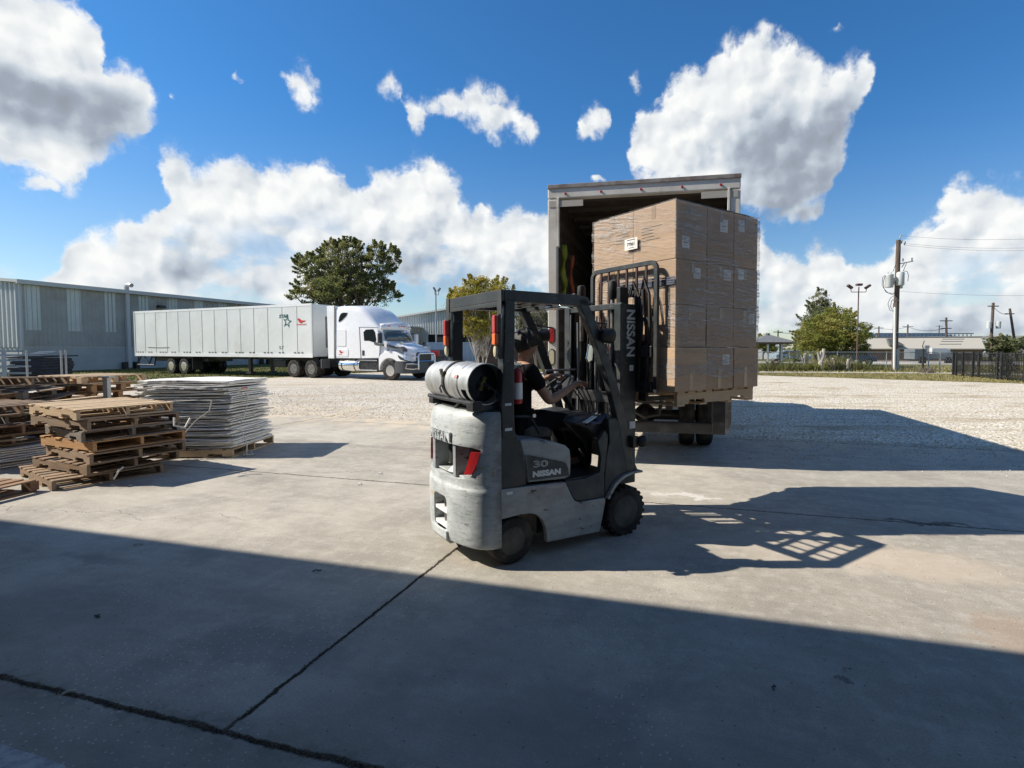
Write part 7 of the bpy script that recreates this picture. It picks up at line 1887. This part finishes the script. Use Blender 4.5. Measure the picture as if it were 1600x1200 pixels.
tree('sparse_tree', 'sparse tree with thin foliage between the yellow tree and the lorry', 'tree', B, 1.5, cr, M['leafpale'], 9, .08, 26, 140, .09, 'bark', 2, clr=.4, depth=3)
# right pair: bushy green tree and the taller cone behind
Y = 46.0; B = (at(1300, 570, Y)[0], Y, 0); s_ = Y/825; cr = []
for px, py, rx, ry in ((1300, 520, 52, 30), (1280, 540, 36, 20), (1325, 530, 32, 28), (1305, 498, 28, 18), (1340, 545, 16, 14), (1320, 495, 14, 12), (1270, 520, 18, 16)):
    c = cpx(px, py, Y, B); cr.append((c[0], 0, c[2], rx*s_, rx*s_, ry*s_))
tree('bushy_tree', 'round bushy yellow-green tree at the wire fence, right of the carton load', 'tree', B, .9, cr, M['leafgreen'], 14, .07, 48, 700, .2, 'bark', 2, clr=.42, depth=3)
Y = 50.0; B = (at(1274, 570, Y)[0], Y, 0); s_ = Y/825; cr = []
for px, py, rx, ry in ((1276, 515, 30, 32), (1282, 480, 18, 22), (1283, 464, 8, 12), (1262, 535, 22, 14), (1292, 500, 20, 24)):
    c = cpx(px, py, Y, B); cr.append((c[0], 0, c[2], rx*s_, rx*s_, ry*s_))
tree('pointed_tree', 'taller pointed dark green tree just behind the round bushy one', 'tree', B, 1.2, cr, M['leafdark'], 15, .07, 46, 430, .18, 'bark', 1, clr=.38, depth=3)
Y = 70.0; B = (at(1572, 560, Y)[0], Y, 0); s_ = Y/825; cr = []
for px, py, rx, ry in ((1566, 538, 24, 12), (1582, 542, 22, 12), (1556, 546, 18, 10)):
    c = cpx(px, py, Y, B); cr.append((c[0], 0, c[2], rx*s_, rx*s_, ry*s_))
tree('low_tree', 'low spreading green tree behind the black iron fence, far right', 'tree', B, .8, cr, M['leafdark'], 16, .16, 36, 160, .15, 'bark', 1, clr=.6, depth=2)
Y = 75.0; B = (at(1192, 560, Y)[0], Y, 0); s_ = Y/825; cr = []
for px, py, rx, ry in ((1190, 537, 14, 12), (1203, 544, 12, 8)):
    c = cpx(px, py, Y, B); cr.append((c[0], 0, c[2], rx*s_, rx*s_, ry*s_))
tree('far_tree', 'small pale green tree beyond the pavilion, just right of the carton load', 'tree', B, .8, cr, M['leafgreen'], 17, .16, 30, 90, .12, 'bark', 1, clr=.6, depth=2)
Y = 16.0; B = (at(1640, 430, Y)[0], Y, 0)
t_ = tree('overhanging_tree', 'tree beyond the right edge, only a few leaf tips showing', 'tree', (B[0]+1.0, Y, 0), 2.4, [(-.2, 0, 3.9, 1.0, 1.0, .9), (-.75, 0, 4.15, .25, .3, .15)], M['leafoak'], 18, .05, 30, 60, .1, 'bark', 1, clr=.16, depth=2)
# far tree line low along the horizon
rr = random.Random(33)
G_ = 'low far trees along the horizon'
def fartree(px, Y, w, h, m, sd, label):
    B = (at(px, 560, Y)[0], Y, 0); t_ = thing('distant_tree', label, 'tree', B, 0, G_)
    mb = MB(); mb.tube([(0, 0, 0), (.1, 0, h*.5)], [.25, .15], 5); mb.build('trunk', M['bark'], t_)
    r2 = random.Random(sd); cs = [(r2.uniform(-w/2, w/2), r2.uniform(-w/3, w/3), h*(.35+.55*r2.random()*(1-(abs(r2.uniform(-1, 1))**2)*.3))) for _ in range(26)]
    leafmesh('crown', cs, [(w*.16, w*.16, h*.14)]*26, 34, .30, m, t_, sd)
for i, (px, Y, w, h, mk) in enumerate(((715, 120, 14, 4.6, 'leafdark'), (800, 115, 12, 4.2, 'leafoak'), (1500, 160, 22, 4.5, 'leafdark'), (1425, 190, 26, 4.2, 'leafdark'), (1225, 150, 18, 3.6, 'leafpale'), (1590, 125, 18, 4.0, 'leafgreen'))):
    fartree(px, Y, w, h, M[mk], 100+i, ['dark far tree behind the metal building, left of the yellow tree', 'olive far tree right of the yellow tree', 'dark far tree line above the beige warehouse', 'dim far trees over the brick building roof', 'pale far tree behind the pavilion', 'green far tree at the extreme right horizon'][i])

# ------------------------------------------------------------------ stumps and scrub along the wire fence
def stump(label, px, pyt, w, Y, sd, m='barkpale', nb=2):
    p = at(px, 578, Y); zt = at(px, pyt, Y)[2]; t_ = thing('tree_stump', label, 'stump', (p[0], Y, 0), 0, 'cut-back stumps along the wire fence'); r_ = random.Random(sd); b = MB()
    k = w/825*Y/2
    b.tube([(0, 0, -.05), (k*.6*r_.uniform(-1, 1), 0, zt*.35), (k*1.2*r_.uniform(-1, 1), .05, zt*.7), (k*1.6*r_.uniform(-.5, 1), 0, zt)], [k*1.5, k, k*.9, k*.7], 8)
    for i in range(nb):
        a = r_.uniform(-1, 1); b.tube([(0, 0, zt*.25), (a*.35, 0, zt*.6), (a*.6, 0, zt*r_.uniform(.7, 1.0))], [k*.6, k*.45, k*.3], 6)
    b.build('stem', M[m], t_, smooth=True)
stump('tallest pale cut stump at the wire fence, before the bushy tree', 1283, 545, 7, 38, 1)
stump('pale stump a little right of the tallest one', 1302, 560, 4, 38.4, 2, nb=1)
stump('pale stump near the foot of the triple lamp pole', 1325, 561, 5, 38.2, 3, nb=2)
stump('forked grey stump left of the tallest stump', 1258, 552, 4, 38.6, 4, nb=4)
stump('low brown tangled stump at the left end of the wire fence', 1206, 562, 5, 38.3, 5, 'bark', nb=5)
def scrub(label, px, Y, w, h, n, sd, mk='weed'):
    p = at(px, 578, Y); o = tufts('scrub', n, lambda rr, n_: np.stack([rr.normal(0, w/2, n_), rr.normal(0, .35, n_)], -1), h, M[mk], sd, .02)
    o.location = (p[0], Y, 0); tag(o, label, 'scrub')
scrub('green brown scrub round the leftmost stumps by the fence', 1215, 38.2, 1.6, .8, 900, 41)
scrub('leafy green scrub between the forked stump and the tallest stump', 1262, 38.2, 1.4, .7, 900, 42)
scrub('dry brown scrub behind the tallest stump', 1294, 39.0, 1.5, 1.1, 800, 43, 'blade')
scrub('brown scrub round the lamp pole foot', 1322, 38.6, 1.6, .9, 900, 44)
scrub('scrubby weeds at the foot of the utility pole', 1376, 38.6, 1.5, .4, 700, 45)
scrub('bare twiggy bush by the bent black post', 1447, 35.5, .5, .5, 160, 46, 'bark')
def vinebush(label, px, py, Y, w, h, mk, sd):
    p = at(px, py, Y); t_ = thing('bush', label, 'bush', (p[0], Y, 0)); r_ = random.Random(sd)
    b = MB()
    for i in range(5): b.tube([(r_.uniform(-w, w)*.3, 0, 0), (r_.uniform(-w, w)*.5, 0, h*.5), (r_.uniform(-w, w)*.6, 0, h*.95)], .02, 4)
    b.build('twigs', M['bark'], t_)
    leafmesh('foliage', [(r_.uniform(-w, w)*.6, r_.uniform(-.3, .3), h*r_.uniform(.2, .95)) for _ in range(30)], [(.22, .22, .2)]*30, 22, .055, M[mk], t_, sd)
vinebush('brownish vine-covered bush just left of the tallest stump', 1245, 575, 39.2, 1.3, 1.35, 'leafoak', 51)
vinebush('brown bush under the bushy tree crown by the lamp pole', 1312, 575, 39.6, 1.2, 1.2, 'leafoak', 52)
vinebush('thin climbing bush on the black iron fence, right part', 1572, 590, 27.6, .7, 1.25, 'leafpale', 53)
vinebush('low green clump beside the forked stump', 1270, 578, 37.8, .9, .5, 'leafgreen', 54)
# ------------------------------------------------------------------ wire fence behind the verge
def wire_fence():
    t_ = thing('wire_fence', 'galvanised chain-link fence running behind the gravel lot, right', 'fence', (0, 0, 0))
    pts = [(8.5, 41.6), (14, 41.0), (24, 39.2), (29.0, 37.4)]
    b = MB(); zt = 1.35; r = MB()
    for (x0, y0), (x1, y1) in zip(pts, pts[1:]): r.tube([(x0, y0, zt), (x1, y1, zt)], .028, 6)
    r.build('top_rail', M['galv'], t_)
    for (x0, y0), (x1, y1) in zip(pts, pts[1:]):
        n = max(2, int(math.hypot(x1-x0, y1-y0)/3.0))
        for i in range(n):
            x, y = x0+(x1-x0)*i/n, y0+(y1-y0)*i/n; p = MB(); p.tube([(x, y, 0), (x, y, zt+.05)], .035, 6); p.build('post', M['galv'], t_)
    w = MB(); rr = 0
    # real diamond mesh, thin strands
    for (x0, y0), (x1, y1) in zip(pts, pts[1:]):
        L_ = math.hypot(x1-x0, y1-y0); n = int(L_/.16); u = Vector(((x1-x0)/L_, (y1-y0)/L_, 0))
        for i in range(n):
            a = Vector((x0, y0, 0))+u*i*.16
            for s_ in (1, -1):
                e_ = a+u*(s_*.65); k = len(w.v); th = Vector((0, 0, .012))
                w.v += [a+Vector((0, 0, .05)), a+Vector((0, 0, .05))+u*.012, e_+Vector((0, 0, zt))+u*.012, e_+Vector((0, 0, zt))]; w.f.append([k, k+1, k+2, k+3]); w.mi.append(0)
    w.build('chain_link', M['galv'], t_)
wire_fence()
def iron_fence():
    a = Vector((*gnd(1489, 586.5), 0)); b_ = Vector((*gnd(1640, 601), 0)); d = (b_-a); L_ = d.length; u = d.normalized()
    t_ = thing('iron_fence', 'black iron fence with torn black shade cloth, right edge', 'fence', a, math.atan2(d.y, d.x))
    H_ = 1.42
    for z in (.16, H_-.05): b = MB(); b.bb((0, -.02, z-.02), (L_, .02, z+.02)); b.build('rail', M['black'], t_)
    i = 0
    for x in (0, .35, 1.05, 2.1, 2.7, 4.4, 4.75, 6.6, 8.3): b = MB(); b.bb((x-.05, -.05, 0), (x+.05, .05, H_+.05)); b.build('post', M['black'], t_, bevel=.005)
    for k in range(int(L_/.13)):
        x = k*.13+.06; b = MB(); b.bb((x-.011, -.011, .1), (x+.011, .011, H_)); b.build('picket', M['black'], t_)
        if k > 90: break
    b = MB(); b.grid(lambda p, q_: Vector((.05+(L_-.1)*p, .035+.02*math.sin(p*40), .12+(H_-.2)*q_-.04*math.sin(p*23)*q_)), 60, 6); b.build('shade_cloth', M['shade'], t_, smooth=True)
iron_fence()
# bent black gate post
p = gnd(1441.5, 582); zt = at(1441.5, 545, p[1])[2]
b = MB(); b.tube([(0, 0, 0), (0, 0, zt)], .07, 8); b.tube([(0, 0, zt), (-.06, 0, zt+.2), (.06, 0, zt+.55)], .025, 5); o = b.build('gate_post', M['black'], None); o.location = (p[0], p[1], 0); tag(o, 'black gate post with a bent bracket left of the iron fence', 'post')
p = gnd(1468, 582); b = MB(); b.tube([(0, 0, 0), (0, 0, 1.4)], .04, 6); o = b.build('fence_post', M['galv'], None); o.location = (p[0], p[1], 0); tag(o, 'thin grey fence post between the black gate post and the iron fence', 'post')

# ------------------------------------------------------------------ utility pole with transformers
Y = 38.5
pb = at(1397.5, 578, Y); zt = at(1404, 375, Y)[2]
up_ = thing('utility_pole', 'tall dark wooden utility pole with two grey transformers behind the wire fence', 'utility pole', (pb[0], Y, 0))
xt = at(1404, 375, Y)[0]-pb[0]
def UP(px, py, dy=0.0): p = at(px, py, Y); return Vector((p[0]-pb[0], dy, p[2]))
b = MB(); b.tube([(0, 0, -.1), (xt*.5, 0, zt*.5), (xt, 0, zt)], [.20, .175, .15], 12); b.build('pole', M['polewood'], up_, smooth=True)
for px0, dy in ((1385.5, -.28), (1397.5, -.42), (1408, .30)):
    c = UP(px0, 450, dy); zb = UP(px0, 450)[2]; zt_ = UP(px0, 430)[2]
    if px0 == 1397.5: continue
    g = bpy.data.objects.new('transformer', None); COL.objects.link(g); g.parent = up_; g.location = (c.x, dy, zb)
    h = zt_-zb; b = MB(); b.lathe([(0, .25), (.04, .27), (h-.08, .27), (h-.04, .285), (h, .27), (h+.05, .16)], (0, 0, 0), (0, 0, 1), 20); b.build('can', M['transformer'], g, smooth=True, angle=40)
    b = MB()
    for q_ in (-.12, .12): b.lathe([(0, .035), (.05, .05), (.08, .03), (.13, .05), (.2, .02)], (q_, 0, h+.02), (0, 0, 1), 8)
    b.build('bushings', M['transformer'], g)
    b = MB(); b.box((.28 if px0 < 1400 else -.28, 0, h*.5), (.14, .1, h*.5)); b.build('bracket', M['galv'], g)
c = UP(1401, 447, -.40); b = MB(); b.lathe([(0, .24), (.04, .26), (.86, .26), (.92, .24), (.97, .14)], c, (0, 0, 1), 20); b.build('transformer', M['transformer'], up_, smooth=True, angle=40)
b = MB(); a0, a1 = UP(1407, 412), UP(1427, 408); b.tube([a0, a1], .035, 6); b.tube([UP(1409, 418), UP(1414, 410)], .03, 5)
for px, py in ((1411, 406), (1425, 405)): q_ = UP(px, py); b.lathe([(-.12, .02), (-.08, .05), (0, .035), (.05, .05), (.12, .02)], q_, (0, 0, 1), 8)
b.build('cross_arm', M['galv'], up_)
b = MB()
for px, py in ((1407, 370), (1409, 378), (1414, 380)): q_ = UP(px, py); b.lathe([(-.14, .025), (-.08, .055), (0, .035), (.06, .05), (.14, .02)], q_, (.3, 0, 1), 8)
b.build('insulators', M['galv'], up_)
b = MB()
for pts in (((1386, 430), (1380, 432), (1377, 440), (1378, 452), (1384, 458), (1392, 459), (1398, 455)), ((1384, 428), (1376, 434), (1375, 446), (1381, 457), (1391, 461), (1397, 458)), ((1398, 460), (1388, 466), (1384, 475), (1387, 485), (1394, 488), (1396, 480)), ((1399, 463), (1390, 470), (1388, 480), (1392, 486), (1396, 484)), ((1400, 466), (1393, 474), (1392, 482), (1396, 479)),
            ((1408, 424), (1414, 425), (1416, 431), (1415, 440)), ((1404, 378), (1401, 400), (1392, 425)), ((1413, 412), (1408, 424))):
    b.tube([UP(*p, dy=-.25) for p in pts], .020, 5)
b.build('cable_loops', M['wire'], up_, smooth=True)
b = MB(); p0, p1 = UP(1393.5, 577, -.28), UP(1394.5, 480, -.28); b.tube([(p0.x, -.28, 0), p1], .085, 10); b.build('white_conduit', M['conduit'], up_, smooth=True)
b = MB(); p0, p1 = UP(1398, 577, -.25), UP(1397.5, 545, -.25); b.bb((p0.x-.09, -.36, 0), (p0.x+.09, -.24, p1.z)); b.build('meter_guard', M['galv'], up_)
for py in (470, 520, 555): b = MB(); q_ = UP(1396, py, -.2); b.bb((q_.x-.15, -.30, q_.z-.025), (q_.x+.2, -.16, q_.z+.025)); b.build('pipe_clamp', M['galv'], up_)

def simple_pole(label, px, pyt, Y, lean=0.0, r=.15, arms=(), trans=(), name='utility_pole'):
    p = at(px, 560, Y); zt = at(px, pyt, Y)[2]
    t_ = thing(name, label, 'utility pole', (p[0], Y, 0)); k = lean
    b = MB(); b.tube([(0, 0, 0), (k, 0, zt)], [r, r*.8], 8); b.build('pole', M['polewood'], t_, smooth=True)
    for (dz, w) in arms: b = MB(); b.bb((k-w/2, -.08, zt-dz-.06), (k+w/2, .06, zt-dz+.06)); b.build('cross_arm', M['polewood'], t_)
    for (dx, dz) in trans: b = MB(); b.lathe([(0, .28), (.9, .3), (1.0, .15)], (k+dx, -.2, zt-dz), (0, 0, 1), 12); b.build('transformer', M['transformer'], t_, smooth=True)
    return Vector((p[0]+k, Y, zt))
T1 = simple_pole('utility pole with pale transformers rising behind the iron fence', 1547, 473, 70, .15, .20, ((.45, 1.4),), ((-.62, 3.4), (.62, 3.4)))
T2 = simple_pole('thin plain pole left of the transformer pole, above the white annexe', 1479.5, 496, 78, -.3, .17, ((.5, 1.8), (1.6, 1.6)))
T3 = simple_pole('leaning pole at the far right edge behind the low tree', 1590, 482, 70, -1.3, .17, ((.7, 1.2),))
T4 = simple_pole('short far pole above the brick building roof, right of the big pole', 1417, 507, 120, 0, .2, ((.5, 2.4),))
T5 = simple_pole('faint far pole above the brick building roof, left of the big pole', 1372, 510, 140, 0, .2, ((.4, 2.4),))
T6 = simple_pole('faint far pole above the grandstand end', 1466, 508, 190, 0, .2, ((.4, 2.6),))
T7 = simple_pole('thin far pole left of the pavilion roof', 1215, 516, 90, 0, .14, ((.3, 1.6),))
T8 = simple_pole('thinnest far pole right beside the carton load', 1197, 520, 120, 0, .16, ((.3, 1.6),))
# lines
TOP = Vector((pb[0]+xt, Y, zt)); 
def wire(label, a, b_, sag=.6, r=.018, n=14):
    a = Vector(a); b_ = Vector(b_); pts = [a.lerp(b_, i/n)-Vector((0, 0, sag*4*(i/n)*(1-i/n))) for i in range(n+1)]
    b = MB(); b.tube(pts, r, 4); tag(b.build('power_line', M['wire'], None), label, 'power line', 'power lines')
F_ = lambda px, py, Y: Vector(at(px, py, Y))
wire('topmost power line running right from the big utility pole', F_(1407, 368, 38.5), F_(1720, 366, 30), .3, .007)
wire('second power line from the top of the big utility pole', F_(1410, 380, 38.5), F_(1720, 381, 30), .3, .007)
wire('third power line just under the second at the big utility pole', F_(1414, 383, 38.5), F_(1720, 386, 31), .3, .007)
wire('lower service line running right from under the transformers', F_(1404, 455, 38.5), F_(1720, 458, 40), .25, .007)
wire('far sagging line from the thin plain pole to the transformer pole', T2+Vector((0, 0, -2.4)), T1+Vector((0, 0, -4.2)), .8, .03)
wire('far line between the transformer pole and the leaning pole', T1+Vector((0, 0, -.5)), T3+Vector((0, 0, -.7)), .4, .03)
wire('far line from the short far pole to the thin plain pole', T4+Vector((0, 0, -.5)), T2+Vector((0, 0, -1.6)), .6, .04)
wire('far line between the two faint poles over the brick building', T5+Vector((0, 0, -.4)), T4+Vector((0, 0, -.5)), .5, .04)
wire('far line running left from the faint pole behind the trees', T7+Vector((0, 0, -.4)), T5+Vector((0, 0, -.4)), .8, .04)
# ------------------------------------------------------------------ lamp poles
def lamp_pole(label, px, pyt, pyb, Y, heads, m='polebrown', r=.06):
    p = at(px, pyb, Y); zt = at(px, pyt, Y)[2]; t_ = thing('lamp_pole', label, 'lamp pole', (p[0], Y, 0))
    b = MB(); b.tube([(0, 0, 0), (0, 0, zt)], [r, r*.7], 8); b.build('pole', M[m], t_, smooth=True)
    b = MB(); b.lathe([(0, .18), (.7, .16), (.75, .10)], (0, 0, 0), (0, 0, 1), 12); b.build('foot', M['galv'], t_)
    for dx, dz, tilt in heads:
        b = MB(); b.tube([(0, 0, zt-.35), (dx*.9, 0, zt-.35), (dx, 0, zt-.1+dz)], .03, 6); b.build('arm', M[m], t_)
        b = MB(); b.box((dx*1.12, 0, zt+.05+dz), (.42, .3, .16), ry=R(tilt)); b.build('lamp_head', M[m], t_, bevel=.02)
lamp_pole('slim brown lamp pole with three floodlights in front of the bushy tree', 1338.5, 449, 577, 40, ((-.6, 0, 35), (.02, .15, 0), (.6, 0, -35)))
lamp_pole('slim grey lamp pole with two floodlights behind the tractor bonnet', 682, 455, 560, 52, ((-.10, .15, 60), (.30, .1, -55)), 'galv', .09)

# ------------------------------------------------------------------ parked vehicles beyond the fence
def car(label, px, Y, L_, H_, m, rz=0, kind='parked_car', cat='car', van=False):
    p = at(px, 565, Y); t_ = thing(kind, label, cat, (p[0], Y, 0), R(rz)); w = 1.8; k = L_/4.5
    prof = [(-2.2*k, .35), (2.2*k, .35), (2.25*k, .75), (1.5*k, .92), (.95*k, H_), (-1.2*k, H_), (-1.9*k, .98), (-2.25*k, .85)] if not van else [(-2.2*k, .35), (2.2*k, .35), (2.25*k, 1.0), (1.6*k, 1.15), (1.2*k, H_), (-2.15*k, H_), (-2.25*k, .8)]
    b = MB(); b.prism(prof, -w/2, w/2, 'y'); b.build('body', M[m], t_, bevel=.08, seg=3, fix=True)
    b = MB(); b.prism([(1.32*k, .95), (.85*k, H_-.08), (-1.05*k, H_-.08), (-1.65*k, .98)] if not van else [(1.5*k, 1.18), (1.15*k, H_-.1), (.2*k, H_-.1), (.2*k, 1.18)], -w/2-.01, w/2+.01, 'y'); b.build('windows', M['glassdark'], t_)
    for x in (-1.35*k, 1.35*k):
        for y in (-.85, .85): truckwheel(t_, x, y, .33, .22, 'y', 'steel', -1 if y < 0 else 1, seg=20)
blocks('service_truck', 'grey service truck with pale equipment on its bed beyond the fence', 'truck', at(1458, 565, 58)[0], 58, [('bed', (0, 0, .75), (3.6, 1.9, .5), 'cargrey'), ('cab', (-2.0, 0, 1.0), (1.3, 1.8, 1.1), 'cargrey'), ('wheel', (-1.8, -.9, .35), (.7, .25, .7), 'rubber'), ('wheel', (1.0, -.9, .35), (.7, .25, .7), 'rubber'), ('equipment', (.3, 0, 1.35), (1.6, 1.2, .6), 'trim'), ('equipment', (-.7, .2, 1.5), (.5, .5, .9), 'galv'), ('equipment', (1.4, .1, 1.3), (.5, .8, .5), 'conduit')], None)
car('white van parked in front of the beige warehouse', 1497, 78, 5.0, 1.9, 'carwhite', van=True)
car('dark car half hidden by the fence scrub under the bushy tree', 1330, 52, 4.2, 1.45, 'carblue')
car('blue-grey car seen under the pavilion roof', 1236, 64, 4.4, 1.4, 'bluegrey', kind='parked_car')
# ------------------------------------------------------------------ the driver, in the forklift's axes
def skin(name, joints, edges, m, parent=None, sub=2, root=0, smooth=True):
    me = bpy.data.meshes.new(name); me.from_pydata([tuple(j[0]) for j in joints], edges, []); me.update(); me.materials.append(m)
    o = bpy.data.objects.new(name, me); COL.objects.link(o)
    if parent is not None: o.parent = parent
    md = o.modifiers.new('skin', 'SKIN'); md.use_smooth_shade = True; md.branch_smoothing = .3
    sk = me.skin_vertices[0].data if me.skin_vertices else None
    if sk is None:
        bm = bmesh.new(); bm.from_mesh(me); bm.verts.layers.skin.verify(); bm.to_mesh(me); bm.free(); sk = me.skin_vertices[0].data
    for i, j in enumerate(joints):
        r = j[1]; sk[i].radius = (r, r) if not isinstance(r, tuple) else r; sk[i].use_root = (i == root)
    s2 = o.modifiers.new('sub', 'SUBSURF'); s2.levels = sub; s2.render_levels = sub
    dg = bpy.context.evaluated_depsgraph_get(); dg.update()
    me2 = bpy.data.meshes.new_from_object(o.evaluated_get(dg)); o.modifiers.clear(); o.data = me2; me2.name = name
    me2.polygons.foreach_set('use_smooth', [True]*len(me2.polygons))
    return o
def V(*a): return Vector(a)
# joints (forward, across, up)
HIP = V(.30, .46, 1.02); CH = V(.30, .46, 1.30); NK = V(.345, .46, 1.535); HD = V(.395, .455, 1.665)
SR = V(.315, .29, 1.475); ER = V(.47, .23, 1.20); WR = V(.73, .26, 1.315); HR = V(.80, .27, 1.35)
SL = V(.325, .63, 1.475); EL = V(.50, .69, 1.26); WL = V(.685, .60, 1.375); HL = V(.745, .575, 1.40)
J = []; E_ = []
def add(p, r): J.append((p, r)); return len(J)-1
def chain(start, pts):
    k = start
    for p, r in pts: n_ = add(p, r); E_.append((k, n_)); k = n_
    return k
h0 = add(HIP, (.12, .09))
c1 = chain(h0, [(V(.29, .46, 1.16), (.12, .09))]); c2 = chain(c1, [(CH, (.155, .11))]); c3 = chain(c2, [(V(.315, .46, 1.44), (.135, .09))])
n0 = chain(c3, [(NK, .055), (V(.365, .458, 1.585), .055)])
hd = chain(n0, [(V(.385, .456, 1.62), .078), (V(.39, .455, 1.68), .098), (V(.385, .455, 1.745), .080), (V(.385, .455, 1.775), .045)])
def hand(wrist, palm, dirn, side, curl):
    """palm plus four curled fingers and a thumb"""
    w = chain(wrist, [(palm, (.036, .022))]); d = dirn.normalized(); s_ = side.normalized(); dn = curl.normalized()
    for i, (o_, L_) in enumerate(((-.027, .062), (-.009, .072), (.009, .068), (.026, .054))):
        k = chain(w, [(palm+d*.035+s_*o_, .010), (palm+d*(.035+L_*.55)+s_*o_*1.1+dn*L_*.20, .0088), (palm+d*(.035+L_*.70)+s_*o_*1.1+dn*L_*.70, .008), (palm+d*(.035+L_*.40)+s_*o_*1.1+dn*L_*.95, .007)])
    chain(w, [(palm-s_*.032+d*.005+dn*.01, .012), (palm-s_*.045+d*.035+dn*.03, .010), (palm-s_*.030+d*.055+dn*.05, .0085)])
a = chain(c3, [(SR, .062), (SR.lerp(ER, .5), .052), (ER, .043), (ER.lerp(WR, .4), .042), (WR, .027)])
hand(a, HR, V(1, 0, .15), V(0, 1, .1), V(.1, .1, -1))
a = chain(c3, [(SL, .062), (SL.lerp(EL, .5), .052), (EL, .043), (EL.lerp(WL, .4), .041), (WL, .027)])
hand(a, HL, V(.9, -.3, .2), V(.3, .9, .3), V(.4, -.1, -1))
for s_, y in ((-1, .36), (1, .56)):
    chain(h0, [(V(.34, y, .985), .075), (V(.56, y-.01*s_*0, 1.02), .082), (V(.775, y, 1.00), .062), (V(.80, y, .82), .058), (V(.81, y, .66), .042), (V(.83, y, .61), .038), (V(.93, y, .585), .030)])
pr = thing('person', 'person in a black T-shirt and black trousers driving the forklift, seen from behind', 'person', FK_O, FK_A)
body = skin('body', J, E_, M['skin'], pr, 2)
# face: nose, eyes, mouth, ears shaped on the head (it looks forward, away from the viewer)
b = MB(); HX = V(.39, .455, 1.68)
b.lathe([(0, .016), (.016, .012), (.026, .004)], HX+V(.088, 0, -.012), (1, 0, -.25), 10); b.build('nose', M['skin'], pr, smooth=True)
for s_ in (-1, 1):
    b = MB(); b.lathe([(0, .012), (.005, .010), (.008, .004)], HX+V(.082, .032*s_, .018), (1, .2*s_, 0), 10); b.build('eye', M['sticker'], pr, smooth=True)
    b = MB(); b.grid(lambda u, v: HX+V(-.01+.028*math.cos(u*2*PI)*(.5+.5*v), s_*(.088+.012*v), -.005+.030*math.sin(u*2*PI)*(.5+.5*v)), 12, 2); o = b.build('ear', M['skin'], pr, smooth=True); o.modifiers.new('solid', 'SOLIDIFY').thickness = .008
b = MB(); b.tube([HX+V(.086, -.022, -.052), HX+V(.092, 0, -.050), HX+V(.086, .022, -.052)], .005, 6); b.build('mouth', pbr('lips', (.35, .12, .10), .5), pr, smooth=True)
# hair: short, full at the back and sides
hair = MB()
hj = []; n1, n2 = 26, 16
def hf(u, v):
    th = u*2*PI; ph = v*PI*(.60+.16*max(0, -math.cos(th)))
    x, y, z = math.sin(ph)*math.cos(th), math.sin(ph)*math.sin(th), math.cos(ph)
    front = max(0, x)
    r = 1+.05*math.sin(th*7+ph*5)+.04*math.sin(th*13+1)
    zz = z*.112*r if z > 0 else z*.112*(1-.9*front)
    return HX+V(-.012, 0, .018)+V(x*.112*r*(1-.06*front), y*.102*r, zz)
hair.grid(hf, n1, n2); o = hair.build('hair', M['hair'], pr, smooth=True); o.modifiers.new('solid', 'SOLIDIFY').thickness = .012
# shirt
J2 = [(V(.30, .46, .97), (.172, .132)), (V(.29, .46, 1.16), (.155, .115)), (CH, (.165, .12)), (V(.315, .46, 1.44), (.145, .10)), (V(.335, .46, 1.50), (.085, .08)),
      (SR+V(0, 0, .004), .074), (SR.lerp(ER, .35), .068), (SR.lerp(ER, .66), .066), (SL+V(0, 0, .004), .074), (SL.lerp(EL, .35), .068), (SL.lerp(EL, .66), .066)]
skin('shirt', J2, [(0, 1), (1, 2), (2, 3), (3, 4), (3, 5), (5, 6), (6, 7), (3, 8), (8, 9), (9, 10)], M['cloth'], pr, 2, 1)
J3 = [(V(.30, .46, 1.0), (.172, .135))]; E3 = []
for y in (.36, .56):
    k = 0
    for p, r in ((V(.34, y, .985), .105), (V(.56, y, 1.02), .092), (V(.775, y, 1.0), .074), (V(.80, y, .82), .068), (V(.81, y, .655), .056)): J3.append((p, r)); E3.append((k, len(J3)-1)); k = len(J3)-1
skin('trousers', J3, E3, M['trouser'], pr, 2, 0)
for y in (.36, .56): skin('shoe', [(V(.79, y, .60), .045), (V(.85, y, .595), .044), (V(.94, y, .585), .034)], [(0, 1), (1, 2)], M['blackplastic'], pr, 2, 0)
